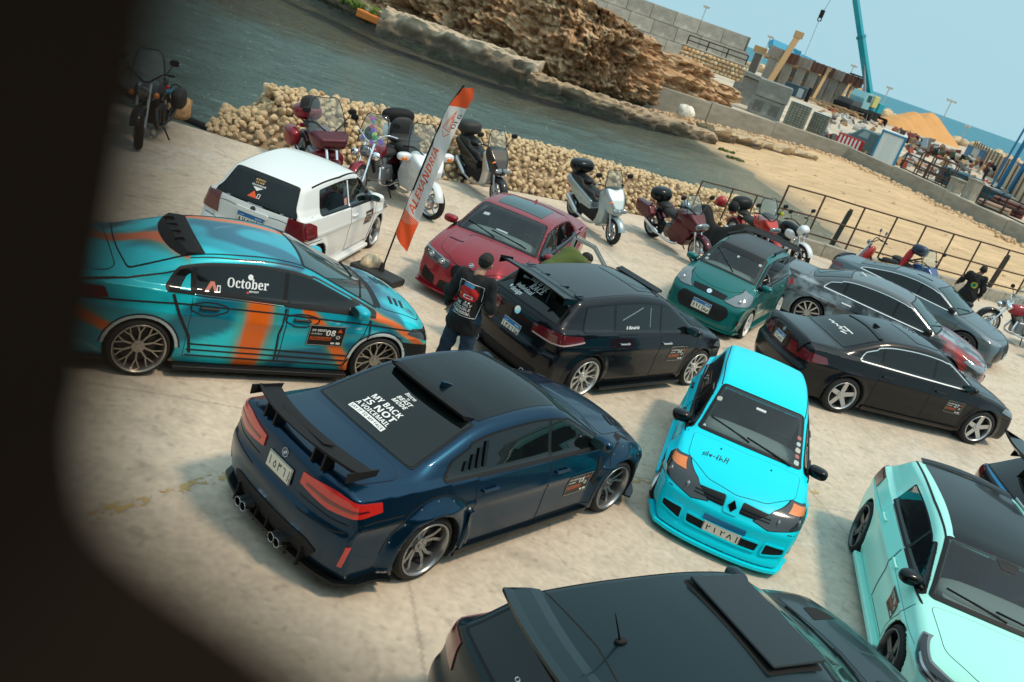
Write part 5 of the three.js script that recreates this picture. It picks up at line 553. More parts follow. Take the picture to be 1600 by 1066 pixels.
// --- grey coupe
function carCoupe() {
  const grey = paint(lin(0.1, 0.14, 0.16), { metalness: 0.4, roughness: 0.4 });
  const C = makeCar({ ...profE60, H: 1.4, paint: grey, cell: 0.03, top: [[-2.36, 0.94], [-2.28, 1.03, 0.05], [-2.1, 1.05], [-1.7, 1.09, 0.15], [-0.75, 1.34, 0.4], [-0.1, 1.39, 0.5], [0.42, 1.34, 0.2], [1.2, 0.965, 0.07], [1.8, 0.85, 0.3], [2.15, 0.72, 0.15], [2.3, 0.56]], front: [[0.1, 2.16], [0.2, 2.25], [0.38, 2.3], [0.55, 2.27], [0.7, 2.2], [0.9, 2.1]], rear: [[0.1, -2.24], [0.5, -2.38], [0.66, -2.34], [1.1, -2.28]], ws: [1.14, 0.42], rw: [-1.64, -0.82], dlo: { ...dloE60, x0: -1.5, s0: 1.6, x1: 1.04, split: [0.0], dr: 0.1 }, doors: [[-0.2, 1.2, 0.0]], mirrorMat: M.black, wheel: { rr: 0.255, style: 'multi', n: 10, mat: M.gun, z: 0.92, w: 0.25, dish: 0.04 } }, 'coupe_car', 'plain grey coupe parked nearest the metal fence', 'car', [9.4, -23.45], -33, SED), { F, root } = C;
  for (const s of [-1, 1]) { C.lay('headlamp', C.end(1, s), [[10, 0.62], [40, 0.63], [72, 0.72], [60, 0.76], [12, 0.68]], M.lamp, 0.006, { round: 0.02, cu: 3 }); C.lay('rear_lamp', C.end(-1, s), [[6, 0.76], [70, 0.82], [60, 0.9], [6, 0.88]], M.darkred, 0.006, { cu: 3 }); C.lay('grille', FR.front(), roundPoly([[s * 0.03, 0.4], [s * 0.3, 0.4], [s * 0.26, 0.6], [s * 0.04, 0.62]], 0.03), M.black, 0.006); }
  C.lay('dark_nose', FR.front(), roundPoly([[-0.6, 0.2], [0.6, 0.2], [0.7, 0.4], [0.5, 0.64], [-0.5, 0.64], [-0.7, 0.4]], 0.06), M.gloss, 0.003); plate(C, 1, 0.36, '5|td', {}); C.panel('bonnet', FR.top(), roundPoly([[1.2, -0.7], [1.96, -0.62], [2.08, -0.3], [2.12, 0], [2.08, 0.3], [1.96, 0.62], [1.2, 0.7], [1.26, 0]], 0.08)); wipers(C, 0, [[0.05, 0.6, 1.12, 0.93]]);
  C.lay('boot_lip', FR.top(), roundPoly([[-2.28, -0.6], [-2.16, -0.68], [-2.16, 0.68], [-2.28, 0.6]], 0.03), M.black, 0.03); C.lay('roof_slot', FR.top(), rect(-0.3, 0.3, 0.1, 0.36, 0.02), M.black, 0.006);
}
// --- dark teal hatchback under the camera
function carTeal() {
  const teal = paint(lin(0.003, 0.016, 0.021), { metalness: 0.35, roughness: 0.3, clearcoat: 0.4, specularIntensity: 0.4 });
  const C = makeCar({ ...profG7, paint: teal, cell: 0.024, dlo: { x0: -1.55, s0: 0.25, x1: 1.0, split: [0.13, -0.92], dr: 0.16 }, wheel: { rr: 0.24, style: 'split', mat: M.gun, z: 0.9, dish: 0.03 } }, 'hatchback_car', 'dark teal hatchback with raised sunroof, its roof cut by the frame bottom', 'car', [2.33, -5.76], 36, SED), { F, root } = C;
  part('roof_spoiler', wing(C, -1.76, 1.38, 0.32, 0.6, { kick: 0.02, sweep: 0.08, droop: 0.03, thick: 1.5 }), teal, root); C.line('spoiler_gap', FR.top(), [[-1.66, -0.56], [-1.6, 0], [-1.66, 0.56]], 0.012, M.seam, 0.002); C.line('spoiler_gap', FR.top(), [[-1.5, -0.57], [-1.44, 0], [-1.5, 0.57]], 0.012, M.seam, 0.002);
  { const q = C.on(FR.top(), -1.3, 0); part('roof_aerial', [bar([-1.26, q.p[1], 0], [-1.42, q.p[1] + 0.26, 0], 0.009, 0.004), ell(0.05, 0.022, 0.028, 2.2, [-1.26, q.p[1] + 0.01, 0])], M.matte, root); }
  { const y = F.T(-0.1, 0.3); part('sunroof', rb(0.56, 0.025, 0.92, 0.012, [-0.02, y + 0.03, 0], [0, 0, -0.05]), paint(lin(0.006, 0.008, 0.009), { roughness: 0.2, clearcoat: 0.5, specularIntensity: 0.3 }), root); C.lay('sunroof_opening', FR.top(), rect(-0.34, -0.48, 0.26, 0.48, 0.04), M.seam, 0.002); }
  C.line('roof_seam', FR.top(), [[-1.4, 0.59], [0.3, 0.575]], 0.012, M.seam, 0.002); C.line('roof_seam', FR.top(), [[-1.4, -0.59], [0.3, -0.575]], 0.012, M.seam, 0.002);
  for (const s of [-1, 1]) { C.lay('rear_lamp', C.end(-1, s), [[20, 0.76], [74, 0.8], [70, 0.96], [24, 0.96]], M.darkred, 0.01, { round: 0.03, cu: 3 }); C.lay('headlamp', C.end(1, s), [[12, 0.62], [66, 0.72], [56, 0.78], [16, 0.7]], M.lamp, 0.006, { cu: 3 }); C.lay('bonnet_scoop', FR.top(), roundPoly([[1.3, s * 0.34], [1.72, s * 0.4], [1.6, s * 0.54], [1.36, s * 0.52]], 0.03), M.seam, 0.006); }
  C.panel('bonnet', FR.top(), roundPoly([[1.14, -0.66], [1.8, -0.6], [1.94, -0.3], [1.98, 0], [1.94, 0.3], [1.8, 0.6], [1.14, 0.66], [1.2, 0]], 0.08)); wipers(C, 0, [[0.05, 0.55, 1.06, 0.9], [-0.45, 0.15, 1.0, 0.97]]);
  C.lay('window_sticker', FR.top(), rect(-1.98, -0.1, -1.9, 0.06), decal(canvasTex(64, 64, (x) => {  x.fillStyle = '#d8dcdc'; x.font = 'bold 26px serif'; x.fillText('Oct', 8, 30); x.fillText('14', 20, 58); })), 0.0095, { uv: 'back', cell: 0.03 });
}
// --- mint hatchback
function carMint() {
  const mint = paint(lin(0.38, 0.86, 0.76), { metalness: 0, roughness: 0.3 });
  const C = makeCar({ ...profG7, H: 1.4, top: profG7.top.map((p) => [p[0], p[1] - 0.05 * sstep(0.7, 1.2, p[1]), p[2]]), R: 0.33, paint: mint, cell: 0.021, open: 1, seatMat: std(lin(0.005, 0.09, 0.16), 0.7), flare: 0.01, dlo: { x0: -0.95, s0: -0.15, x1: 1.02, split: [0.13], d: 0.15, dr: 0.16 }, mirrorMat: M.gloss, wheel: { rr: 0.272, style: 'star', n: 5, mat: M.gun, z: 0.905, w: 0.24, dish: 0.03 }, ra: 0.365 }, 'hatchback_car', 'pale mint hatchback with black roof and grey five spoke wheels', 'car', [5.45, -8.86], -98, SED), { F, root } = C;
  C.lay('roof', FR.top(), roundPoly(roofPoly(F, -1.6, 0.34, 0.1), 0.07), M.gloss, 0.004); C.line('roof_edge', FR.top(), [[-1.6, 0.6], [-0.4, 0.62], [0.33, 0.6]], 0.02, M.black, 0.003); part('roof_rail', tube([[-1.5, 1.35, -0.56], [-0.6, 1.4, -0.58], [0.2, 1.38, -0.57]], 0.014, 20), M.silver, root); part('roof_spoiler', wing(C, -1.66, 1.335, 0.16, 0.54, { kick: 0.0, sweep: 0.05, droop: 0.03, thick: 0.8 }), M.gloss, root);
  const hl = [[6, 0.63], [34, 0.62], [60, 0.7], [76, 0.83], [70, 0.845], [46, 0.76], [8, 0.7]];
  for (const s of [-1, 1]) { C.lay('headlamp', C.end(1, s), hl, M.lampdark, 0.006, { round: 0.02, cu: 2, cell: 0.025 }); C.line('lamp_chrome', C.end(1, s), roundPoly(hl, 0.02), 0.014, M.lamp, 0.01, true); C.line('lamp_blade', C.end(1, s), [[14, 0.66], [36, 0.665], [58, 0.74]], 0.02, M.silver, 0.012); C.line('shoulder_line', FR.side(s), [[-1.95, 0.79], [0, 0.775], [1.6, 0.72]], 0.006, std(lin(0.1, 0.3, 0.27), 0.6), 0.001); part('side_skirt', rb(1.9, 0.07, 0.1, 0.02, [0, 0.15, s * 0.885]), mint, root); C.lay('rear_lamp', C.end(-1, s), [[20, 0.76], [74, 0.8], [70, 0.96], [24, 0.96]], M.darkred, 0.01, { round: 0.03, cu: 3 }); }
  C.panel('bonnet', FR.top(), roundPoly([[1.14, -0.72], [1.7, -0.64], [1.92, -0.34], [1.97, 0], [1.92, 0.34], [1.7, 0.64], [1.14, 0.72], [1.2, 0]], 0.08), { gap: 0.01 }); wipers(C, 0, [[0.02, 0.58, 1.05, 0.9], [-0.52, 0.12, 1.0, 0.98]]); C.lay('cowl', FR.top(), roundPoly(glassEdge(F, 1.12, 1.06, 0.09), 0.02), M.black, 0.008);
  C.lay('sensor_pod', FR.top(), roundPoly([[0.38, -0.12], [0.5, -0.07], [0.5, 0.07], [0.38, 0.12]], 0.03), M.black, 0.0085); C.lay('start_board', FR.side(1), rect(0.62, 0.5, 0.92, 0.72), decal(boardTex('19')), 0.006); C.lay('front_grille', FR.front(), rect(-0.5, 0.24, 0.5, 0.44, 0.04), M.black, 0.004); C.lip('front_splitter', C.around(1, 0.17, 84), 0.04, 0.025, mint);
}
// --- blue hatchback cut by the right edge
function carEdge() {
  const blue = paint(lin(0.002, 0.26, 0.52), { metalness: 0.3 });
  const C = makeCar({ ...profG7, paint: blue, cell: 0.03, dlo: { x0: -1.55, s0: 0.25, x1: 1.0, split: [0.13, -0.92], dr: 0.16 }, wheel: { rr: 0.25, style: 'split', mat: M.gun, z: 0.9, dish: 0.03 } }, 'hatchback_car', 'blue hatchback with black roof wing behind the mint car', 'car', [8.7, -11.45], 0, SED), { F, root } = C;
  C.lay('roof', FR.top(), roundPoly(roofPoly(F, -1.6, 0.34, 0.08), 0.07), M.gloss, 0.004); part('rear_wing', wing(C, -1.95, 1.5, 0.36, 0.62, { kick: 0.05, thick: 1.4, sweep: 0.1 }), M.gloss, root); for (const s of [-1, 1]) { part('wing_stay', prism([[-0.1, 0], [0.08, 0.05], [0.05, 0.17], [-0.08, 0.17]], 0.025, 0.004, [-1.84, 1.34, s * 0.35]), M.gloss, root); C.lay('rear_lamp', C.end(-1, s), [[16, 0.76], [74, 0.8], [70, 0.98], [20, 0.98]], M.darkred, 0.01, { round: 0.03, cu: 3 }); }
  C.lay('tailgate_trim', FR.rear(), roundPoly([[-0.66, 0.86], [0.66, 0.86], [0.68, 1.0], [-0.68, 1.0]], 0.04), M.gloss, 0.006); C.panel('bonnet', FR.top(), roundPoly([[1.14, -0.66], [1.8, -0.6], [1.94, -0.3], [1.98, 0], [1.94, 0.3], [1.8, 0.6], [1.14, 0.66], [1.2, 0]], 0.08));
}
// ---------- setting ----------
function sheet(x0, x1, nx, z0, z1, nz, f) { const P = [], U = [], ix = []; for (let j = 0; j <= nz; j++) for (let i = 0; i <= nx; i++) { const x = lerp(x0, x1, i / nx), z = lerp(z0, z1, j / nz); P.push(x, f(x, z), z); U.push(x, -z); } for (let j = 0; j < nz; j++) for (let i = 0; i < nx; i++) { const a = j * (nx + 1) + i; ix.push(a, a + nx + 1, a + 1, a + 1, a + nx + 1, a + nx + 2); } const g = new THREE.BufferGeometry(); g.setAttribute('position', new THREE.Float32BufferAttribute(P, 3)); g.setAttribute('uv', new THREE.Float32BufferAttribute(U, 2)); g.setIndex(ix); g.computeVertexNormals(); return g; }
const grit = dataTex(512, 512, (u, v) => { const t = (s, o) => { const a = u * s, b = v * s, w = (x) => x; let r = 0; const bl = (n, q) => { const x = a % s, y = b % s, k = u, l = v; return lerp(lerp(n(x, y), n(x - s, y), k), lerp(n(x, y - s), n(x - s, y - s), k), l); }; return bl((x, y) => noise(x + 100, y + 100, o), 0); }; const c = t(60, 1) * 0.45 + t(150, 2) * 0.35 + t(18, 3) * 0.2; return [c, c, c]; }, false);
const gritAt = (m) => { const t = grit.clone(); t.repeat.set(m, m); t.needsUpdate = true; return t; };
const concreteTex = dataTex(512, 512, (u, v) => { const wr = (s, o) => { const a = u * s, b = v * s; return lerp(lerp(fbm(a, b, o, 3), fbm(a - s, b, o, 3), u), lerp(fbm(a, b - s, o, 3), fbm(a - s, b - s, o, 3), u), v); }; const c = 0.86 + (wr(6, 3.3) - 0.5) * 0.5 + (wr(40, 8.1) - 0.5) * 0.22; return [c, c * 0.99, c * 0.965]; });
const conc = (c, rep = 0.3, o = {}) => { const t = concreteTex.clone(); t.repeat.set(rep, rep); t.needsUpdate = true; return std(c, 0.9, 0, { map: t, bumpMap: gritAt(0.8), bumpScale: 0.006, ...o }); };

{ // concrete quay the cars stand on
  const rim = [[-60, -10], [-9.5, -18.3], [-8.1, -18.5], [-5.8, -18.9], [-3.6, -20.9], [-1.5, -22.8], [-0.1, -23.8], [2.2, -25.5], [4.6, -27], [7.3, -28.9], [9.2, -29.1], [14.5, -31.6], [40, -40], [60, -10], [60, 0.6], [-60, 0.6]];
  const sh = new THREE.Shape(rim.map(([x, z]) => new THREE.Vector2(x, -z))), g = new THREE.ExtrudeGeometry(sh, { depth: 2.2, bevelEnabled: false }); g.rotateX(-Math.PI / 2); g.translate(0, -2.2, 0);
  const p = g.attributes.position, uv = g.attributes.uv, S0 = 36; for (let i = 0; i < p.count; i++) uv.setXY(i, (p.getX(i) + 17) / S0, (2 - p.getZ(i)) / S0);
  const N = 1536, marks = []; const r = rng(5); for (let i = 0; i < 26; i++) marks.push([r() * 36, r() * 36, 4 + r() * 18, r() * 6.28, 0.07 + r() * 0.1, 0.25 + r() * 0.5, 0.3 + r() * 0.7]);
  const lot = dataTex(N, N, (u, v) => {
    const x = u * S0, y = v * S0, a = fbm(x * 0.28, y * 0.28, 1.5, 4), b = fbm(x * 1.3 + 40, y * 1.3, 4.5, 3), c = noise(x * 9, y * 9, 7), d = noise(x * 27, y * 27, 3), sw = fbm(x * 0.5 + y * 0.32, (y - x * 0.6) * 2.8, 9, 3);
    let k = sstep(0.38, 0.62, a * 0.7 + b * 0.3), R = lerp(0.56, 0.555, k), G = lerp(0.465, 0.47, k), B = lerp(0.36, 0.372, k);
    let m = 1.02 + (b - 0.5) * 0.14 + (c - 0.5) * 0.13 + (d - 0.5) * 0.24 + (sw - 0.5) * 0.16; const ck = Math.abs(fbm(x * 0.35, y * 0.35, 60, 4) - 0.5); if (ck < 0.0018 && fbm(x * 0.2, y * 0.2, 70, 2) > 0.56) m *= 0.82; const oil = fbm(x * 0.8, y * 0.8, 80, 3); if (oil > 0.68) m *= 1 - (oil - 0.68) * 1.3 * (0.6 + 0.4 * noise(x * 8, y * 8, 81)); 
    for (const [cx, cy, rr, t0, w, am, ln] of marks) { const dx = x - cx - Math.cos(t0) * rr, dy = y - cy - Math.sin(t0) * rr, q = Math.abs(Math.hypot(dx, dy) - rr); if (q < w) { const an = Math.abs(((Math.atan2(-dy, -dx) - t0 + 9.42) % 6.283) - 3.1416); if (an < ln * 0.6) m *= 1 - 0.16 * am * (1 - q / w) * sstep(0.35, 0.6, noise(x * 5, y * 5, cx)); } }
    const sp = noise(x * 3.1, y * 3.1, 21); if (sp > 0.8) m *= 1 - (sp - 0.8) * 1.0; const sk = noise(x * 14, y * 14, 33); if (sk > 0.88) m *= 0.82; const pale = fbm(x * 0.9 - y * 0.7, (x + y) * 0.22, 14, 3); if (pale > 0.6) { const q = (pale - 0.6) * 2.2 * noise(x * 6, y * 6, 2); R = lerp(R, 0.56, q); G = lerp(G, 0.56, q); B = lerp(B, 0.54, q); }
    const jx = Math.abs(((x * 0.94 + y * 0.34 + 2.2 + (noise(x, y, 50) - 0.5) * 0.05) % 6) - 3), jy = Math.abs(((y * 0.94 - x * 0.34 + 40 + (noise(x, y, 51) - 0.5) * 0.05) % 6) - 3); if (Math.min(jx, jy) < 0.016) m *= 0.78;
    const f = (q) => Math.pow(clamp(q * m), 1 / 2.2); return [f(R), f(G), f(B)]; });
  lot.anisotropy = 8; struct('quay_pavement', g, std(0xffffff, 0.93, 0, { map: lot, bumpMap: gritAt(24), bumpScale: 0.004 }));
  // worn yellow bay line
  const yl = dataTex(512, 32, (u, v) => { const n = fbm(u * 40, v * 3, 2, 4) + (noise(u * 160, v * 14, 5) - 0.5) * 0.25 - Math.abs(v - 0.5) * 0.25; return [0.73, 0.62, 0.42, n > 0.52 ? 1 : 0]; }); yl.wrapS = yl.wrapT = THREE.ClampToEdgeWrapping;
  for (const [a, b] of [[[-3.4, -5.05], [-2.1, -7.35]], [[-6.2, -0.1], [-3.4, -5.05]], [[1.7, -9.9], [4.6, -11.6]]]) { const L = Math.hypot(b[0] - a[0], b[1] - a[1]), q = new THREE.PlaneGeometry(L, 0.14).rotateX(-Math.PI / 2).rotateY(Math.atan2(a[1] - b[1], b[0] - a[0])).translate((a[0] + b[0]) / 2, 0.004, (a[1] + b[1]) / 2); struct('bay_line_marking', q, std(0xffffff, 0.9, 0, { map: yl, alphaTest: 0.5, transparent: true })); }
}
// cove bed and beach, water, sea
const shoreX = curve([[-90, 4], [-66, 5.2], [-61, 6.2], [-54, 8.7], [-49, 10.6], [-44, 11.5], [-38, 11.3], [-32, 9.5], [-26, 7]], 2);
const bedY = (x, z) => { const d = x - shoreX(z); return clamp(-1.2 + d * (d > 0 ? 0.055 : 0.09) + (fbm(x * 0.35, z * 0.35, 3, 3) - 0.5) * 0.16 + (fbm(x * 1.6, z * 1.6, 8, 3) - 0.5) * 0.1 * sstep(-1, 3, d), -2.4, -0.45 + (fbm(x * 0.5, z * 0.5, 6) - 0.5) * 0.25); };
{
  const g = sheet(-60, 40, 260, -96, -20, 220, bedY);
  colorize(g, (x, y, z) => { const d = x - shoreX(z) + (fbm(x * 0.6, z * 0.6, 2) - 0.5) * 2.4, n = fbm(x * 0.9, z * 1.7, 5, 4), m = noise(x * 6, z * 6, 1), r = noise(x * 1.2 + z * 0.5, z * 5, 4); let c = [0.62, 0.42, 0.235].map((q) => q * (0.66 + n * 0.42 + m * 0.14 + (r - 0.5) * 0.24)); const wet = sstep(2.6, 0.2, d); c = c.map((q, i) => lerp(q, [0.26, 0.205, 0.145][i], wet * 0.8)); const deep = sstep(-1, -9, d); c = c.map((q, i) => lerp(q, [0.165, 0.195, 0.172][i] * (0.6 + n * 0.8), deep)); const cliffRefl = sstep(-50, -57, z + (n - 0.5) * 7) * sstep(0.5, -1.5, d); c = c.map((q, i) => lerp(q, [0.13, 0.088, 0.042][i] * (0.6 + m * 0.8), cliffRefl)); return c; });  // brown toward the cliff: its reflection and sunken rock painted into the bed
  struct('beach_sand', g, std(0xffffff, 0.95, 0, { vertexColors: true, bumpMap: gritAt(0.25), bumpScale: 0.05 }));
  const tile = (s, f) => dataTex(s, s, (u, v) => { const L = 16, h = (a, b) => { let q = 0, n = 0; for (const [sx, sy, w, o] of [[1.1, 2.6, 1, 0], [2.6, 5.6, 0.6, 9], [6, 13, 0.34, 17], [13, 27, 0.16, 31]]) { q += w * noise(a * sx + b * sx * 0.25, b * sy - a * sy * 0.2, o); n += w; } return q / n; }, a = u * L, b = v * L, k = sstep(0, 1, u), l = sstep(0, 1, v); const c = lerp(lerp(h(a, b), h(a - L, b), k), lerp(h(a, b - L), h(a - L, b - L), k), l); const e = clamp((c - 0.5) * f + 0.5); return [e, e, e]; }, false);
  const rip = tile(1024, 2.2); rip.repeat.set(1 / 14, 1 / 14);
  const wg = sheet(-60, 18, 1, -96, -17.5, 1, () => -1.2);
  struct('cove_water', wg, new THREE.MeshPhysicalMaterial({ color: lin(0.66, 0.76, 0.77), roughness: 0.06, transmission: 1, thickness: 0, ior: 1.33, bumpMap: rip, bumpScale: 0.4 }));
  const rs = rip.clone(); rs.repeat.set(1 / 60, 1 / 60); rs.needsUpdate = true;
  struct('sea_water', sheet(-4000, 6000, 1, -7000, -96, 1, () => -1.24), new THREE.MeshPhysicalMaterial({ color: lin(0.02, 0.2, 0.28), roughness: 0.4, ior: 1.33, bumpMap: rs, bumpScale: 1.2 }));
  struct('sea_bed', new THREE.PlaneGeometry(9000, 9000).rotateX(-Math.PI / 2).translate(0, -3, -2000), std(lin(0.03, 0.05, 0.05), 0.95));
}
// stones of every size, from a few shared shapes
const stoneGeo = []; for (let k = 0; k < 10; k++) { const g = mergeVertices((() => { const q = new THREE.IcosahedronGeometry(1, 2); q.deleteAttribute('uv'); q.deleteAttribute('normal'); return q; })()), p = g.attributes.position; for (let i = 0; i < p.count; i++) { const v = V(p.getX(i), p.getY(i), p.getZ(i)), n = fbm(v.x * 1.1 + k * 9, v.y * 1.1, v.z * 1.1 + k * 3, 3), q = fbm(v.x * 3 + k, v.y * 3, v.z * 3, 2); let s = 0.62 + n * 0.7 + (q - 0.5) * 0.25; for (const c of [[1, 0.3, 0.2], [-0.6, 0.8, 0.3], [0.1, -0.3, 1], [-0.3, 0.2, -1], [0.3, 1, -0.2], [-1, -0.2, 0.1], [0.6, 0.5, 0.8], [0.7, 0.2, -0.8], [-0.7, 0.3, 0.9], [0, 0.9, 0.5], [0.2, -1, 0.1]]) { const w = V(...c).applyAxisAngle(V(0, 1, 0), k * 1.3).normalize(), d = v.dot(w) * s, lim = 0.58 + 0.16 * hash3(k, Math.round(c[0] * 9), Math.round(c[2] * 9 + c[1] * 31)); if (d > lim) s *= lim / d; } p.setXYZ(i, v.x * s, v.y * s * 0.86, v.z * s); } g.computeVertexNormals(); const u = new Float32Array(p.count * 2); for (let i = 0; i < p.count; i++) { u[i * 2] = p.getX(i) + p.getZ(i) * 0.6; u[i * 2 + 1] = p.getY(i) + p.getZ(i) * 0.5; } g.setAttribute('uv', new THREE.BufferAttribute(u, 2)); stoneGeo.push(g); }
const stoneTex = dataTex(256, 256, (u, v) => { const h = (a, b) => fbm(a, b, 3, 4), a = u * 5, b = v * 5; const c = lerp(lerp(h(a, b), h(a - 5, b), u), lerp(h(a, b - 5), h(a - 5, b - 5), u), v), d = noise(u * 60, v * 60, 2); const k = 0.9 + (c - 0.5) * 0.8 + (d - 0.5) * 0.14; return [k, k * 0.98, k * 0.95]; });
const stoneMats = [[0.95, 0.66, 0.38], [1, 0.76, 0.48], [0.85, 0.53, 0.28], [1, 0.82, 0.58], [0.78, 0.56, 0.36], [0.68, 0.34, 0.16]].map((c) => std(lin(...c), 0.92, 0, { map: stoneTex, bumpMap: gritAt(1.2), bumpScale: 0.02 }));
{ // rubble bank between quay and cove
  const base = [[-7.5, -18.75], [-5.8, -19.1], [-3.6, -21.1], [-1.5, -23], [-0.1, -24], [2.2, -25.7], [4.6, -27.2], [6.4, -28.6]], L = [0]; for (let i = 1; i < base.length; i++) L.push(L[i - 1] + Math.hypot(base[i][0] - base[i - 1][0], base[i][1] - base[i - 1][1]));
  const T = L[L.length - 1], at = (s) => { let i = 0; while (i < L.length - 2 && L[i + 1] < s) i++; const t = (s - L[i]) / (L[i + 1] - L[i]), a = base[i], b = base[i + 1], l = Math.hypot(b[0] - a[0], b[1] - a[1]); return [lerp(a[0], b[0], t), lerp(a[1], b[1], t), (b[1] - a[1]) / l, -(b[0] - a[0]) / l]; };
  const bank = thing('rubble_bank', 'bank of rough tan limestone rubble between quay and cove', 'rubble bank'); const H = (s) => lerp(0.12, 1, sstep(0, 1.9, s)) * lerp(0.95, 0.7, sstep(6, T, s));
  const prof = (s, w) => { const h = H(s); return w < 1.3 ? h * Math.sin((Math.min(w, 1.3) / 1.3) * 1.45) : w < 1.9 ? h : h - (w - 1.9) * 1.15; };
  { const P = [], ix = [], U = [], n = 60, m = 12; for (let i = 0; i <= n; i++) for (let j = 0; j <= m; j++) { const s = (i / n) * T, w = (j / m) * 3.6, [x, z, nx, nz] = at(s); P.push(x - nx * -w * 0 + (-(-nx)) * -w * 0 + nxo(nx, w), prof(s, w) - 0.1, z + nzo(nz, w)); U.push(s, w); } function nxo(nx, w) { return nx * w; } function nzo(nz, w) { return nz * w; } for (let i = 0; i < n; i++) for (let j = 0; j < m; j++) { const a = i * (m + 1) + j; ix.push(a, a + 1, a + m + 1, a + 1, a + m + 2, a + m + 1); } const g = new THREE.BufferGeometry(); g.setAttribute('position', new THREE.Float32BufferAttribute(P, 3)); g.setAttribute('uv', new THREE.Float32BufferAttribute(U, 2)); g.setIndex(ix); g.computeVertexNormals(); part('packed_earth', g, std(lin(0.34, 0.24, 0.15), 1, 0, { bumpMap: gritAt(0.6), bumpScale: 0.03 }), bank); }
  const r = rng(11), put = [], grid = new Map(); let fails = 0;
  while (put.length < 1700 && fails < 14000) { const s = r() * T, w = r() * 2.5 - 0.05, big = s < 4.2, R0 = (big ? 0.07 + 0.17 * r() * r() * r() : 0.062 + 0.06 * r() * r()); const [x, z, nx, nz] = at(s), y = prof(s, w), X = x + nx * w, Z = z + nz * w; let ok = true; for (const q of put) if (Math.hypot(q[0] - X, q[1] - y, q[2] - Z) < (q[3] + R0) * 0.74) { ok = false; break; } if (!ok) { fails++; continue; } put.push([X, y, Z, R0, w, s]); }
  put.sort((a, b) => b[3] / Math.hypot(b[0], b[1] - 5, b[2]) - a[3] / Math.hypot(a[0], a[1] - 5, a[2]) + (a[4] > 2.1 ? -9 : 0) + (b[4] > 2.1 ? 9 : 0)); const rest = [];
  put.forEach(([x, y, z, R0, w, s], i) => { const g = stoneGeo[Math.floor(r() * 10)], sc = [R0 * (1 + r() * 0.5), R0 * (0.85 + r() * 0.35), R0 * (0.95 + r() * 0.4)], rot = [r() * 6, r() * 6, r() * 6], mt = stoneMats[r() < 0.05 ? 5 : Math.floor(r() * 5)]; if (i < 300) { const m = part('stone', g, mt, bank); m.position.set(x, y + 0.02, z); m.rotation.set(...rot); m.scale.set(...sc); } else rest.push(xf(g, [x, y + 0.02, z], rot, sc)); });
  for (let i = 0; i < 700; i++) { const s = r() * T, w = r() * 2.4, [x, z, nx, nz] = at(s); rest.push(xf(stoneGeo[i % 10], [x + nx * w, prof(s, w) - 0.03, z + nz * w], [r() * 6, r() * 6, 0], 0.03 + r() * 0.045)); }
  const rm = part('small_stones', rest, stoneMats[1], bank); rm.userData.kind = 'stuff';
  const bo = one('boulder', xf(stoneGeo[3], [0, 0, 0], [0.2, 0.6, 0], [0.4, 0.36, 0.34]), stoneMats[2], 'lone round brown boulder at the left end of the rubble bank', 'boulder'); bo.position.set(-8.15, 0.27, -18.75);
  const bu = thing('tub', 'small blue plastic tub behind the lone boulder', 'tub', [-8.5, 0, -19.3], 0.4); part('tub_body', rb(0.36, 0.42, 0.3, 0.03, [0, 0.22, 0]), std(lin(0.01, 0.2, 0.36), 0.5), bu); part('handle', tor(0.1, 0.012, [0, 0.46, 0]), M.black, bu);
  const fl = one('dark_tube', tube([[-30, -1.14, -28.5], [-18, -1.12, -25.6], [-10.5, -1.12, -23.4], [-6.6, -1.1, -22.6]], 0.09, 40), M.matte, 'dark tube lying in the cove behind the rubble bank', 'boom');  // dark tube laid along the water surface
}
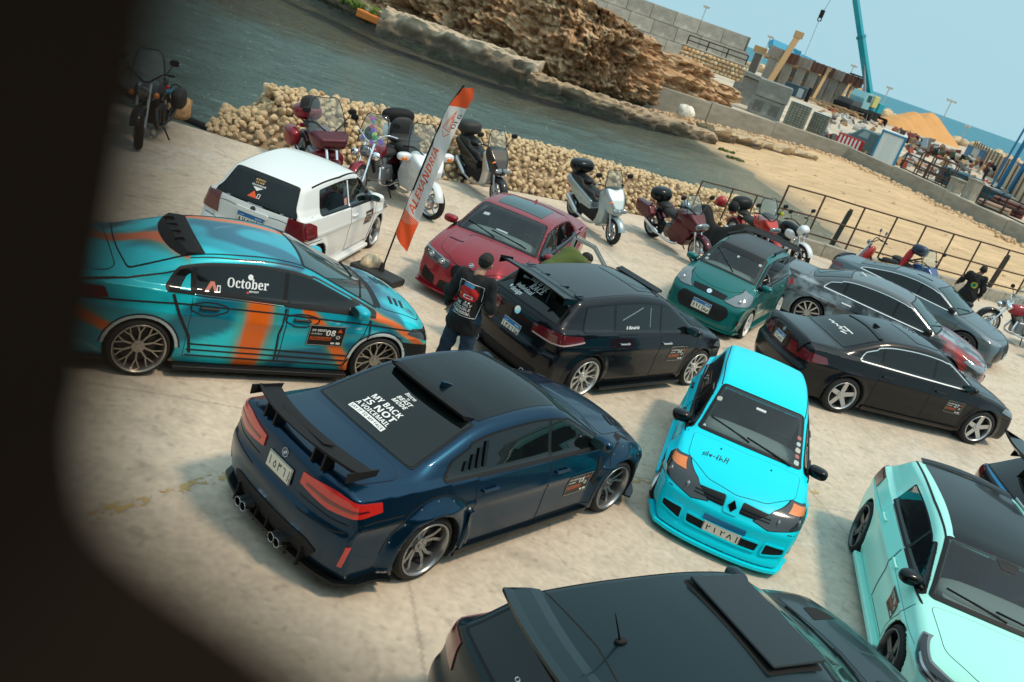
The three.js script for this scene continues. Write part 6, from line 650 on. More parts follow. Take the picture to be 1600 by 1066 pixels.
{ // low kerb and rusty pipe fence where the quay meets the beach
  const kb = new THREE.Group(); kb.name = 'kerb'; kb.userData.kind = 'structure'; scene.add(kb); const km = conc(lin(0.52, 0.47, 0.4), 0.7), path = [[7.2, -28.75], [9.0, -29.1], [14.5, -31.7], [20, -34]]; let i = 0;
  for (let k = 0; k < 3; k++) { const a = path[k], b = path[k + 1], l = Math.hypot(b[0] - a[0], b[1] - a[1]), n = Math.round(l / 0.78); for (let q = 0; q < n; q++) { const t = (q + 0.5) / n, m = part('kerb_stone', rb(l / n - 0.015, 0.42 + 0.02 * (q % 2), 0.24, 0.02), km, kb); m.position.set(lerp(a[0], b[0], t), 0.19, lerp(a[1], b[1], t)); m.rotation.y = -Math.atan2(b[1] - a[1], b[0] - a[0]); } }
  const f = thing('pipe_fence', 'rusty brown pipe fence between the quay and the sand', 'fence'), rust = std(lin(0.085, 0.047, 0.03), 0.8, 0.2), top = [[6.2, -28.2], [7.5, -28.9], [8.9, -29.4], [10.1, -29.9], [11.2, -30.35], [12.3, -30.8], [13.4, -31.3], [14.6, -31.8], [15.8, -32.4], [17, -32.9], [18.6, -33.6], [20.5, -34.4]];
  for (const h of [0.55, 1.08, 1.78]) for (let k = 0; k < top.length - 1; k++) part('rail', bar([top[k][0], h, top[k][1]], [top[k + 1][0], h, top[k + 1][1]], 0.026), rust, f); top.forEach(([x, z], k) => part('post', bar([x, 0, z], [x, 1.8, z], 0.03), rust, f));
  const gt = [[3.6, -26.9], [4.6, -27.5], [5.4, -27.9], [6.2, -28.2]]; for (let k = 0; k < 3; k++) part('rail', bar([gt[k][0], 1.25, gt[k][1]], [gt[k + 1][0], 1.25, gt[k + 1][1]], 0.022), rust, f); for (const [x, z] of gt.slice(0, 3)) part('post', bar([x, 0, z], [x, 1.25, z], 0.022), rust, f);
  [[8.55, -29.9, 'beside the first kerb stones'], [14.9, -32.6, 'behind the man in black hoodie']].forEach(([x, z, w], k) => { const b = thing('bollard_post', 'dark leaning post outside the pipe fence, ' + w, 'post', [x, -0.3, z]); part('shaft', beam([0, 0, 0], [0.16, 1.75, -0.1], 0.13, 0.13), std(lin(0.035, 0.04, 0.032), 0.9), b); part('cap', beam([0.16, 1.75, -0.1], [0.175, 1.83, -0.105], 0.1, 0.1), std(lin(0.05, 0.055, 0.045), 0.9), b); });
}
// rock texture and cliff
{
  const line = [[-60, -110], [-44, -97], [-31, -85], [-21, -73], [-15, -66.5], [-9, -65.2], [-2, -64.8], [1.8, -66.2], [4.0, -71.5], [10.4, -79]], n = 620, m = 130, P = [], U = [], C = [], ix = []; const cx = curve(line.map((p, i) => [i, p[0]]), 0.4), cz = curve(line.map((p, i) => [i, p[1]]), 0.4);
  for (let i = 0; i <= n; i++) { const u = (i / n) * 9, x = cx(u), z = cz(u), e = 0.02; let tx = cx(u + e) - cx(u - e), tz = cz(u + e) - cz(u - e); const l = Math.hypot(tx, tz) || 1, nx = -tz / l * -1, nz = tx / l; const H = 5.2 * lerp(1, 0.74, sstep(4.6, 7, u)) + (fbm(u * 2.3, 2, 1) - 0.5) * 1.2 - sstep(6.6, 8, u) * 1.1 - sstep(8, 9, u) * 1.0;
    for (let j = 0; j <= m; j++) { const v = j / m, face = Math.min(1, v / 0.72), back = Math.max(0, (v - 0.72) / 0.28), y0 = -1.6 + face * (H + 1.6), ou = Math.sin(face * 2.6) * 0.75 - face * 0.35; const a = u * 7.3, b = y0 * 1.1; let d = (fbm(a * 0.55, b * 0.5, 2, 3) - 0.5) * 2.4 + (Math.abs(fbm(a * 1.6, b * 1.9, 6, 4) - 0.5) - 0.12) * -2.6 + (fbm(a * 4, b * 5.5, 9, 3) - 0.5) * 0.95 - sstep(0.56, 0.72, fbm(a * 2.6, b * 3.4, 17, 3)) * 0.45 + (fbm(a * 11, b * 11, 4, 2) - 0.5) * 0.22 + (noise(a * 0.5, b * 3.6, 3) - 0.5) * 0.75; d *= 1 - back * 0.7; const o = ou + d - back * 14 - Math.max(0, back > 0 ? 0 : 0); const px = x + -nx * -o * 1, pz = z + nz * o; P.push(x - nxs(tx, tz, l)[0] * -o, y0 + (back > 0 ? (fbm(a * 2, back * 9, 5) - 0.5) * 0.7 - back * 0.6 : (noise(a * 3, b * 3, 14) - 0.5) * 0.2), z - nxs(tx, tz, l)[1] * -o); U.push(u * 7.3, y0 + back * 12); const k = fbm(a * 1.3 + 3, b * 1.5, 12, 4), q = noise(a * 8, b * 9, 21), st = noise(a * 0.3, b * 3.5, 30); const c1 = [0.56, 0.33, 0.175], c2 = [0.72, 0.5, 0.3], c3 = [0.33, 0.18, 0.09]; let c = c1.map((w, t) => lerp(w, c2[t], sstep(0.45, 0.65, k))); c = c.map((w, t) => lerp(w, c3[t], sstep(0.55, 0.75, st * 0.6 + q * 0.4))); const al = sstep(-0.7, -1.1, y0 + (noise(a * 2, 3, 3) - 0.5) * 0.4); c = c.map((w, t) => lerp(w, [0.05, 0.055, 0.025][t], al)); C.push(...c); } }
  function nxs(tx, tz, l) { return [-tz / l, tx / l].map((q) => q); }
  for (let i = 0; i < n; i++) for (let j = 0; j < m; j++) { const a = i * (m + 1) + j; ix.push(a, a + m + 1, a + 1, a + 1, a + m + 1, a + m + 2); }
  const g = new THREE.BufferGeometry(); g.setAttribute('position', new THREE.Float32BufferAttribute(P, 3)); g.setAttribute('uv', new THREE.Float32BufferAttribute(U, 2)); g.setAttribute('color', new THREE.Float32BufferAttribute(C, 3)); g.setIndex(ix); g.computeVertexNormals(); struct('rock_cliff', g, std(0xffffff, 0.95, 0, { vertexColors: true, bumpMap: gritAt(0.5), bumpScale: 0.12 }));
  // ledges at the foot of the cliff
  const ledge = (x, z, turn, L, h, d, y, label, c, seed) => { const b = new THREE.BoxGeometry(L, h, d, Math.ceil(L * 9), 14, 18), p = b.attributes.position; for (let i = 0; i < p.count; i++) { const X = p.getX(i), Y = p.getY(i), Z = p.getZ(i), q = fbm(X * 0.7 + seed, Y * 1.3, Z * 1.1, 4) - 0.5, e = fbm(X * 2.4 + seed, Y * 3, Z * 3, 3) - 0.5, e2 = Math.abs(fbm(X * 1.5 + seed * 2, Y * 4, Z * 2, 4) - 0.5); p.setXYZ(i, X + e * 0.3, Y + q * 0.7 + e * 0.36 - e2 * 0.5 - (Math.abs(Z) / d) * 0.12, Z + q * 1.3 + e * 0.6); } const w = mergeVertices((b.deleteAttribute('normal'), b)); w.computeVertexNormals(); colorize(w, (X, Y, Z) => { const k = fbm(X * 1.2 + seed, Y * 2, Z * 1.2, 4), t = sstep(0.08, 0.34, Y / h + (k - 0.5) * 0.5); let q = [0.15, 0.11, 0.075].map((v, i) => lerp(v, [c[0], c[1], c[2]][i], t) * (0.72 + k * 0.55)); const al = sstep(-0.2, -0.42, Y / h + (k - 0.5) * 0.2); return q.map((v, i) => lerp(v, [0.055, 0.06, 0.018][i], al)); }); const o = one('rock_ledge', w, std(0xffffff, 0.93, 0, { vertexColors: true, bumpMap: gritAt(0.7), bumpScale: 0.05 }), label, 'rock ledge'); o.position.set(x, y, z); o.rotation.y = turn; return o; };
  ledge(-9.3, -61.2, -0.06, 10.5, 1.7, 2.2, -0.82, 'long pale topped rock slab standing in the water below the cliff', [0.5, 0.4, 0.29], 3); ledge(-1.2, -59.9, -0.02, 6.6, 0.95, 2.6, -1.02, 'low broken ledge at the middle of the cliff foot', [0.4, 0.29, 0.18], 9); ledge(4.6, -60.9, 0.28, 6.6, 0.95, 2.4, -1.0, 'low dark sided ledge where the cliff meets the beach', [0.4, 0.29, 0.19], 14); ledge(11.5, -66.6, 0.62, 10, 0.8, 2.2, -0.75, 'eroded tan sand bank running from the cliff along the beach', [0.5, 0.37, 0.23], 21); ledge(-17.6, -64.5, -0.65, 7.2, 0.9, 1.6, -0.85, 'low ledge left of the pale topped slab', [0.36, 0.29, 0.2], 27);
  const ob = one('orange_float', prism([[-1.1, -0.2], [1.1, -0.2], [1.1, 0.24], [-1.1, 0.3]], 0.5, 0.08), std(lin(0.62, 0.17, 0.02), 0.7), 'bright orange float lying against the end of the pale slab', 'float'); ob.position.set(-15.4, -0.92, -61.2); ob.rotation.y = -0.5;
  { const r = rng(77), L = []; for (let i = 0; i < 900; i++) { const t = r(), x = lerp(-24, -15.2, t), z = lerp(-68.8, -62, t) + (r() - 0.5) * 1.6; L.push(xf(stoneGeo[i % 10], [x, -0.75 + r() * 0.35, z], [r() * 6, r() * 6, 0], 0.07 + r() * 0.16)); } const m = one('seaweed', L, std(lin(0.09, 0.13, 0.015), 0.9), 'green seaweed mat along the waterline left of the slab', 'seaweed'); m.userData.kind = 'stuff'; }
  const wb = one('boulder', xf(stoneGeo[5], [0, 0, 0], [0, 0.4, 0.1], [0.8, 0.75, 0.7]), std(lin(0.95, 0.9, 0.82), 0.9, 0, { map: stoneTex }), 'white boulder at the foot of the retaining wall', 'boulder'); wb.position.set(6.2, -0.35, -68);
}
{ // retaining wall, building site ground and everything on it
  const rw = thing('retaining_wall', 'long pale concrete retaining wall behind the beach', 'wall'), wm = conc(lin(0.46, 0.43, 0.37), 0.25), pl = [[2.5, -70], [8, -72], [13.4, -74.6], [20, -76.5], [22.6, -72], [25, -67], [27.2, -61], [29.4, -55], [32, -47]];
  pl.slice(0, -1).forEach((a, k) => { const b = pl[k + 1], l = Math.hypot(b[0] - a[0], b[1] - a[1]), n = Math.max(1, Math.round(l / 5)); for (let q = 0; q < n; q++) { const t = (q + 0.5) / n, s = part('wall_section', rb(l / n - 0.03, 2.3, 0.55, 0.05), wm, rw); s.position.set(lerp(a[0], b[0], t), -0.65 + ((k * 7 + q * 3) % 5) * 0.03, lerp(a[1], b[1], t)); s.rotation.y = -Math.atan2(b[1] - a[1], b[0] - a[0]); } });
  const sg = new THREE.ShapeGeometry(new THREE.Shape([[-20, 72], [2.5, 70.2], [13.4, 74.8], [20, 76.8], [25, 67.2], [32, 47.2], [60, 40], [150, 90], [130, 320], [20, 260], [-30, 140]].map((p) => new THREE.Vector2(...p)))); sg.rotateX(-Math.PI / 2); sg.translate(0, 0.1, 0); const st = concreteTex.clone(); st.repeat.set(0.06, 0.06); st.needsUpdate = true; struct('site_ground', sg, std(lin(0.72, 0.61, 0.49), 0.95, 0, { map: st }));
  { const r = rng(31), L = []; for (let i = 0; i < 520; i++) { const t = r() * 7.99, k = Math.floor(t), a = pl[k], b = pl[k + 1], q = t - k, o = 0.6 + r() * r() * 2.4; const x = lerp(a[0], b[0], q), z = lerp(a[1], b[1], q); L.push(xf(stoneGeo[i % 10], [x - (k > 3 ? o : o * 0.2), bedY(x, z) + 0.02, z + (k > 3 ? 0.3 : o)], [r() * 6, r() * 6, 0], 0.06 + r() * 0.16)); } const m = one('rubble', L, stoneMats[4], 'strip of brown rubble along the foot of the retaining wall', 'rubble'); m.userData.kind = 'stuff'; }
  { const r = rng(131), L = []; for (let i = 0; i < 420; i++) { const x = lerp(9, 29, r()), z = lerp(-34, -72, r()); if (x < shoreX(z) + 0.4 || x > 28) continue; L.push(xf(stoneGeo[i % 10], [x, bedY(x, z), z], [r() * 6, r() * 6, 0], 0.025 + r() * r() * 0.13)); } const m = one('beach_stones', L, stoneMats[4], 'scattered small stones lying on the sand', 'stones'); m.userData.kind = 'stuff'; }
  // masonry steps beside the cliff
  const ms = [[8.2, 2.75, -84, 5.8, 1.3, 'low']]; ms.forEach(([x, y, z, L, h, w]) => { const t = thing('stone_wall', w + ' tan masonry wall under the railing behind the cliff end', 'stone wall', [x, y, z], -0.12), r = rng(x * 10); part('core', rb(L, h, 1.2, 0.05), std(lin(0.34, 0.27, 0.2), 0.95), t); for (let j = 0; j < 4; j++) for (let i = 0; i < 15; i++) { const wd = L / 15; const s = part('stone', stoneGeo[Math.floor(r() * 10)], stoneMats[Math.floor(r() * 5)], t); s.scale.set(wd * (0.5 + r() * 0.25), (h / 4) * (0.5 + r() * 0.25), 0.16); s.rotation.z = (r() - 0.5) * 0.6; s.position.set(-L / 2 + (i + 0.5 + (j % 2) * 0.3) * wd * 0.97, -h / 2 + (j + 0.5) * (h / 4), 0.6 + r() * 0.06); } part('coping', rb(L + 0.1, 0.14, 1.3, 0.03, [0, h / 2 + 0.05, 0]), conc(lin(0.55, 0.5, 0.42)), t); });
  const bk = thing('concrete_block', 'big grey hollow concrete block standing behind the retaining wall', 'concrete block', [13.9, 0.1, -84], -0.15), gc = conc(lin(0.33, 0.34, 0.33)); part('lower_course', rb(2.9, 1.5, 2.6, 0.06, [0, 0.75, 0]), gc, bk); part('upper_course', rb(2.9, 1.4, 2.6, 0.06, [0.08, 2.22, 0.1]), gc, bk); for (const x of [-0.7, 0.7]) part('recess', rb(0.8, 0.9, 0.1, 0.03, [x, 0.75, 1.28]), conc(lin(0.2, 0.2, 0.19)), bk);
  const bk2 = thing('concrete_slab', 'tilted grey slab leaning above the hollow block', 'slab', [13.6, 2.6, -92], 0.1); part('slab_panel', rb(4.2, 0.4, 3.2, 0.05, [0, 0.1, 0], [0, 0, -0.05]), gc, bk2); part('support', rb(3.6, 2.4, 2.4, 0.05, [0, -1.3, 0]), gc, bk2);
  // panel wall on the skyline
  const pw = thing('panel_wall', 'long grey concrete panel wall on the skyline above the cliff', 'wall', [-17.6, 0.75, -100], -0.02), pmz = [0, 1, 2].map((k) => conc(lin(0.6 + k * 0.06, 0.55 + k * 0.055, 0.49 + k * 0.05), 0.3)), rp = rng(8); for (let j = 0; j < 3; j++) for (let i = 0; i < 24; i++) { if (j === 0 && i % 7 === 3) continue; const p = part('panel', rb(2.46, 1.36, 0.3, 0.02), pmz[Math.floor(rp() * 3)], pw); p.position.set(-29 + i * 2.5 + (j % 2) * 0.6, 1.6 + j * 1.4, rp() * 0.06); } part('backing', rb(60, 4.2, 0.2, 0.02, [0, 3, -0.3]), conc(lin(0.25, 0.24, 0.22)), pw);
  // tubular railings
  const rail = (pts, h, label, thick = 0.05, y = 0.5) => { const t = thing('steel_railing', label, 'railing'), m = std(lin(0.045, 0.032, 0.026), 0.7, 0.3); for (let k = 0; k < pts.length - 1; k++) for (const q of [0.08, 0.55, 1]) part('rail', bar([pts[k][0], y + h * q, pts[k][1]], [pts[k + 1][0], y + h * q, pts[k + 1][1]], thick * 0.8), m, t); for (const [x, z] of pts) part('post', bar([x, y, z], [x, y + h, z], thick), m, t); };
  rail([[5.6, -84.6], [7.4, -84.8], [9.2, -85], [11, -85.2]], 0.9, 'dark railing on the masonry steps beside the cliff', 0.06, 3.4);
  rail([[23.2, -73], [24.2, -70.6], [25.2, -68.4]], 1.2, 'brown railing on the wall nearest the portable cabin', 0.06); rail([[26.4, -65.4], [27.2, -63], [28, -60.6]], 1.15, 'brown railing on the wall nearest the right frame edge', 0.06); rail([[25.8, -71], [26.6, -69.2], [27.6, -67.2]], 1.1, 'brown railing between the two wall railings, set further back', 0.06);
  [[25.5, -67.6, 'left'], [26.1, -66.2, 'middle'], [28.3, -59.8, 'right']].forEach(([x, z, w], k) => { const b = thing('concrete_pier', ['square concrete pier at the right end of the cabin side railing', 'taller square concrete pier between the two wall railings', 'square concrete pier at the right end of the last railing'][k], 'pier', [x, 0.5, z], 0.4, 'piers on the retaining wall'); part('shaft', rb(0.75, [0.9, 1.3, 0.8][k], 0.75, 0.04, [0, [0.45, 0.65, 0.4][k], 0]), wm, b); part('cap', rb(0.85, 0.12, 0.85, 0.03, [0, [0.95, 1.35, 0.85][k], 0]), wm, b); });
}
const bmx = (x) => 25 + (x - 17.2) * 0.906, bmz = (z) => -163 + (z + 128) * 1.09;
{ // building site: columns, crane, vehicles, stores
  const cc = conc(lin(0.42, 0.4, 0.37), 0.4), form = std(lin(0.16, 0.07, 0.05), 0.85), wood = std(lin(0.5, 0.31, 0.15), 0.85), G = 'columns of the building under construction';
  const cols = [[17.2, -128, 0], [20.6, -130, 1], [23.6, -132, 0], [26.6, -134.6, 1], [29.4, -137, 1], [32, -139.5, 0], [34.6, -142, 1], [37.4, -144.5, 2]], desc = ['grey column nearest the panel wall, tall plank leaning on it', 'second grey column from the panel wall', 'third grey column from the panel wall', 'fourth grey column from the panel wall, blue sheet beside its head', 'fifth grey column from the panel wall', 'third grey column from the crane', 'second grey column from the crane', 'grey column nearest the crane with the largest brown formwork head'];
  cols.forEach(([x, z, f], i) => { const t = thing('concrete_column', desc[i], 'column', [bmx(x), 0.1, bmz(z)], -0.2, G); t.scale.setScalar(1.27); part('shaft', rb(1.15, 3.6, 1.15, 0.05, [0, 1.8, 0]), cc, t); part('formwork', [rb(1.9, 1.3, 1.7, 0.05, [0, 4.2, 0])], f === 0 ? std(lin(0.3, 0.24, 0.2), 0.85) : form, t); for (const q of [-0.7, 0, 0.7]) part('formwork_rib', rb(0.16, 1.36, 1.84, 0.02, [q, 4.2, 0]), f === 0 ? cc : std(lin(0.1, 0.05, 0.04), 0.85), t); if (i === 7) part('formwork_deck', rb(2.6, 0.2, 2.4, 0.03, [0, 5.0, 0]), M.black, t); });
  const back = [[15.4, -134], [18.5, -136], [21.4, -138.5], [24.4, -141], [27.4, -143.5], [30.3, -146], [33.2, -148.5], [36, -151]]; back.forEach(([x, z], i) => { const t = thing('concrete_column', 'back row concrete column seen between the front columns', 'column', [bmx(x), 0.1, bmz(z)], -0.2, 'back row columns'); t.scale.setScalar(1.27); part('shaft', rb(1.0, 3.4, 1.0, 0.05, [0, 1.7, 0]), conc(lin(0.24, 0.22, 0.2)), t); part('formwork', rb(1.7, 0.9, 1.5, 0.05, [0, 3.9, 0]), i % 2 ? form : wood, t); });
  const bm = (a, b, s, lab, m = wood) => { a = [bmx(a[0]), a[1] * 1.27, bmz(a[2])]; b = [bmx(b[0]), b[1] * 1.27, bmz(b[2])]; s *= 1.27; const t = thing('timber_beam', lab, 'beam'); part('board', beam(a, b, s, s), m, t); part('end_block', rb(s * 1.5, s * 1.2, s * 1.5, 0.03, b), m, t); };
  bm([16, 3.6, -130.6], [27.5, 3.6, -137.6], 0.5, 'orange timber beam tying the columns nearest the panel wall'); bm([27.5, 3.5, -138], [40, 3.4, -147.6], 0.4, 'orange timber beam tying the columns nearest the crane'); bm([17, 2.0, -128], [37, 1.6, -145], 0.22, 'thin timber rail running low between the columns', wood);
  bm([17.4, 0.1, -125], [19.6, 7.2, -127.2], 0.7, 'tall pale plank leaning against the first column'); bm([27.6, 0.1, -132], [29.2, 4.6, -136], 0.4, 'leaning timber prop before the middle columns'); bm([33.5, 0.1, -137], [35.4, 3.6, -141], 0.3, 'leaning timber prop before the columns near the crane'); bm([36.4, 0.1, -141], [37, 3.6, -144], 0.3, 'upright timber prop beside the crane end column');
  bm([16.2, 5.2, -131], [21.5, 5.0, -133.6], 0.9, 'blue sheeted beam on top of the first columns', std(lin(0.06, 0.36, 0.55), 0.7)); bm([22.6, 4.7, -135], [25.6, 4.6, -137], 0.8, 'blue sheeted beam on top of the third column', std(lin(0.06, 0.36, 0.55), 0.7));
  { const r = rng(4), t = thing('timber_pile', 'heap of loose orange timber in front of the columns', 'timber pile', [34.5, 0.1, -158], -0.55); for (let i = 0; i < 34; i++) { const s = part('board', rb(2.4 + r() * 2.2, 0.14, 0.26, 0.02), i % 3 ? wood : std(lin(0.4, 0.28, 0.18), 0.9), t); s.position.set((r() - 0.5) * 11, 0.1 + r() * 0.9, (r() - 0.5) * 2.6); s.rotation.set(0, (r() - 0.5) * 1.2, (r() - 0.5) * 0.3); } }
  { const t = thing('skip', 'dark blue container with lime jacketed worker beside it', 'container', [29, 0.1, -156], -0.4); part('shell', rb(3.4, 1.7, 1.6, 0.08, [0, 0.95, 0]), std(lin(0.025, 0.06, 0.09), 0.6), t); part('lid', rb(3.5, 0.12, 1.7, 0.04, [0, 1.86, 0]), std(lin(0.05, 0.09, 0.12), 0.6), t); part('door', rb(0.9, 1.4, 0.06, 0.02, [1.1, 0.95, 0.82]), std(lin(0.35, 0.4, 0.42), 0.6), t); part('gas_bottle', cyl(0.32, 0.34, 2.2, 16, [2.3, 1.1, 0.2]), M.black, t); }
  // crane lorry
  const teal = paint(lin(0.0, 0.3, 0.38)), pale = paint(lin(0.25, 0.48, 0.52)), k = thing('crane_truck', 'teal truck crane with its long boom raised beside the sand heap', 'crane truck', [42.6, 0.1, -168], 0.84); k.scale.setScalar(1.3);
  part('chassis', rb(9, 0.5, 2.4, 0.08, [-0.5, 1.05, 0]), M.black, k); part('cab', prism([[-2.2, 1.2], [-0.2, 1.2], [-0.2, 2.7], [-0.5, 3.3], [-1.9, 3.3], [-2.3, 2.5]], 2.2, 0.08, [0.4, 0, 0]), pale, k); part('cab_window', prism([[-1.6, 2.2], [-0.4, 2.2], [-0.6, 3.05], [-1.7, 3.05]], 2.24, 0.02, [0.4, 0, 0]), M.screen, k); part('operator_cab', rb(1.4, 1.5, 1.1, 0.1, [1.1, 2.5, 0.7]), std(lin(0.55, 0.5, 0.18), 0.5), k); part('turntable', cyl(1.0, 1.1, 0.5, 24, [2.0, 1.6, 0]), teal, k); part('counterweight', rb(1.6, 1.3, 2.3, 0.1, [3.3, 1.9, 0]), teal, k); part('engine_deck', rb(2.6, 0.7, 2.3, 0.08, [-3.2, 1.6, 0]), M.gun, k); for (const x of [-4.2, -3.0, -0.8, 1.6, 2.8]) for (const z of [-1.1, 1.1]) part('wheel', cyl(0.52, 0.52, 0.36, 20, [x, 0.52, z], [Math.PI / 2, 0, 0]), M.rubber, k); for (const x of [-2, 3.9]) part('outrigger', [rb(0.3, 0.3, 4.6, 0.03, [x, 0.8, 0]), rb(0.4, 0.8, 0.4, 0.05, [x, 0.42, 2.2]), rb(0.4, 0.8, 0.4, 0.05, [x, 0.42, -2.2])], M.matte, k);
  { const A = V(2.4, 2.0, 0), dir = V(-0.44, 1, -0.49).normalize(); const sec = [[0, 9, 0.72], [8.4, 17, 0.6], [16.4, 25, 0.5], [24.4, 34, 0.4]]; BOOM(); function BOOM() { for (const [a, b, w] of sec) { const p = A.clone().addScaledVector(dir, a), q = A.clone().addScaledVector(dir, b); part('boom_section', beam(p.toArray(), q.toArray(), w, w * 1.1), teal, k); part('boom_collar', beam(q.clone().addScaledVector(dir, -0.35).toArray(), q.toArray(), w * 1.2, w * 1.3), std(lin(0.0, 0.2, 0.26), 0.5), k); } part('luffing_ram', bar([0.8, 1.9, 0], A.clone().addScaledVector(dir, 6).toArray(), 0.18), M.steel, k); }
  { const t = thing('hoist_cable', 'thin crane cable with dark hook block hanging over the columns', 'crane hook'); part('cable', bar([31.9, 20.5, -170], [30.7, 13.9, -170], 0.045), M.steel, t); part('hook_block', [rb(0.7, 1.3, 0.5, 0.1, [30.67, 13.6, -170]), tor(0.3, 0.09, [30.67, 12.7, -170])], M.black, t); part('sling', bar([30.67, 12.5, -170], [30.74, 6.6, -170], 0.04), M.steel, t); }
  }
  { const g = sheet(-17, 17, 90, -9, 9, 50, (x, z) => { const hp = (cx, cz, rx, rz, h) => { const d = Math.hypot((x - cx) / rx, (z - cz) / rz); return h * (Math.sqrt(1.05 * 1.05 - 2 * 0.0 + 0.012) - Math.sqrt(d * d + 0.012)); }, a = Math.max(0, hp(-5, 0, 10, 6.5, 4.2)), b = Math.max(0, hp(3, 0.6, 12, 7.5, 5.2)), c = Math.max(0, hp(-11, 0, 6, 5, 2.6)); return Math.max(a, b, c) * (0.92 + fbm(x * 0.6, z * 0.6, 2) * 0.16) + (fbm(x * 2, z * 2, 4) - 0.5) * 0.16 - 0.06; }); const o = one('sand_heap', g, std(lin(0.66, 0.33, 0.115), 0.95, 0, { bumpMap: gritAt(0.3), bumpScale: 0.1 }), 'large heap of orange sand in front of the sea', 'sand heap'); o.position.set(63, 0.1, -200); o.rotation.y = 0.95; o.scale.setScalar(0.95); }
  // van, cabin, barrier, pallets
  { const c = std(lin(0.1, 0.17, 0.18), 0.45, 0.2), t = thing('parked_van', 'grey green panel van half hidden behind the white cabin', 'van', [22.6, 0.1, -80.5], -0.28); part('body', prism([[-2.1, 0.35], [2.1, 0.35], [2.15, 1.2], [1.7, 1.9], [-1.2, 1.95], [-1.75, 1.35], [-2.15, 1.1]], 1.7, 0.1), c, t); part('windscreen', prism([[-1.72, 1.3], [-1.2, 1.85], [-1.15, 1.85], [-1.66, 1.3]], 1.5, 0.01), M.screen, t); for (const z of [-1, 1]) { part('side_window', prism([[-1.35, 1.28], [-0.5, 1.28], [-0.5, 1.78], [-1.0, 1.78]], 0.04, 0.005, [0, 0, z * 0.85]), std(lin(0.3, 0.4, 0.42), 0.2), t); part('lamp', rb(0.06, 0.2, 0.3, 0.02, [-2.12, 0.95, z * 0.6]), M.amber, t); for (const x of [-1.35, 1.35]) part('wheel', cyl(0.33, 0.33, 0.22, 20, [x, 0.33, z * 0.78], [Math.PI / 2, 0, 0]), M.rubber, t); } part('bumper', rb(0.15, 0.25, 1.7, 0.05, [-2.16, 0.5, 0]), M.black, t); }
  { const wh = std(lin(0.72, 0.73, 0.7), 0.6), bl = std(lin(0.005, 0.2, 0.38), 0.5), t = thing('portable_cabin', 'small white site cabin with blue corner frames behind the retaining wall', 'cabin', [23.1, 0.1, -77.6], -0.32); part('wall', rb(1.75, 2.3, 1.7, 0.03, [0, 1.2, 0]), wh, t); for (const x of [-0.9, 0.9]) for (const z of [-0.87, 0.87]) part('corner_frame', rb(0.14, 2.5, 0.14, 0.02, [x, 1.25, z]), bl, t); part('roof', rb(1.9, 0.1, 1.85, 0.03, [0, 2.5, 0]), wh, t); part('roof_edge', rb(1.96, 0.12, 0.06, 0.02, [0, 2.4, 0.93]), bl, t); part('door', rb(0.8, 2.0, 0.03, 0.01, [0, 1.1, 0.865]), std(lin(0.64, 0.66, 0.64), 0.6), t); part('roof_tank', rb(0.45, 0.35, 0.45, 0.06, [0.45, 2.75, -0.4]), std(lin(0.06, 0.03, 0.025), 0.7), t); }
  { const t = thing('traffic_barrier', 'red and white barred barrier beside the parked van', 'barrier', [20.2, 0.1, -78.2], -0.35); for (let i = 0; i < 13; i++) part('bar_panel', rb(0.15, 0.85, 0.1, 0.02, [-0.92 + i * 0.153, 0.62, 0]), i % 2 ? M.white : std(lin(0.5, 0.02, 0.015), 0.6), t); for (const y of [0.15, 1.08]) part('rail', rb(2.05, 0.1, 0.14, 0.03, [0, y, 0]), std(lin(0.5, 0.02, 0.015), 0.6), t); part('end_post', rb(0.16, 1.1, 0.4, 0.05, [1.05, 0.55, 0]), std(lin(0.35, 0.015, 0.012), 0.6), t); }
  [[16.4, -82.6, 'larger'], [18.6, -83.8, 'smaller']].forEach(([x, z, w], i) => { const t = thing('block_pallet', w + ' of two stacks of grey green paving blocks by the wall', 'block stack', [x, 0.1, z], -0.3, 'stacks of paving blocks'), L = i ? 1.5 : 1.75, r = rng(i + 3), ms = [0, 1, 2].map((q) => conc(lin(0.27 + q * 0.03, 0.28 + q * 0.03, 0.235 + q * 0.025), 0.8)); part('pallet', rb(L, 0.14, 1.4, 0.02, [0, 0.07, 0]), wood, t); for (let y = 0; y < 9; y++) for (let q = 0; q < 6; q++) { const b = part('block', rb(L / 6 - 0.02, (i ? 1.6 : 1.85) / 9 - 0.015, 1.3, 0.02), ms[Math.floor(r() * 3)], t); b.position.set(-L / 2 + (q + 0.5) * (L / 6), 0.24 + y * ((i ? 1.6 : 1.85) / 9), (r() - 0.5) * 0.04); } part('wrap_sheet', rb(L + 0.05, 0.04, 1.36, 0.01, [0, i ? 1.8 : 2.05, 0]), std(lin(0.45, 0.52, 0.5), 0.5), t); });
  // masts
  const mast = (x, z, h, lab, heads) => { const t = thing('light_mast', lab, 'light mast', [x, 0, z]), m = std(lin(0.42, 0.42, 0.4), 0.6); part('pole', bar([0, 0, 0], [0, h, 0], 0.16, 0.09), m, t); part('crossarm', rb(heads * 0.9, 0.14, 0.14, 0.03, [0, h, 0]), m, t); for (let q = 0; q < heads; q++) part('floodlight', rb(0.6, 0.5, 0.35, 0.06, [(q - (heads - 1) / 2) * 0.85, h - 0.2, 0.2]), std(lin(0.5, 0.46, 0.38), 0.6), t); };
  [[16.9, 10.2, 'light mast standing behind the panel wall', 2], [33.5, 8.7, 'light mast behind the first columns', 2], [54.2, 8.8, 'light mast just left of the crane boom foot', 2], [64, 6.9, 'light mast between the crane and the sand heap', 2], [78.6, 8.7, 'tall light mast rising behind the right side of the sand heap', 3], [84.6, 4.6, 'short twin light mast behind the plank fence', 2]].forEach(([x, h, l, n]) => mast(x, -235, h, l, n));
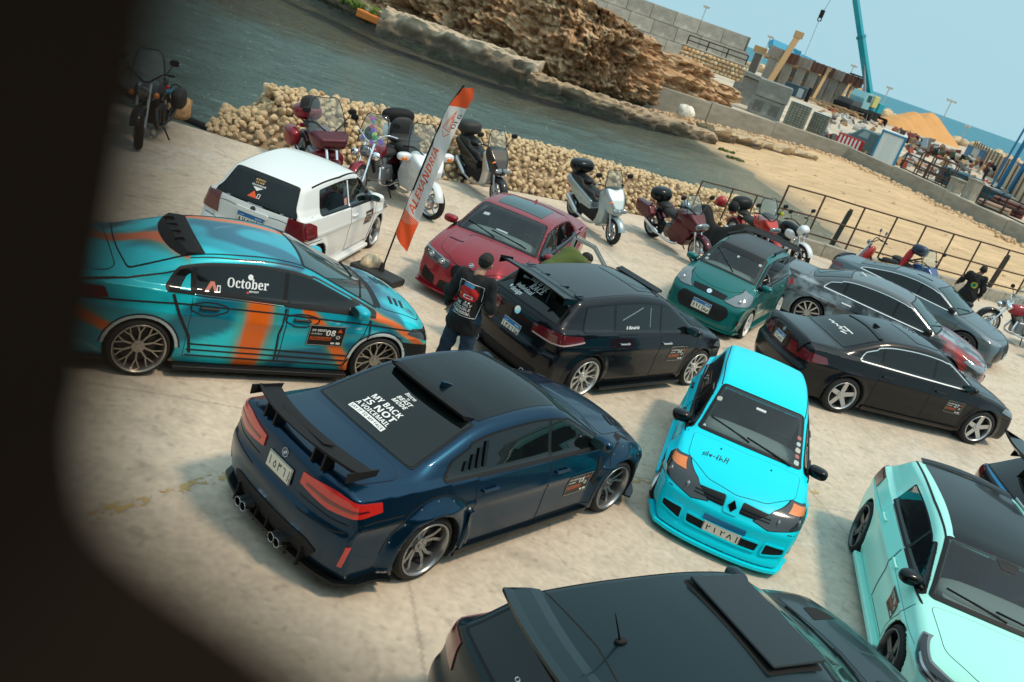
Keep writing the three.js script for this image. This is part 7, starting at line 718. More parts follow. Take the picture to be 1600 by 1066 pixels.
  // debris, bundles, plank fence
  { const r = rng(21), t = thing('scrap_heap', 'heap of mixed scrap, planks and tins before the sand heap', 'scrap heap', [44.5, 0.1, -125], -0.6), ms = [wood, M.steel, std(lin(0.2, 0.03, 0.02), 0.7), M.black, std(lin(0.5, 0.47, 0.42), 0.8), std(lin(0.06, 0.08, 0.05), 0.8), std(lin(0.25, 0.15, 0.09), 0.9)]; for (let i = 0; i < 90; i++) { const s = part(i % 3 ? 'scrap_board' : 'scrap_drum', i % 3 ? rb(0.5 + r() * 1.4, 0.2 + r() * 0.3, 0.3 + r() * 0.5, 0.03) : cyl(0.3, 0.3, 0.7, 12), ms[Math.floor(r() * 7)], t); s.position.set((r() - 0.5) * 14, 0.2 + r() * 1.1, (r() - 0.5) * 5); s.rotation.set(r() * 2, r() * 6, r() * 2); } }
  { const r = rng(303), cs = [lin(0.4, 0.38, 0.35), lin(0.35, 0.2, 0.1), lin(0.1, 0.1, 0.1), lin(0.3, 0.06, 0.04), lin(0.5, 0.48, 0.44)]; cs.forEach((c, k) => { const L = []; for (let i = 0; i < 60; i++) { const t = r(), z = lerp(-82, -190, t * t), x = lerp(20, 42, r()) * (-z / 110) + 4; L.push(rb(0.3 + r() * 0.8, 0.15 + r() * 0.4, 0.3 + r() * 0.7, 0.02, [x, 0.25, z], [r(), r() * 6, r()])); } const m = one('site_debris', L, std(c, 0.9), ['pale concrete scraps scattered over the building site', 'brown timber scraps scattered over the building site', 'black scraps scattered over the building site', 'rusty red scraps scattered over the building site', 'whitish bags scattered over the building site'][k], 'debris'); m.userData.kind = 'stuff'; }); }
  const bundle = (x, z, turn, L, n, rows, c, lab, y = 0.1) => { const t = thing('rod_bundle', lab, 'bundle', [x, y, z], turn); for (let j = 0; j < rows; j++) for (let i = 0; i < n - (j % 2); i++) part('rod', cyl(0.12, 0.12, L, 8, [0, 0.15 + j * 0.21, (i + (j % 2) * 0.5 - n / 2) * 0.25], [0, 0, Math.PI / 2]), std(lin(c[0] * (0.8 + ((i * 7 + j) % 5) * 0.1), c[1], c[2]), 0.6), t); for (const q of [-0.3, 0.3]) part('strap', rb(0.1, rows * 0.21 + 0.1, n * 0.25 + 0.1, 0.02, [L * q, rows * 0.105 + 0.05, 0]), M.black, t); };
  bundle(29.8, -79, -0.45, 3.2, 8, 6, [0.02, 0.09, 0.13], 'larger stack of dark blue bundled tubes near the plank fence'); bundle(31.3, -75.5, -0.45, 2.6, 8, 5, [0.02, 0.09, 0.13], 'smaller stack of dark blue bundled tubes nearer the wall'); bundle(31.2, -71.6, -0.45, 2.4, 8, 4, [0.13, 0.03, 0.02], 'stack of brown red tubes below the blue bundles'); bundle(29.5, -69.8, -0.5, 2.2, 6, 2, [0.3, 0.2, 0.14], 'pile of tan timber lengths beside the last railing');
  { const t = thing('steel_rack', 'open brown steel frame rack standing behind the wall railing', 'rack', [26.8, 0.1, -76], -0.5), m = std(lin(0.1, 0.045, 0.03), 0.8); for (const x of [-1.4, -0.5, 0.4, 1.3]) for (const z of [-0.6, 0.6]) part('upright', beam([x, 0, z], [x, 1.9, z], 0.1, 0.1), m, t); for (const y of [0.6, 1.25, 1.9]) for (const z of [-0.6, 0.6]) part('crossbar', beam([-1.4, y, z], [1.3, y, z], 0.08, 0.08), m, t); }
  { const t = thing('plank_fence', 'tan board fence running along the right side of the site', 'fence', [0, 0, 0]), r = rng(61), A = [62, -165], B = [34.5, -70]; const N = 110; for (let i = 0; i < N; i++) { const q = i / N, x = lerp(A[0], B[0], q), z = lerp(A[1], B[1], q), h = 2.5 + r() * 0.25, p = part('board', rb(0.88, h, 0.06, 0.01), std(lin(0.42 + r() * 0.12, 0.33 + r() * 0.08, 0.23 + r() * 0.06), 0.9), t); p.position.set(x, h / 2 + 0.1, z); p.rotation.y = 1.3 + (r() - 0.5) * 0.05; if (i % 5 === 0) part('post', beam([x - 0.2, 0, z + 0.1], [x - 0.2, 3.0, z + 0.1], 0.14, 0.14), std(lin(0.2, 0.11, 0.06), 0.9), t); } }
  [[41.0, -100, 7.1, 'thin dark blue pole leaning out behind the plank fence', 0.12], [41.9, -100.5, 6.2, 'thick blue pole at the right frame edge, left one of a pair', 0.24], [42.7, -99.6, 6.2, 'thick blue pole at the right frame edge, right one of a pair', 0.24]].forEach(([x, z, h, lab, w]) => { const t = thing('blue_pole', lab, 'pole', [x, 0.1, z]); part('shaft', bar([0, 0, 0], [0.3, h, 0], w, w * 0.9), std(lin(0.01, 0.14, 0.3), 0.5), t); part('foot_plate', rb(w * 3, 0.1, w * 3, 0.02, [0, 0.05, 0]), M.black, t); });
  { const t = thing('striped_hoarding', 'blue and white striped hoarding beyond the plank fence', 'hoarding', [62, 0.1, -138], -0.5); for (let i = 0; i < 22; i++) part('panel', rb(0.9, 2.2, 0.08, 0.02, [-10 + i * 0.92, 1.2, 0]), i % 2 ? std(lin(0.5, 0.5, 0.46), 0.7) : std(lin(0.08, 0.2, 0.36), 0.6), t); part('rail', rb(20.4, 0.12, 0.12, 0.02, [-0.3, 2.3, 0.1]), M.steel, t); }
  { const c = M.white, t = thing('parked_pickup', 'white vehicle behind the plank fence at the right edge', 'pickup', [41.5, 0.1, -88], 1.2); part('body', prism([[-2.3, 0.5], [2.3, 0.5], [2.3, 1.15], [0.9, 1.2], [0.4, 1.85], [-1.0, 1.85], [-1.5, 1.2], [-2.3, 1.1]], 1.75, 0.08), c, t); part('side_window', prism([[-1.3, 1.25], [0.5, 1.25], [0.3, 1.7], [-0.95, 1.7]], 1.79, 0.01), M.screen, t); for (const x of [-1.4, 1.4]) for (const z of [-0.8, 0.8]) part('wheel', cyl(0.36, 0.36, 0.24, 18, [x, 0.36, z], [Math.PI / 2, 0, 0]), M.rubber, t); }
  { const t = thing('site_hut', 'small pale hut at the far end of the plank fence', 'hut', [60, 0.1, -152], -0.3); part('wall', rb(2.2, 2.3, 2, 0.05, [0, 1.2, 0]), std(lin(0.5, 0.52, 0.5), 0.7), t); part('window', rb(0.8, 0.7, 0.06, 0.02, [0, 1.5, 1.0]), M.screen, t); part('roof', rb(2.5, 0.14, 2.3, 0.03, [0, 2.42, 0]), std(lin(0.1, 0.2, 0.2), 0.7), t); }
  { const t = thing('rock_jetty', 'low grey rock jetty between the sand heap and the sea', 'jetty', [60, 0, -235], -0.5), r = rng(88); for (let i = 0; i < 60; i++) { const s = part('stone', stoneGeo[i % 10], stoneMats[4], t); s.position.set((i - 30) * 1.9, 0.4 + r(), (r() - 0.5) * 3); s.scale.setScalar(1.1 + r() * 1.1); s.rotation.set(r() * 6, r() * 6, 0); } }
}
const RIM = [[-3, 0], [-3, 5.8], [-0.0199, 5.8], [-0.0199, 5.0488], [-0.0205, 5.0434], [-0.0206, 5.0339], [-0.0208, 5.0229], [-0.0210, 5.0150], [-0.0199, 5.0110], [-0.0167, 5.0092], [-0.0111, 5.0073], [-0.0034, 5.0041], [0.0074, 4.9991], [0.09, 4.94], [0.09, 0]];
{ // the opening the picture is taken through: jamb and sill of a dark wall, and an unseen house front added to darken car reflections
  const z0 = -0.05, rim = RIM, sh = new THREE.Shape(rim.map((p) => new THREE.Vector2(...p))), g = new THREE.ExtrudeGeometry(sh, { depth: 0.03, bevelEnabled: true, bevelSize: 0.002, bevelThickness: 0.002, bevelSegments: 3, bevelOffset: -0.002 }); g.translate(0, 0, z0);
  one('window_jamb', g, new THREE.MeshPhysicalMaterial({ color: lin(0.012, 0.0085, 0.0065), roughness: 1, specularIntensity: 0 }), 'dark blurred jamb and sill of the opening the view is taken through', 'window jamb');
  const f = new THREE.Group(); f.name = 'added_house_front'; scene.add(f); tag(f, 'unseen dark stone house front added behind the view to darken reflections', 'house'); const fm = conc(lin(0.075, 0.06, 0.045), 0.3); part('wall', bx(26, 4.2, 0.5, [0, 2.1, 0.6]), fm, f); part('wall', bx(11, 2.2, 0.5, [-7.5, 5.3, 0.6]), fm, f); part('wall', bx(11, 2.2, 0.5, [7.5, 5.3, 0.6]), fm, f); part('wall', bx(26, 0.6, 0.5, [0, 6.7, 0.6]), fm, f); for (let i = -2; i <= 2; i++) if (i) part('window', bx(1.4, 1.8, 0.12, [i * 5, 2.0, 0.32]), M.screen, f);
}
carBlue(); carsE60(); carBrush(); carRed(); carGolf(); carCyan(); carWhite(); carGreen(); carCoupe(); carTeal(); carMint(); carEdge();
// ---------- motorcycles ----------
function cycleWheel(R, w, n, rimMat, disc = true) { const g = new THREE.Group(); g.name = 'wheel'; const rr = R - w * 0.62; part('tyre', lathe([[rr, -w * 0.42], [rr + 0.03, -w * 0.5], [R - 0.03, -w * 0.42], [R - 0.006, -w * 0.2], [R, 0], [R - 0.006, w * 0.2], [R - 0.03, w * 0.42], [rr + 0.03, w * 0.5], [rr, w * 0.42]], 40, null, [Math.PI / 2, 0, 0]), M.rubber, g);
  const L = [lathe([[rr + 0.008, -w * 0.4], [rr - 0.02, -w * 0.25], [rr - 0.025, 0], [rr - 0.02, w * 0.25], [rr + 0.008, w * 0.4]], 40, null, [Math.PI / 2, 0, 0]), cyl(0.05, 0.05, w * 0.9, 16, null, [Math.PI / 2, 0, 0])]; for (let k = 0; k < n; k++) { const a = (k / n) * 6.2832; L.push(beam([0.04 * Math.cos(a), 0.04 * Math.sin(a), 0], [(rr - 0.01) * Math.cos(a + 0.12), (rr - 0.01) * Math.sin(a + 0.12), 0], n > 10 ? 0.008 : 0.03, n > 10 ? 0.008 : 0.04)); } part('rim', L, rimMat, g); if (disc) part('brake_disc', [tor(0.12, 0.018, [0, 0, w * 0.55], null, 28, 6), tor(0.12, 0.018, [0, 0, -w * 0.55], null, 28, 6)], M.steel, g); return g; }
function arc(R, w, a0, a1, t = 0.012, n = 18, drop = 0.03) { const P = [], ix = [], U = []; for (let i = 0; i <= n; i++) { const a = lerp(a0, a1, i / n); [[-1, -drop], [-0.8, 0], [0, 0.012], [0.8, 0], [1, -drop]].forEach(([s, d]) => P.push((R + d) * Math.cos(a), (R + d) * Math.sin(a), (s * w) / 2)); } for (let i = 0; i < n; i++) for (let k = 0; k < 4; k++) { const a = i * 5 + k; ix.push(a, a + 1, a + 6, a, a + 6, a + 5); } const g = new THREE.BufferGeometry(); g.setAttribute('position', new THREE.Float32BufferAttribute(P, 3)); g.setIndex(ix); g.computeVertexNormals(); return g; }
function shield(w, h, bow, rake, pos) { const g = new THREE.PlaneGeometry(w, h, 12, 8), p = g.attributes.position; for (let i = 0; i < p.count; i++) { const u = p.getX(i) / (w / 2), v = p.getY(i) / h + 0.5, k = 1 - 0.28 * v * v - (v > 0.85 ? (v - 0.85) * Math.abs(u) * 1.2 : 0); p.setXYZ(i, -bow * u * u - rake * v, v * h, u * (w / 2) * k); } g.computeVertexNormals(); return xf(g, pos); }
const shellCache = new Map();
function shell(poly, w, taper = 0.3, r = 0.04) { // side outline given width, narrowing towards its front and its lower end
  const key = JSON.stringify([poly, w, taper, r]); if (shellCache.has(key)) return shellCache.get(key);
  const q = polyField(roundPoly(poly, 0.04), 0.015), xs = poly.map((p) => p[0]), ys = poly.map((p) => p[1]), x1 = Math.max(...xs), x0 = Math.min(...xs), y0 = Math.min(...ys), y1 = Math.max(...ys);
  const F = (x, y, z) => { const u = (x - x0) / (x1 - x0), v = (y - y0) / (y1 - y0), ww = w * (1 - taper * u * u - 0.18 * (1 - v) ** 2 - 0.12 * v ** 4); return rmax(q(x, y), (Math.abs(z) - ww) * 0.9, r) + 0.006 * sstep(0.012, 0.0, Math.abs(v - 0.5 + u * 0.25)); };
  const g = nets(F, [x0 - 0.05, y0 - 0.05, -w - 0.05], [x1 + 0.05, y1 + 0.05, w + 0.05], 0.018).body; shellCache.set(key, g); return g;
}
function makeBike(o, label, pos, deg, lean = 0.16) {
  const t = thing('motorcycle', label, 'motorcycle', [pos[0], 0, pos[1]], deg * D2R, 'motorcycles parked along the quay edge'); t.rotation.order = 'YXZ'; t.rotation.x = lean; t.scale.setScalar(o.size || 1.13);
  const P = o.paint, c = o.chrome || M.chrome, wf = o.wf ?? 0.78, wr = o.wr ?? -0.74, Rf = o.Rf || 0.31, Rr = o.Rr || 0.31, add = (n, g, m, l) => part(n, g, m, t, l);
  const a = cycleWheel(Rf, 0.13, o.spokes || 6, o.rim || M.silver), b = cycleWheel(Rr, 0.17, o.spokes || 6, o.rim || M.silver); t.add(a, b); a.position.set(wf, Rf, 0); b.position.set(wr, Rr, 0); if (o.steer) a.rotation.y = o.steer;
  const hx = o.hx ?? 0.5, hy = o.hy ?? 0.98, st = o.steer || 0; // head of the forks
  for (const z of [-0.085, 0.085]) add('fork', bar([wf, Rf, z], [hx, hy, z], 0.026, 0.024), o.fork || c); add('front_fender', xf(arc(Rf + 0.035, 0.16, 0.3, 2.5), [wf, Rf, 0]), o.fender || P);
  add('frame', [bar([hx, hy - 0.1, 0], [0.15, 0.4, 0], 0.03), bar([0.15, 0.32, 0.12], [-0.4, 0.34, 0.12], 0.025), bar([0.15, 0.32, -0.12], [-0.4, 0.34, -0.12], 0.025), beam([-0.3, 0.42, 0.12], [wr, Rr, 0.12], 0.06, 0.04), beam([-0.3, 0.42, -0.12], [wr, Rr, -0.12], 0.06, 0.04), bar([0.12, 0.7, 0], [-0.75, 0.68, 0], 0.035)], M.black);
  if (!o.scooter) { add('engine', [rb(0.44, 0.3, 0.36, 0.06, [-0.02, 0.42, 0]), cyl(0.1, 0.11, 0.24, 16, [0.12, 0.6, 0], [0, 0, -0.5]), cyl(0.1, 0.11, 0.24, 16, [-0.1, 0.62, 0], [0, 0, 0.3]), cyl(0.12, 0.12, 0.4, 20, [-0.08, 0.4, 0], [Math.PI / 2, 0, 0])], o.engine || M.steel); const fins = []; for (let i = 0; i < 5; i++) fins.push(cyl(0.125, 0.125, 0.012, 16, [0.08 + i * 0.022, 0.53 + i * 0.04, 0], [0, 0, -0.5])); add('cooling_fins', fins, o.engine || M.steel); }
  for (const s of o.pipes || [1]) add('exhaust', [tube([[0.22, 0.55, s * 0.12], [0.28, 0.3, s * 0.17], [0, 0.22, s * 0.19], [-0.35, 0.25, s * 0.2]], 0.026, 20), xf(lathe([[0.03, 0], [0.055, 0.06], [0.06, 0.45], [0.045, 0.52], [0.03, 0.5]], 18), [-0.35, 0.25, s * 0.2], [0, 0, 1.45 - (o.pipeUp || 0.1)])], o.pipe || c);
  if (o.tank !== null) add('fuel_tank', ell(0.3, 0.15, 0.15, 2.5, [0.2, 0.82, 0], [0, 0, -0.1]), o.tank || P); add('seat', [ell(0.26, 0.08, 0.16, 2.6, [-0.22, 0.76, 0], [0, 0, -0.06]), ell(0.2, 0.07, 0.13, 2.6, [-0.58, 0.83 + (o.pillion || 0), 0])], o.seat || M.seat);
  add('rear_fender', xf(arc(Rr + 0.04, 0.2, 0.7, 2.9), [wr, Rr, 0]), o.fender || P); add('tail_lamp', ell(0.04, 0.045, 0.08, 2.6, [wr - 0.3, Rr + 0.36, 0]), M.red); add('side_stand', bar([-0.05, 0.3, -0.15], [0.05, 0.02, -0.32], 0.014), M.black);
  const bh = o.bar ?? 0.16; add('handlebar', tube([[hx - 0.28, hy + bh - 0.03, -0.38], [hx - 0.1, hy + bh, -0.25], [hx, hy + 0.02, 0], [hx - 0.1, hy + bh, 0.25], [hx - 0.28, hy + bh - 0.03, 0.38]], 0.013, 30), o.barMat || M.black); for (const z of [-0.36, 0.36]) { add('grip', bar([hx - 0.29, hy + bh - 0.035, z], [hx - 0.21, hy + bh - 0.02, z * 0.85], 0.02), M.rubber); if (o.mirrors !== 0) { add('mirror', [bar([hx - 0.16, hy + bh, z * 0.75], [hx - 0.14, hy + bh + 0.17, z * 1.05], 0.007), ell(0.02, 0.05, 0.075, 2.6, [hx - 0.14, hy + bh + 0.2, z * 1.1])], o.mirrorMat || M.black); } }
  if (o.headlamp) { const q = o.headlamp; add('headlamp', [lathe([[0, -0.12], [0.06, -0.1], [0.095, 0], [0.1, 0.05]], 24, [hx + 0.12, q, 0], [0, 0, -Math.PI / 2])], c); add('headlamp_glass', ell(0.035, 0.092, 0.092, 2, [hx + 0.165, q, 0]), M.lamp); for (const z of [-0.19, 0.19]) add('indicator', ell(0.045, 0.045, 0.045, 2, [hx + 0.08, q - 0.05, z]), M.amber); if (o.spots) for (const z of [-0.2, 0.2]) add('spot_lamp', ell(0.06, 0.075, 0.075, 2, [hx + 0.14, q - 0.06, z]), c); }
  if (o.screen) { const [w, h, x, y, rake] = o.screen; add('windshield', shield(w, h, 0.12, rake, [x, y, 0]), M.pale); add('shield_edge', tube([[x - 0.11, y, -w / 2], [x - rake * 0.5 - 0.09, y + h * 0.5, -w * 0.46], [x - rake - 0.06, y + h * 0.97, -w * 0.3], [x - rake, y + h, 0], [x - rake - 0.06, y + h * 0.97, w * 0.3], [x - rake * 0.5 - 0.09, y + h * 0.5, w * 0.46], [x - 0.11, y, w / 2]], 0.008, 40), M.black); if (o.stickers) { const r = rng(7); for (let i = 0; i < 16; i++) { const u = (r() - 0.5) * 1.7, v = 0.08 + r() * 0.8, k = 1 - 0.28 * v * v; add('sticker', cyl(0.035 + r() * 0.02, 0.035, 0.006, 12, [x - 0.12 * u * u * 0.6 - rake * v + 0.012, y + v * h, u * (w / 2) * k * 0.8], [0, 0, Math.PI / 2]), std(new THREE.Color().setHSL(r(), 0.5, 0.25 + r() * 0.3), 0.5)); } } }
  for (const [n, rx, ry, rz, p, rot, m, e] of o.blobs || []) add(n, ell(rx, ry, rz, e || 2.6, p, rot), m || P);
  for (const [n, poly, w, tp, m, z] of o.shells || []) { for (const zz of z ? [z, -z] : [0]) { const q = add(n, shell(poly, w, tp), m || P); q.position.z = zz; } }
  if (o.bags) for (const s of [-1, 1]) add('saddlebag', ell(0.26, 0.17, 0.12, 3, [wr + 0.05, 0.58, s * 0.3]), o.bags); if (o.box) { add('top_box', ell(0.2, 0.14, 0.25, 3, [wr - 0.1, o.boxY || 1.06, 0]), o.box); add('rack', [beam([wr - 0.25, (o.boxY || 1.06) - 0.15, 0.1], [wr + 0.2, 0.84, 0.1], 0.02, 0.02), beam([wr - 0.25, (o.boxY || 1.06) - 0.15, -0.1], [wr + 0.2, 0.84, -0.1], 0.02, 0.02)], M.black); }
  if (o.plate) add('number_plate', rb(0.01, 0.12, 0.2, 0.004, [wr - 0.36, Rr + 0.2, 0]), std(lin(0.5, 0.5, 0.46), 0.6));
  return t;
}
function helmet(p, c, label, turn = 0) { const t = thing('helmet', label, 'helmet', p, turn); part('shell', ell(0.15, 0.145, 0.13, 2.1), c, t); part('visor', ell(0.06, 0.055, 0.115, 2.4, [0.098, 0.0, 0]), M.screen, t); part('rim', tor(0.115, 0.014, [0, -0.115, 0], [Math.PI / 2, 0, 0]), M.black, t); return t; }
function bikes() {
  const maroon = paint(lin(0.075, 0.005, 0.012), { metalness: 0.3 }), cherry = paint(lin(0.2, 0.008, 0.018), { metalness: 0.3 }), white = paint(lin(0.72, 0.74, 0.74)), blk = paint(lin(0.008, 0.009, 0.01)), silver = paint(lin(0.34, 0.41, 0.43), { metalness: 0.6 }), sc = paint(lin(0.4, 0.022, 0.014));
  makeBike({ paint: blk, wf: 0.85, wr: -0.76, Rf: 0.33, headlamp: 0.88, screen: [0.52, 0.5, 0.5, 0.98, 0.2], spokes: 20, bags: M.seat, pipes: [1, -1], steer: 0.25, tank: paint(lin(0.05, 0.06, 0.065)), fork: M.silver, pipe: M.gun, engine: M.disc }, 'dark cruiser motorcycle alone at the left end of the quay', [-7.74, -16.85], -75, 0.12);
  makeBike({ paint: maroon, wf: 0.9, wr: -0.8, bags: cherry, box: cherry, boxY: 0.98, screen: [0.66, 0.52, 0.4, 0.98, 0.24], headlamp: 0.85, pipes: [1, -1], shells: [['batwing_fairing', [[0.36, 1.0], [0.5, 1.04], [0.72, 0.94], [0.7, 0.78], [0.5, 0.74], [0.4, 0.84]], 0.36, 0.35]], blobs: [['backrest', 0.06, 0.2, 0.18, [-0.78, 1.1, 0], null, M.seat], ['leg_guard', 0.12, 0.2, 0.3, [0.4, 0.5, 0], null, cherry]] }, 'maroon touring motorcycle with broad windshield behind the white car', [-4.75, -17.95], -55);
  makeBike({ paint: cherry, wf: 0.86, wr: -0.78, Rf: 0.33, headlamp: 0.86, spots: true, screen: [0.56, 0.5, 0.52, 0.96, 0.16], stickers: true, spokes: 20, bags: M.seat, pipes: [1, -1], fork: M.chrome, barMat: M.chrome }, 'red chrome cruiser with sticker covered windshield beside the white car', [-3.62, -18.35], -100);
  helmet([-4.1, 1.12, -18.6], M.gloss, 'shiny black helmet resting on the seat of the maroon touring motorcycle', -1.2);
  makeBike({ paint: white, wf: 0.86, wr: -0.83, Rf: 0.32, box: white, boxY: 1.02, pipes: [1, -1], steer: 0.35, screen: [0.6, 0.5, 0.42, 1.0, 0.24], tank: white, mirrors: 0, shells: [['front_fairing', [[0.24, 0.98], [0.46, 1.06], [0.8, 0.84], [0.8, 0.7], [0.6, 0.6], [0.4, 0.62]], 0.36, 0.5], ['side_fairing', [[0.1, 0.9], [0.46, 0.86], [0.56, 0.6], [0.5, 0.34], [0.0, 0.3], [-0.1, 0.5]], 0.3, 0.25], ['saddlebag', [[-1.2, 0.74], [-0.62, 0.78], [-0.48, 0.64], [-0.62, 0.42], [-1.12, 0.46]], 0.11, 0.2, null, 0.31]], blobs: [['backrest', 0.07, 0.24, 0.24, [-0.72, 1.12, 0], null, M.seat], ['pillion_seat', 0.24, 0.14, 0.26, [-0.45, 0.9, 0], null, M.seat], ['arm_rest', 0.2, 0.06, 0.34, [-0.55, 1.02, 0], null, M.seat], ['luggage_roll', 0.14, 0.14, 0.32, [-0.95, 1.32, 0], null, M.matte], ['mirror_pod', 0.08, 0.075, 0.13, [0.4, 0.98, 0.42]], ['mirror_pod', 0.08, 0.075, 0.13, [0.4, 0.98, -0.42]], ['mirror_indicator', 0.03, 0.04, 0.06, [0.46, 0.96, 0.44], null, M.amber], ['mirror_indicator', 0.03, 0.04, 0.06, [0.46, 0.96, -0.44], null, M.amber], ['headlamp', 0.05, 0.08, 0.12, [0.72, 0.78, 0.13], null, M.lamp], ['headlamp', 0.05, 0.08, 0.12, [0.72, 0.78, -0.13], null, M.lamp]] }, 'big white touring motorcycle with black seats behind the flag banner', [-3.0, -18.75], -52, 0.14);
  const sct = (p, label, pos, deg, boxM, o = {}) => makeBike({ scooter: true, paint: p, wf: 0.76, wr: -0.72, Rf: 0.27, Rr: 0.26, tank: null, hx: 0.5, hy: 0.96, pipes: [1], pipeUp: 0.35, pipe: M.silver, box: boxM, boxY: 1.14, pillion: 0.08, screen: [0.44, 0.46, 0.56, 0.98, 0.16], fender: p, fork: M.silver, shells: [['front_fairing', [[0.36, 1.06], [0.48, 1.1], [0.66, 0.92], [0.82, 0.7], [0.8, 0.62], [0.62, 0.6], [0.5, 0.72], [0.4, 0.9]], 0.25, 0.55], ['leg_shield', [[0.3, 0.98], [0.42, 0.98], [0.6, 0.64], [0.54, 0.36], [0.4, 0.24], [0.32, 0.3], [0.4, 0.6]], 0.27, 0.1, o.low || p], ['floor_tunnel', [[-0.35, 0.3], [0.42, 0.24], [0.46, 0.5], [0.3, 0.62], [0.1, 0.5], [-0.35, 0.5]], 0.2, 0, M.matte], ['tail_body', [[-1.06, 0.8], [-0.98, 0.9], [-0.4, 0.76], [0.02, 0.66], [0.06, 0.44], [-0.3, 0.4], [-0.7, 0.58]], 0.2, -0.05], ['seat_hump', [[-0.95, 0.9], [-0.9, 0.98], [-0.5, 0.95], [-0.42, 0.84], [-0.05, 0.82], [0.12, 0.66], [-0.1, 0.66], [-0.5, 0.78]], 0.18, 0.15, M.seat]], seat: M.black,
    blobs: [['brake_lever', 0.02, 0.012, 0.08, [0.3, 1.11, 0.3], null, M.silver], ['instrument_pod', 0.1, 0.09, 0.2, [0.42, 1.02, 0], null, M.black], ['headlamp', 0.03, 0.05, 0.1, [0.79, 0.72, 0.08], [0, 0.3, 0.5], M.lamp], ['headlamp', 0.03, 0.05, 0.1, [0.79, 0.72, -0.08], [0, -0.3, 0.5], M.lamp], ['indicator', 0.03, 0.02, 0.06, [0.68, 0.86, 0.16], [0, 0.5, 0.5], M.amber]], ...o }, label, pos, deg, 0.14);
  sct(blk, 'black maxi scooter with tall clear screen between white motorcycle and red car', [-1.95, -21.7], -52, M.seat, { low: M.silver }); sct(silver, 'silver maxi scooter with black top box standing apart on the concrete', [0.88, -21.85], -53, M.gloss, { steer: -0.15 });
  makeBike({ paint: maroon, wf: 0.8, wr: -0.76, pipes: [1, -1], box: null, screen: [0.44, 0.36, 0.52, 1.0, 0.24], pipeUp: 0.18, engine: M.gun, shells: [['front_fairing', [[0.22, 0.96], [0.46, 1.04], [0.78, 0.8], [0.76, 0.72], [0.56, 0.66], [0.3, 0.74]], 0.25, 0.6], ['side_fairing', [[0.12, 0.84], [0.5, 0.8], [0.58, 0.6], [0.42, 0.28], [0.05, 0.24], [-0.12, 0.4], [0.02, 0.62]], 0.24, 0.2], ['saddlebag', [[-1.12, 0.8], [-0.66, 0.78], [-0.52, 0.62], [-0.66, 0.46], [-1.08, 0.54]], 0.11, 0.15, null, 0.29]], blobs: [['top_case', 0.2, 0.16, 0.24, [-0.78, 1.0, 0], null, M.gloss], ['headlamp', 0.05, 0.08, 0.18, [0.72, 0.82, 0], null, M.lamp]] }, 'maroon sport touring motorcycle in front of the black covered one', [2.98, -22.75], -52);
  helmet([2.95, 1.06, -23.15], std(lin(0.3, 0.32, 0.33), 0.25, 0.5), 'silver and black helmet on the tail of the maroon sport motorcycle', -1);
  { // motorcycle under a black cover
    const F = (x, y, z) => { const top = 0.72 + 0.34 * Math.exp(-(((x + 0.75) / 0.3) ** 2)) + 0.36 * Math.exp(-(((x - 0.55) / 0.26) ** 2)) + 0.04 * Math.sin(x * 9), w = 0.2 + 0.2 * Math.exp(-(((x - 0.45) / 0.28) ** 2)) + 0.16 * Math.exp(-(((x + 0.7) / 0.3) ** 2)) + (1 - y) * 0.13 + 0.018 * Math.sin(x * 22 + y * 9) * (1.2 - y); let f = rmax((y - top) * 0.7, (Math.abs(z) - w * (1.05 - 0.35 * sstep(top - 0.45, top, y))) * 0.85, 0.12); f = rmax(f, Math.abs(x) - 1.12 + 0.1 * y * y + 0.015 * Math.sin(z * 20), 0.16); return Math.max(f, 0.1 + 0.03 * Math.sin(x * 7) - y); };
    const g = nets(F, [-1.3, 0.02, -0.7], [1.3, 1.3, 0.7], 0.035), t = thing('covered_motorcycle', 'motorcycle hidden under a black cloth cover', 'motorcycle', [4.15, -0.0, -24.05], -38 * D2R); part('cloth_cover', g.body, std(lin(0.006, 0.006, 0.006), 0.95), t); for (const x of [-0.75, 0.78]) part('wheel', lathe([[0.2, -0.06], [0.3, -0.05], [0.31, 0], [0.3, 0.05], [0.2, 0.06]], 32, [x, 0.31, 0], [Math.PI / 2, 0, 0]), M.rubber, t); }
  makeBike({ paint: sc, wf: 0.78, wr: -0.74, screen: [0.56, 0.5, 0.46, 0.98, 0.2], engine: M.gun, shells: [['front_fairing', [[0.3, 0.98], [0.46, 1.03], [0.74, 0.84], [0.66, 0.7], [0.4, 0.74]], 0.22, 0.5, sc]], blobs: [ ['headlamp', 0.04, 0.06, 0.16, [0.7, 0.86, 0], null, M.lamp], ['luggage_box', 0.2, 0.16, 0.26, [-0.75, 1.02, 0], null, M.black], ['yellow_glove', 0.05, 0.05, 0.06, [0.3, 1.14, -0.38], null, std(lin(0.4, 0.45, 0.02), 0.7)]] }, 'red motorcycle with big clear windshield behind the green car roof', [5.35, -25.6], -60);
  helmet([4.35, 1.18, -24.85], M.matte, 'matt black helmet standing behind the covered motorcycle', 0.4); helmet([4.05, 1.15, -25.2], std(lin(0.4, 0.02, 0.02), 0.3), 'red helmet beside the matt black helmet', 0.2);
  makeBike({ paint: white, wf: 0.74, wr: -0.7, headlamp: null, fender: white, tank: M.gloss, engine: M.gun, pipe: M.gun, rim: M.black, blobs: [['belly_pan', 0.3, 0.12, 0.16, [0.05, 0.32, 0]], ['nose_cowl', 0.12, 0.14, 0.15, [0.58, 0.92, 0], [0, 0, -0.5]], ['tank_shroud', 0.16, 0.14, 0.2, [0.3, 0.74, 0]], ['headlamp', 0.05, 0.07, 0.1, [0.67, 0.88, 0], null, M.lamp]] }, 'white and black naked motorcycle at the end of the row by the fence', [6.3, -26.55], -52);
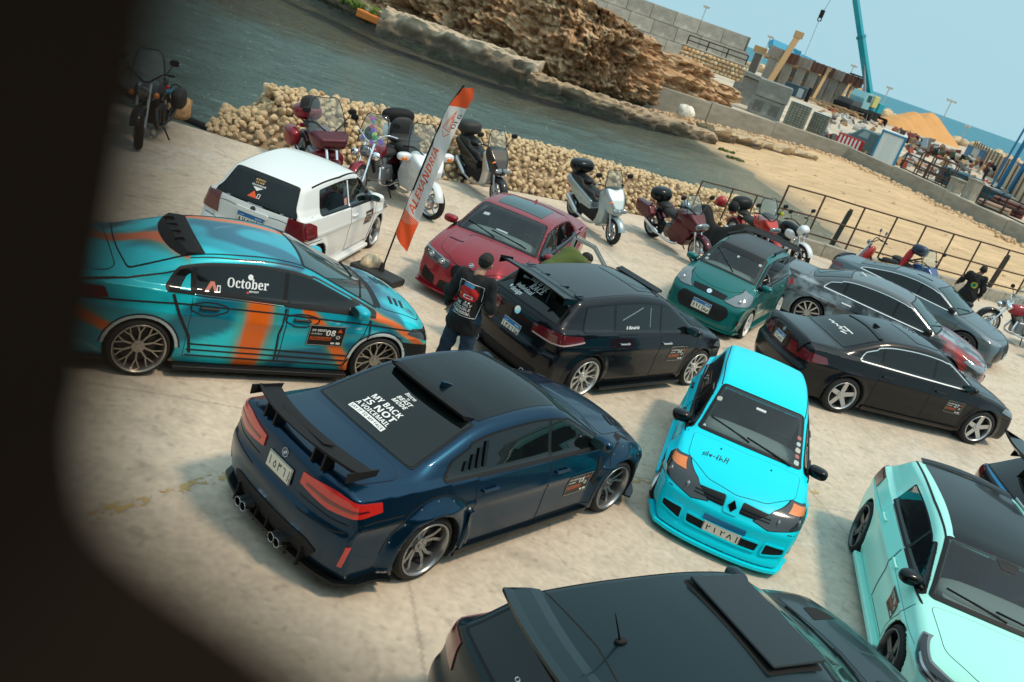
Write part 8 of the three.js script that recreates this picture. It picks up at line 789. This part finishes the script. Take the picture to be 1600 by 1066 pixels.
  makeBike({ scooter: true, paint: sc, wf: 0.68, wr: -0.6, Rf: 0.24, Rr: 0.24, tank: null, hx: 0.45, hy: 1.0, mirrorMat: paint(lin(0.02, 0.05, 0.12)), blobs: [['leg_shield', 0.09, 0.34, 0.24, [0.42, 0.62, 0], [0, 0, 0.28], sc], ['tail_body', 0.38, 0.17, 0.18, [-0.45, 0.58, 0], null, sc], ['red_backrest', 0.08, 0.3, 0.2, [-0.5, 1.0, 0], [0, 0, 0.15], std(lin(0.4, 0.012, 0.015), 0.6)], ['floor_tunnel', 0.4, 0.1, 0.16, [0.05, 0.34, 0], null, M.black], ['headlamp', 0.05, 0.07, 0.1, [0.52, 1.0, 0], null, M.lamp]], box: paint(lin(0.012, 0.02, 0.05)), boxY: 1.3 }, 'red scooter with dark blue top box behind the grey coupe', [9.3, -27.1], 150);
  makeBike({ paint: paint(lin(0.02, 0.07, 0.2)), wf: 0.74, wr: -0.7, screen: [0.5, 0.46, 0.5, 0.96, 0.16], engine: M.gun, shells: [['front_fairing', [[0.34, 1.0], [0.5, 1.04], [0.74, 0.84], [0.66, 0.68], [0.46, 0.72]], 0.2, 0.5]], blobs: [['headlamp', 0.04, 0.06, 0.1, [0.69, 0.84, 0], null, M.lamp]] }, 'blue motorcycle with pale windshield left of the man in black hoodie', [10.35, -27.05], -60);
  makeBike({ paint: blk, wf: 0.88, wr: -0.8, Rf: 0.33, headlamp: 0.88, spots: true, spokes: 20, bags: M.seat, screen: [0.5, 0.44, 0.5, 0.98, 0.18], pipes: [1, -1], tank: paint(lin(0.3, 0.02, 0.03)), fork: M.chrome, barMat: M.chrome }, 'chrome laden cruiser motorcycle with paired spot lamps at the right edge', [13.3, -26.0], -170); makeBike({ paint: blk, wf: 0.88, wr: -0.8, Rf: 0.33, headlamp: 0.86, spokes: 20, pipes: [1], tank: paint(lin(0.35, 0.1, 0.02)), fork: M.chrome, barMat: M.chrome }, 'second chrome cruiser with orange tank, cut by the right edge', [14.5, -24.9], -165);
}
// ---------- people, flag and small things ----------
function caps(list) { const L = list.map(([a, b, r0, r1]) => { const d = [b[0] - a[0], b[1] - a[1], b[2] - a[2]]; return { a, d, l2: d[0] ** 2 + d[1] ** 2 + d[2] ** 2 || 1e-9, r0, r1: r1 ?? r0 }; }); return (x, y, z, k) => { let f = 1e9; for (const c of L) { const px = x - c.a[0], py = y - c.a[1], pz = z - c.a[2], t = clamp((px * c.d[0] + py * c.d[1] + pz * c.d[2]) / c.l2), q = Math.hypot(px - c.d[0] * t, py - c.d[1] * t, pz - c.d[2] * t) - lerp(c.r0, c.r1, t); f = f > 1e8 ? q : smin(f, q, k); } return f; }; }
const mixv = (a, b, t) => a.map((v, i) => lerp(v, b[i], t)), addv = (a, b) => a.map((v, i) => v + b[i]);
function makePerson(J, S, label, pos, deg) {
  const t = thing('person', label, 'person', pos, deg * D2R), body = [], L = (a, b, r0, r1) => body.push([a, b, r0, r1]); const up = S.headUp || [0, 1, 0], fw = S.headFw || [0, 0, -1], H = J.head, off = (u, f, s = 0) => [H[0] + up[0] * u + fw[0] * f + (S.headRt || [1, 0, 0])[0] * s, H[1] + up[1] * u + fw[1] * f + (S.headRt || [1, 0, 0])[1] * s, H[2] + up[2] * u + fw[2] * f + (S.headRt || [1, 0, 0])[2] * s];
  L(J.neck, off(-0.07, 0.0), 0.058, 0.055); L(J.hipC, J.chest, 0.125, 0.135); L(J.chest, J.neck, 0.12, 0.06);
  for (const s of [0, 1]) { const q = s ? 'R' : 'L'; L(J.chest, J['sh' + q], 0.08, 0.065); L(J['sh' + q], J['el' + q], 0.056, 0.043); L(J['el' + q], J['wr' + q], 0.042, 0.03); L(J.hipC, J['hip' + q], 0.1, 0.1); L(J['hip' + q], J['kn' + q], 0.09, 0.06); L(J['kn' + q], J['an' + q], 0.056, 0.04); L(J['an' + q], J['toe' + q], 0.04, 0.035); }
  const bf = caps(body), bnd = (m) => { const P = Object.values(J); return [[0, 1, 2].map((i) => Math.min(...P.map((p) => p[i])) - m), [0, 1, 2].map((i) => Math.max(...P.map((p) => p[i])) + m)]; };
  const [lo, hi] = bnd(0.25), h = S.cell || 0.018, geos = [nets((x, y, z) => bf(x, y, z, 0.05), lo, hi, h).body];
  const hd = [[off(0.02, -0.015), off(0.045, 0.005), 0.088, 0.085], [off(-0.045, 0.045), off(-0.085, 0.06), 0.052, 0.034], [off(0.005, 0.095), off(-0.028, 0.112), 0.012, 0.016], [off(0.03, 0.075, -0.03), off(0.03, 0.075, 0.03), 0.016, 0.016], [off(0, -0.0, -0.087), off(-0.035, 0.008, -0.085), 0.016, 0.01], [off(0, 0, 0.087), off(-0.035, 0.008, 0.085), 0.016, 0.01], [off(-0.062, 0.092, -0.016), off(-0.062, 0.092, 0.016), 0.012, 0.012], [J.neck, off(-0.07, 0), 0.056, 0.055]], hf = caps(hd); geos.push(nets((x, y, z) => { let f = hf(x, y, z, 0.03); for (const s of [-1, 1]) { const e = off(0.008, 0.098, s * 0.032); f = Math.max(f, -(Math.hypot(x - e[0], y - e[1], z - e[2]) - 0.014)); } return f; }, H.map((v) => v - 0.22), H.map((v) => v + 0.18), S.cell ? 0.02 : 0.007).body);
  for (const q of ['L', 'R']) { const w = J['wr' + q], e = J['el' + q], l = Math.hypot(...w.map((v, i) => v - e[i])), d = w.map((v, i) => (v - e[i]) / l), sd = q === 'L' ? -1 : 1; const D = V(...d), A = V(0, 0, -1).sub(D.clone().multiplyScalar(D.dot(V(0, 0, -1)))).normalize(), B = D.clone().cross(A), at = (u, a, b) => [w[0] + D.x * u + A.x * a + B.x * b, w[1] + D.y * u + A.y * a + B.y * b, w[2] + D.z * u + A.z * a + B.z * b]; const hl = [[at(0.0, 0, 0), at(0.045, 0.0, 0), 0.028, 0.034], [at(0.04, 0.022, 0), at(0.085, 0.03, 0), 0.017, 0.015], [at(0.04, -0.022, 0), at(0.085, -0.03, 0), 0.017, 0.014]]; [[0.033, 0.07], [0.011, 0.08], [-0.011, 0.075], [-0.032, 0.06]].forEach(([a, n]) => hl.push([at(0.085, a, 0), at(0.085 + n * 0.55, a * 1.1, sd * 0.012), 0.0105, 0.0095], [at(0.085 + n * 0.55, a * 1.1, sd * 0.012), at(0.085 + n * 0.85, a * 1.1, sd * 0.035), 0.0095, 0.008])); hl.push([at(0.02, 0.03, sd * 0.01), at(0.06, 0.062, sd * 0.025), 0.014, 0.011], [at(0.06, 0.062, sd * 0.025), at(0.085, 0.068, sd * 0.035), 0.011, 0.009]); const f = caps(hl), c = at(0.08, 0, 0); geos.push(nets((x, y, z) => f(x, y, z, 0.008), c.map((v) => v - 0.13), c.map((v) => v + 0.13), S.cell ? 0.016 : 0.006).body); }
  const b = part('body', geos, std(S.skin || lin(0.36, 0.19, 0.12), 0.6), t);
  const sh = [[J.hipC, J.chest, 0.155 + (S.loose || 0), 0.165], [J.chest, mixv(J.chest, J.neck, 0.75), 0.15, 0.085]]; for (const q of ['L', 'R']) { sh.push([J.chest, J['sh' + q], 0.11, 0.088], [J['sh' + q], J['el' + q], 0.082, 0.07]); if (S.sleeve !== 'short') sh.push([J['el' + q], mixv(J['el' + q], J['wr' + q], 0.93), 0.068, 0.052]); else { sh.pop(); sh.push([J['sh' + q], mixv(J['sh' + q], J['el' + q], 0.62), 0.085, 0.078]); } sh.push([J.hipC, addv(J['hip' + q], mixv([0, 0, 0], [0, -1, 0], S.hem ?? 0.06)), 0.14 + (S.loose || 0), 0.135 + (S.loose || 0)]); } const sf = caps(sh), wr = (x, y, z) => 0.008 * Math.sin(x * 31 + y * 17) * Math.sin(y * 23 + z * 19) + 0.004 * Math.sin(x * 61 + z * 47 + y * 29); const SF = (x, y, z) => sf(x, y, z, 0.06) + wr(x, y, z); part('shirt', nets(SF, lo, hi, S.cell || 0.016).body, std(S.shirt, 0.9), t);
  const tr = []; for (const q of ['L', 'R']) tr.push([J.hipC, J['hip' + q], 0.13, 0.125], [J['hip' + q], J['kn' + q], 0.118, 0.088], [J['kn' + q], mixv(J['kn' + q], J['an' + q], 0.95), 0.085, 0.072]); const tf = caps(tr); part('trousers', nets((x, y, z) => tf(x, y, z, 0.04) + wr(x, y, z), lo, hi, S.cell || 0.016).body, std(S.pants, 0.9), t);
  const so = []; for (const q of ['L', 'R']) so.push([addv(J['an' + q], [0, -0.03, 0.03]), addv(J['toe' + q], [0, -0.0, 0]), 0.052, 0.045]); const of = caps(so); part('shoes', nets((x, y, z) => Math.max(of(x, y, z, 0.02), -0.0 - y), lo, hi, S.cell || 0.012).body, std(S.shoe || lin(0.02, 0.02, 0.02), 0.7), t);
  const hr = [[off(0.035, -0.024), off(0.06, -0.002), 0.085, 0.079], [off(-0.005, -0.048), off(0.03, -0.045), 0.05, 0.07]], hrf = caps(hr); part('hair', nets((x, y, z) => Math.max(hrf(x, y, z, 0.03) - 0.006 + 0.003 * Math.sin(x * 150) * Math.sin(y * 140 + z * 160), ((x - H[0]) * fw[0] + (y - H[1]) * fw[1] + (z - H[2]) * fw[2]) - 0.052), H.map((v) => v - 0.2), H.map((v) => v + 0.22), S.cell ? 0.02 : 0.008).body, std(S.hair || lin(0.012, 0.009, 0.008), 0.8), t);
  return { t, SF };
}
const STAND = { head: [0, 1.64, -0.02], neck: [0, 1.48, 0.02], chest: [0, 1.32, 0.01], hipC: [0, 0.98, 0.02], shL: [-0.19, 1.42, 0.02], shR: [0.19, 1.42, 0.02], elL: [-0.29, 1.16, 0.06], elR: [0.29, 1.16, 0.05], wrL: [-0.3, 0.95, -0.08], wrR: [0.24, 1.03, -0.18], hipL: [-0.09, 0.92, 0.02], hipR: [0.09, 0.92, 0.02], knL: [-0.13, 0.5, 0.0], knR: [0.13, 0.5, -0.03], anL: [-0.15, 0.09, 0.05], anR: [0.16, 0.09, 0.02], toeL: [-0.17, 0.045, -0.12], toeR: [0.19, 0.045, -0.15] };
function people() {
  { const { t, SF } = makePerson({ ...STAND, head: [0.01, 1.63, -0.06] }, { shirt: lin(0.008, 0.008, 0.009), pants: lin(0.012, 0.035, 0.065), loose: 0.012, hem: 0.1, headUp: [0, 0.95, -0.3], headFw: [0, -0.3, -0.95] }, 'man seen from behind in black sweatshirt with red car print and blue jeans', [-0.66, 0, -11.05], -14);
    const tx = canvasTex(256, 320, (x) => { x.fillStyle = '#0c0c0d'; x.fillRect(0, 0, 256, 320); x.strokeStyle = '#e6e6e6'; x.lineWidth = 5; x.strokeRect(6, 6, 244, 308); x.fillStyle = '#3d7fa6'; x.fillRect(52, 14, 110, 34); x.fillStyle = '#c4201c'; x.beginPath(); x.moveTo(22, 70); x.lineTo(60, 44); x.lineTo(180, 44); x.lineTo(216, 78); x.lineTo(216, 130); x.lineTo(196, 160); x.lineTo(40, 170); x.lineTo(22, 140); x.fill(); x.fillStyle = '#efe2dc'; x.fillRect(82, 116, 96, 30); x.fillStyle = '#c4201c'; x.fillRect(96, 122, 68, 18); x.fillStyle = '#d9a21c'; x.fillRect(26, 118, 34, 16); x.fillStyle = '#efe2dc'; x.font = 'bold 14px sans-serif'; x.fillText('- - - - - -', 76, 96); x.fillRect(120, 172, 16, 20); x.fillRect(150, 176, 18, 14); x.font = 'bold 36px monospace'; x.fillText('THE ONLY', 18, 222); x.fillText('POSSIBLE', 18, 260); x.fillText('TOMORROW.', 18, 298); });
    const fr = (u, v) => [u, v, 2, 0, 0, -1]; part('back_print', patch(SF, fr, rect(-0.17, 0.96, 0.17, 1.4), 0.004, 0.03), std(0xffffff, 0.85, 0, { map: tx }), t); part('phone', rb(0.075, 0.15, 0.012, 0.006, [-0.3, 0.83, -0.16], [0.5, 0, 0.1]), std(lin(0.6, 0.6, 0.58), 0.5), t); }
  { const B = { head: [0, 1.25, -0.7], neck: [0, 1.29, -0.5], chest: [0, 1.28, -0.34], hipC: [0, 1.04, 0.04], shL: [-0.18, 1.28, -0.43], shR: [0.18, 1.28, -0.43], elL: [-0.24, 0.85, -0.58], elR: [0.26, 0.86, -0.6], wrL: [-0.16, 0.72, -0.78], wrR: [0.2, 0.74, -0.82], hipL: [-0.1, 0.92, 0.06], hipR: [0.1, 0.92, 0.06], knL: [-0.13, 0.5, -0.02], knR: [0.13, 0.5, -0.04], anL: [-0.15, 0.09, 0.06], anR: [0.16, 0.09, 0.08], toeL: [-0.17, 0.045, -0.12], toeR: [0.18, 0.045, -0.1] };
    makePerson(B, { shirt: lin(0.075, 0.105, 0.022), pants: lin(0.03, 0.03, 0.035), sleeve: 'short', headUp: [0, 0.62, -0.78], headFw: [0, -0.78, -0.62] }, 'man in green t-shirt bending down at the open door of the black hatchback', [0.2, 0, -13.78], -42); }
  { const J = { ...STAND, head: [0.06, 1.63, -0.06], elL: [-0.32, 1.18, -0.05], wrL: [-0.36, 1.05, -0.26], wrR: [0.3, 0.94, -0.06], anR: [0.2, 0.1, 0.2], toeR: [0.22, 0.05, 0.04], knR: [0.15, 0.5, 0.05] }; const { t, SF } = makePerson(J, { shirt: lin(0.007, 0.007, 0.008), pants: lin(0.012, 0.012, 0.014), loose: 0.035, skin: lin(0.22, 0.11, 0.07) }, 'man in black hoodie with round green back emblem walking beside the fence', [11.5, 0, -26.0], -20); part('back_emblem', patch(SF, (u, v) => [u, v, 2, 0, 0, -1], (() => { const o = []; for (let i = 0; i < 20; i++) o.push([0.02 + 0.085 * Math.cos(i * 0.314), 1.2 + 0.085 * Math.sin(i * 0.314)]); return o; })(), 0.004, 0.02), std(0xffffff, 0.85, 0, { map: canvasTex(64, 64, (x) => { x.fillStyle = '#b79a2c'; x.fillRect(0, 0, 64, 64); x.fillStyle = '#2f8f4a'; x.beginPath(); x.arc(32, 32, 24, 0, 7); x.fill(); x.fillStyle = '#143c2c'; x.beginPath(); x.arc(32, 34, 12, 0, 7); x.fill(); }) }), t); part('arm_patch', rb(0.02, 0.06, 0.06, 0.01, [-0.33, 1.3, 0.04]), std(lin(0.5, 0.2, 0.04), 0.8), t); }
  for (const [p, c, l] of [[[20.4, 0.1, -117.2], lin(0.4, 0.5, 0.02), 'tiny worker in lime jacket beside the dark blue container'], [[41.5, 0.1, -104], lin(0.02, 0.02, 0.02), 'tiny worker in dark clothes in front of the sand heap'], [[45.4, 0.1, -101], lin(0.02, 0.03, 0.05), 'tiny worker in dark clothes behind the plank fence']]) makePerson(STAND, { shirt: c, pants: lin(0.02, 0.02, 0.03), cell: 0.05 }, l, p, 40);
  // feather flag on its water base, stone on the base
  { const t = thing('flag_banner', 'orange and white feather flag leaning on a black base', 'flag', [-2.36, 0, -13.8]), px = (y) => 0.04 + 0.07 * y + 0.009 * y * y + (y > 2.6 ? (y - 2.6) * (y - 2.6) * 0.22 : 0), lx = (y) => (y < 1.35 ? lerp(0.5, 0.46, y / 1.35) : 0.46 - 0.05 * (y - 1.35) / 1.9);
    const pts = []; for (let i = 0; i <= 12; i++) { const y = 0.1 + (3.15 * i) / 12; pts.push([px(y), y, 0]); } part('pole', tube(pts, 0.014, 40), M.black, t);
    const bk = lin(0.02, 0.02, 0.02); part('base_tank', [rb(0.55, 0.12, 0.4, 0.03, [0.13, 0.06, 0.08], [0, -0.35, 0]), rb(0.4, 0.1, 0.34, 0.03, [-0.22, 0.05, -0.06], [0, -0.35, 0]), cyl(0.035, 0.05, 0.14, 12, [0.04, 0.18, 0])], std(bk, 0.6), t);
    const y0 = 0.78, y1 = 3.2, nx = 10, ny = 60, P = [], U = [], ix = []; const G = (s, v) => { const yb = lerp(y0 - s * 0.22, y1 + 0.06 * s, v), yy = lerp(y0, y1, v), w = 0.28 * (v > 0.93 ? 1 - ((v - 0.93) / 0.07) ** 2 * 0.35 : 1); return [px(yy) + s * w * 0.9, yb - s * 0.0, 0.05 * Math.sin(s * 3 + v * 9) + 0.025 * Math.sin(v * 31 + s * 5) + s * 0.03]; }; for (let j = 0; j <= ny; j++) for (let i = 0; i <= nx; i++) { P.push(...G(i / nx, j / ny)); U.push(i / nx, j / ny); } for (let j = 0; j < ny; j++) for (let i = 0; i < nx; i++) { const a = j * (nx + 1) + i; ix.push(a, a + 1, a + nx + 1, a + 1, a + nx + 2, a + nx + 1); } const g = new THREE.BufferGeometry(); g.setAttribute('position', new THREE.Float32BufferAttribute(P, 3)); g.setAttribute('uv', new THREE.Float32BufferAttribute(U, 2)); g.setIndex(ix); g.computeVertexNormals();
    const tx = canvasTex(128, 1024, (x, W, Hh) => { x.fillStyle = '#d9d4d0'; x.fillRect(0, 0, W, Hh); x.fillStyle = '#e8541c'; x.fillRect(0, 0, W, 120); x.beginPath(); x.moveTo(0, 120); x.lineTo(W, 60); x.lineTo(W, 0); x.lineTo(0, 0); x.fill(); x.fillRect(0, 838, W, 186); x.strokeStyle = '#d9d4d0'; x.lineWidth = 2; for (let i = 0; i < 8; i++) { x.beginPath(); x.moveTo(0, 842 + i * 9); x.lineTo(W * (1 - i * 0.1), 846 + i * 9); x.stroke(); } x.save(); x.translate(46, 826); x.rotate(-Math.PI / 2); x.fillStyle = '#e2561e'; x.font = 'italic bold 70px sans-serif'; x.fillText('ALEXANDRIA', 0, 26); x.restore(); x.strokeStyle = '#e2561e'; x.lineWidth = 5; x.beginPath(); x.moveTo(26, 260); x.lineTo(70, 150); x.lineTo(92, 270); x.closePath(); x.stroke(); x.beginPath(); x.moveTo(42, 256); x.lineTo(68, 180); x.lineTo(82, 258); x.stroke(); x.beginPath(); x.moveTo(30, 278); x.lineTo(60, 312); x.lineTo(94, 280); x.stroke(); x.save(); x.translate(114, 250); x.rotate(-Math.PI / 2); x.fillStyle = '#141414'; x.font = 'bold 40px serif'; x.fillText('OF', 0, 0); x.fillText('G', 60, 6); x.restore(); x.fillStyle = '#141414'; x.fillRect(64, 600, 16, 10); x.fillRect(60, 770, 14, 8); });
    part('cloth', g, new THREE.MeshPhysicalMaterial({ map: tx, roughness: 0.85, transmission: 0.3, thickness: 0 }), t); const st = one('stone', xf(stoneGeo[2], null, [0.3, 1, 0], [0.27, 0.17, 0.2]), stoneMats[3], 'pale stone weighing down the black flag base', 'stone'); st.position.set(-2.52, 0.18, -13.95); }
  // litter on the sand
  [[9.4, -0.75, -34, 'blue plastic scrap lying on the sand behind the scooter', 0.5], [16.2, -0.7, -38, 'small blue plastic scrap lying on the sand above the man in hoodie', 0.4]].forEach(([x, y, z, l, s]) => { const g = new THREE.PlaneGeometry(s * 1.6, s, 10, 6), p = g.attributes.position; for (let i = 0; i < p.count; i++) { const q = fbm(p.getX(i) * 4 + x, p.getY(i) * 5, 2, 3); p.setZ(i, q * 0.25); p.setX(i, p.getX(i) * (0.7 + q * 0.6)); } g.rotateX(-Math.PI / 2); g.computeVertexNormals(); const o = one('plastic_scrap', g, std(lin(0.05, 0.25, 0.42), 0.5), l, 'litter'); o.position.set(x, bedY(x, z) + 0.02, z); });
  [[7.5, -40.6], [9.2, -47]].forEach(([x, z], i) => { const o = one('algae_tuft', (() => { const r = rng(i + 5), L = []; for (let k = 0; k < 30; k++) L.push(xf(stoneGeo[k % 10], [(r() - 0.5) * 1.0, r() * 0.12, (r() - 0.5) * 0.5], [r() * 6, r() * 6, 0], 0.07 + r() * 0.1)); return merge(L); })(), std(lin(0.06, 0.075, 0.012), 0.9), ['nearer', 'farther'][i] + ' of two dark green algae clumps at the edge of the cove', 'algae'); o.position.set([8.9, 8.6][i], -1.16, [-56.5, -59][i]); o.userData.kind = 'stuff'; });
}
bikes(); people();
scene.traverse((o) => { if (o.isMesh) { o.castShadow = true; o.receiveShadow = true; for (const m of [].concat(o.material)) m.side = THREE.DoubleSide; } });
renderer.render(scene, camera);
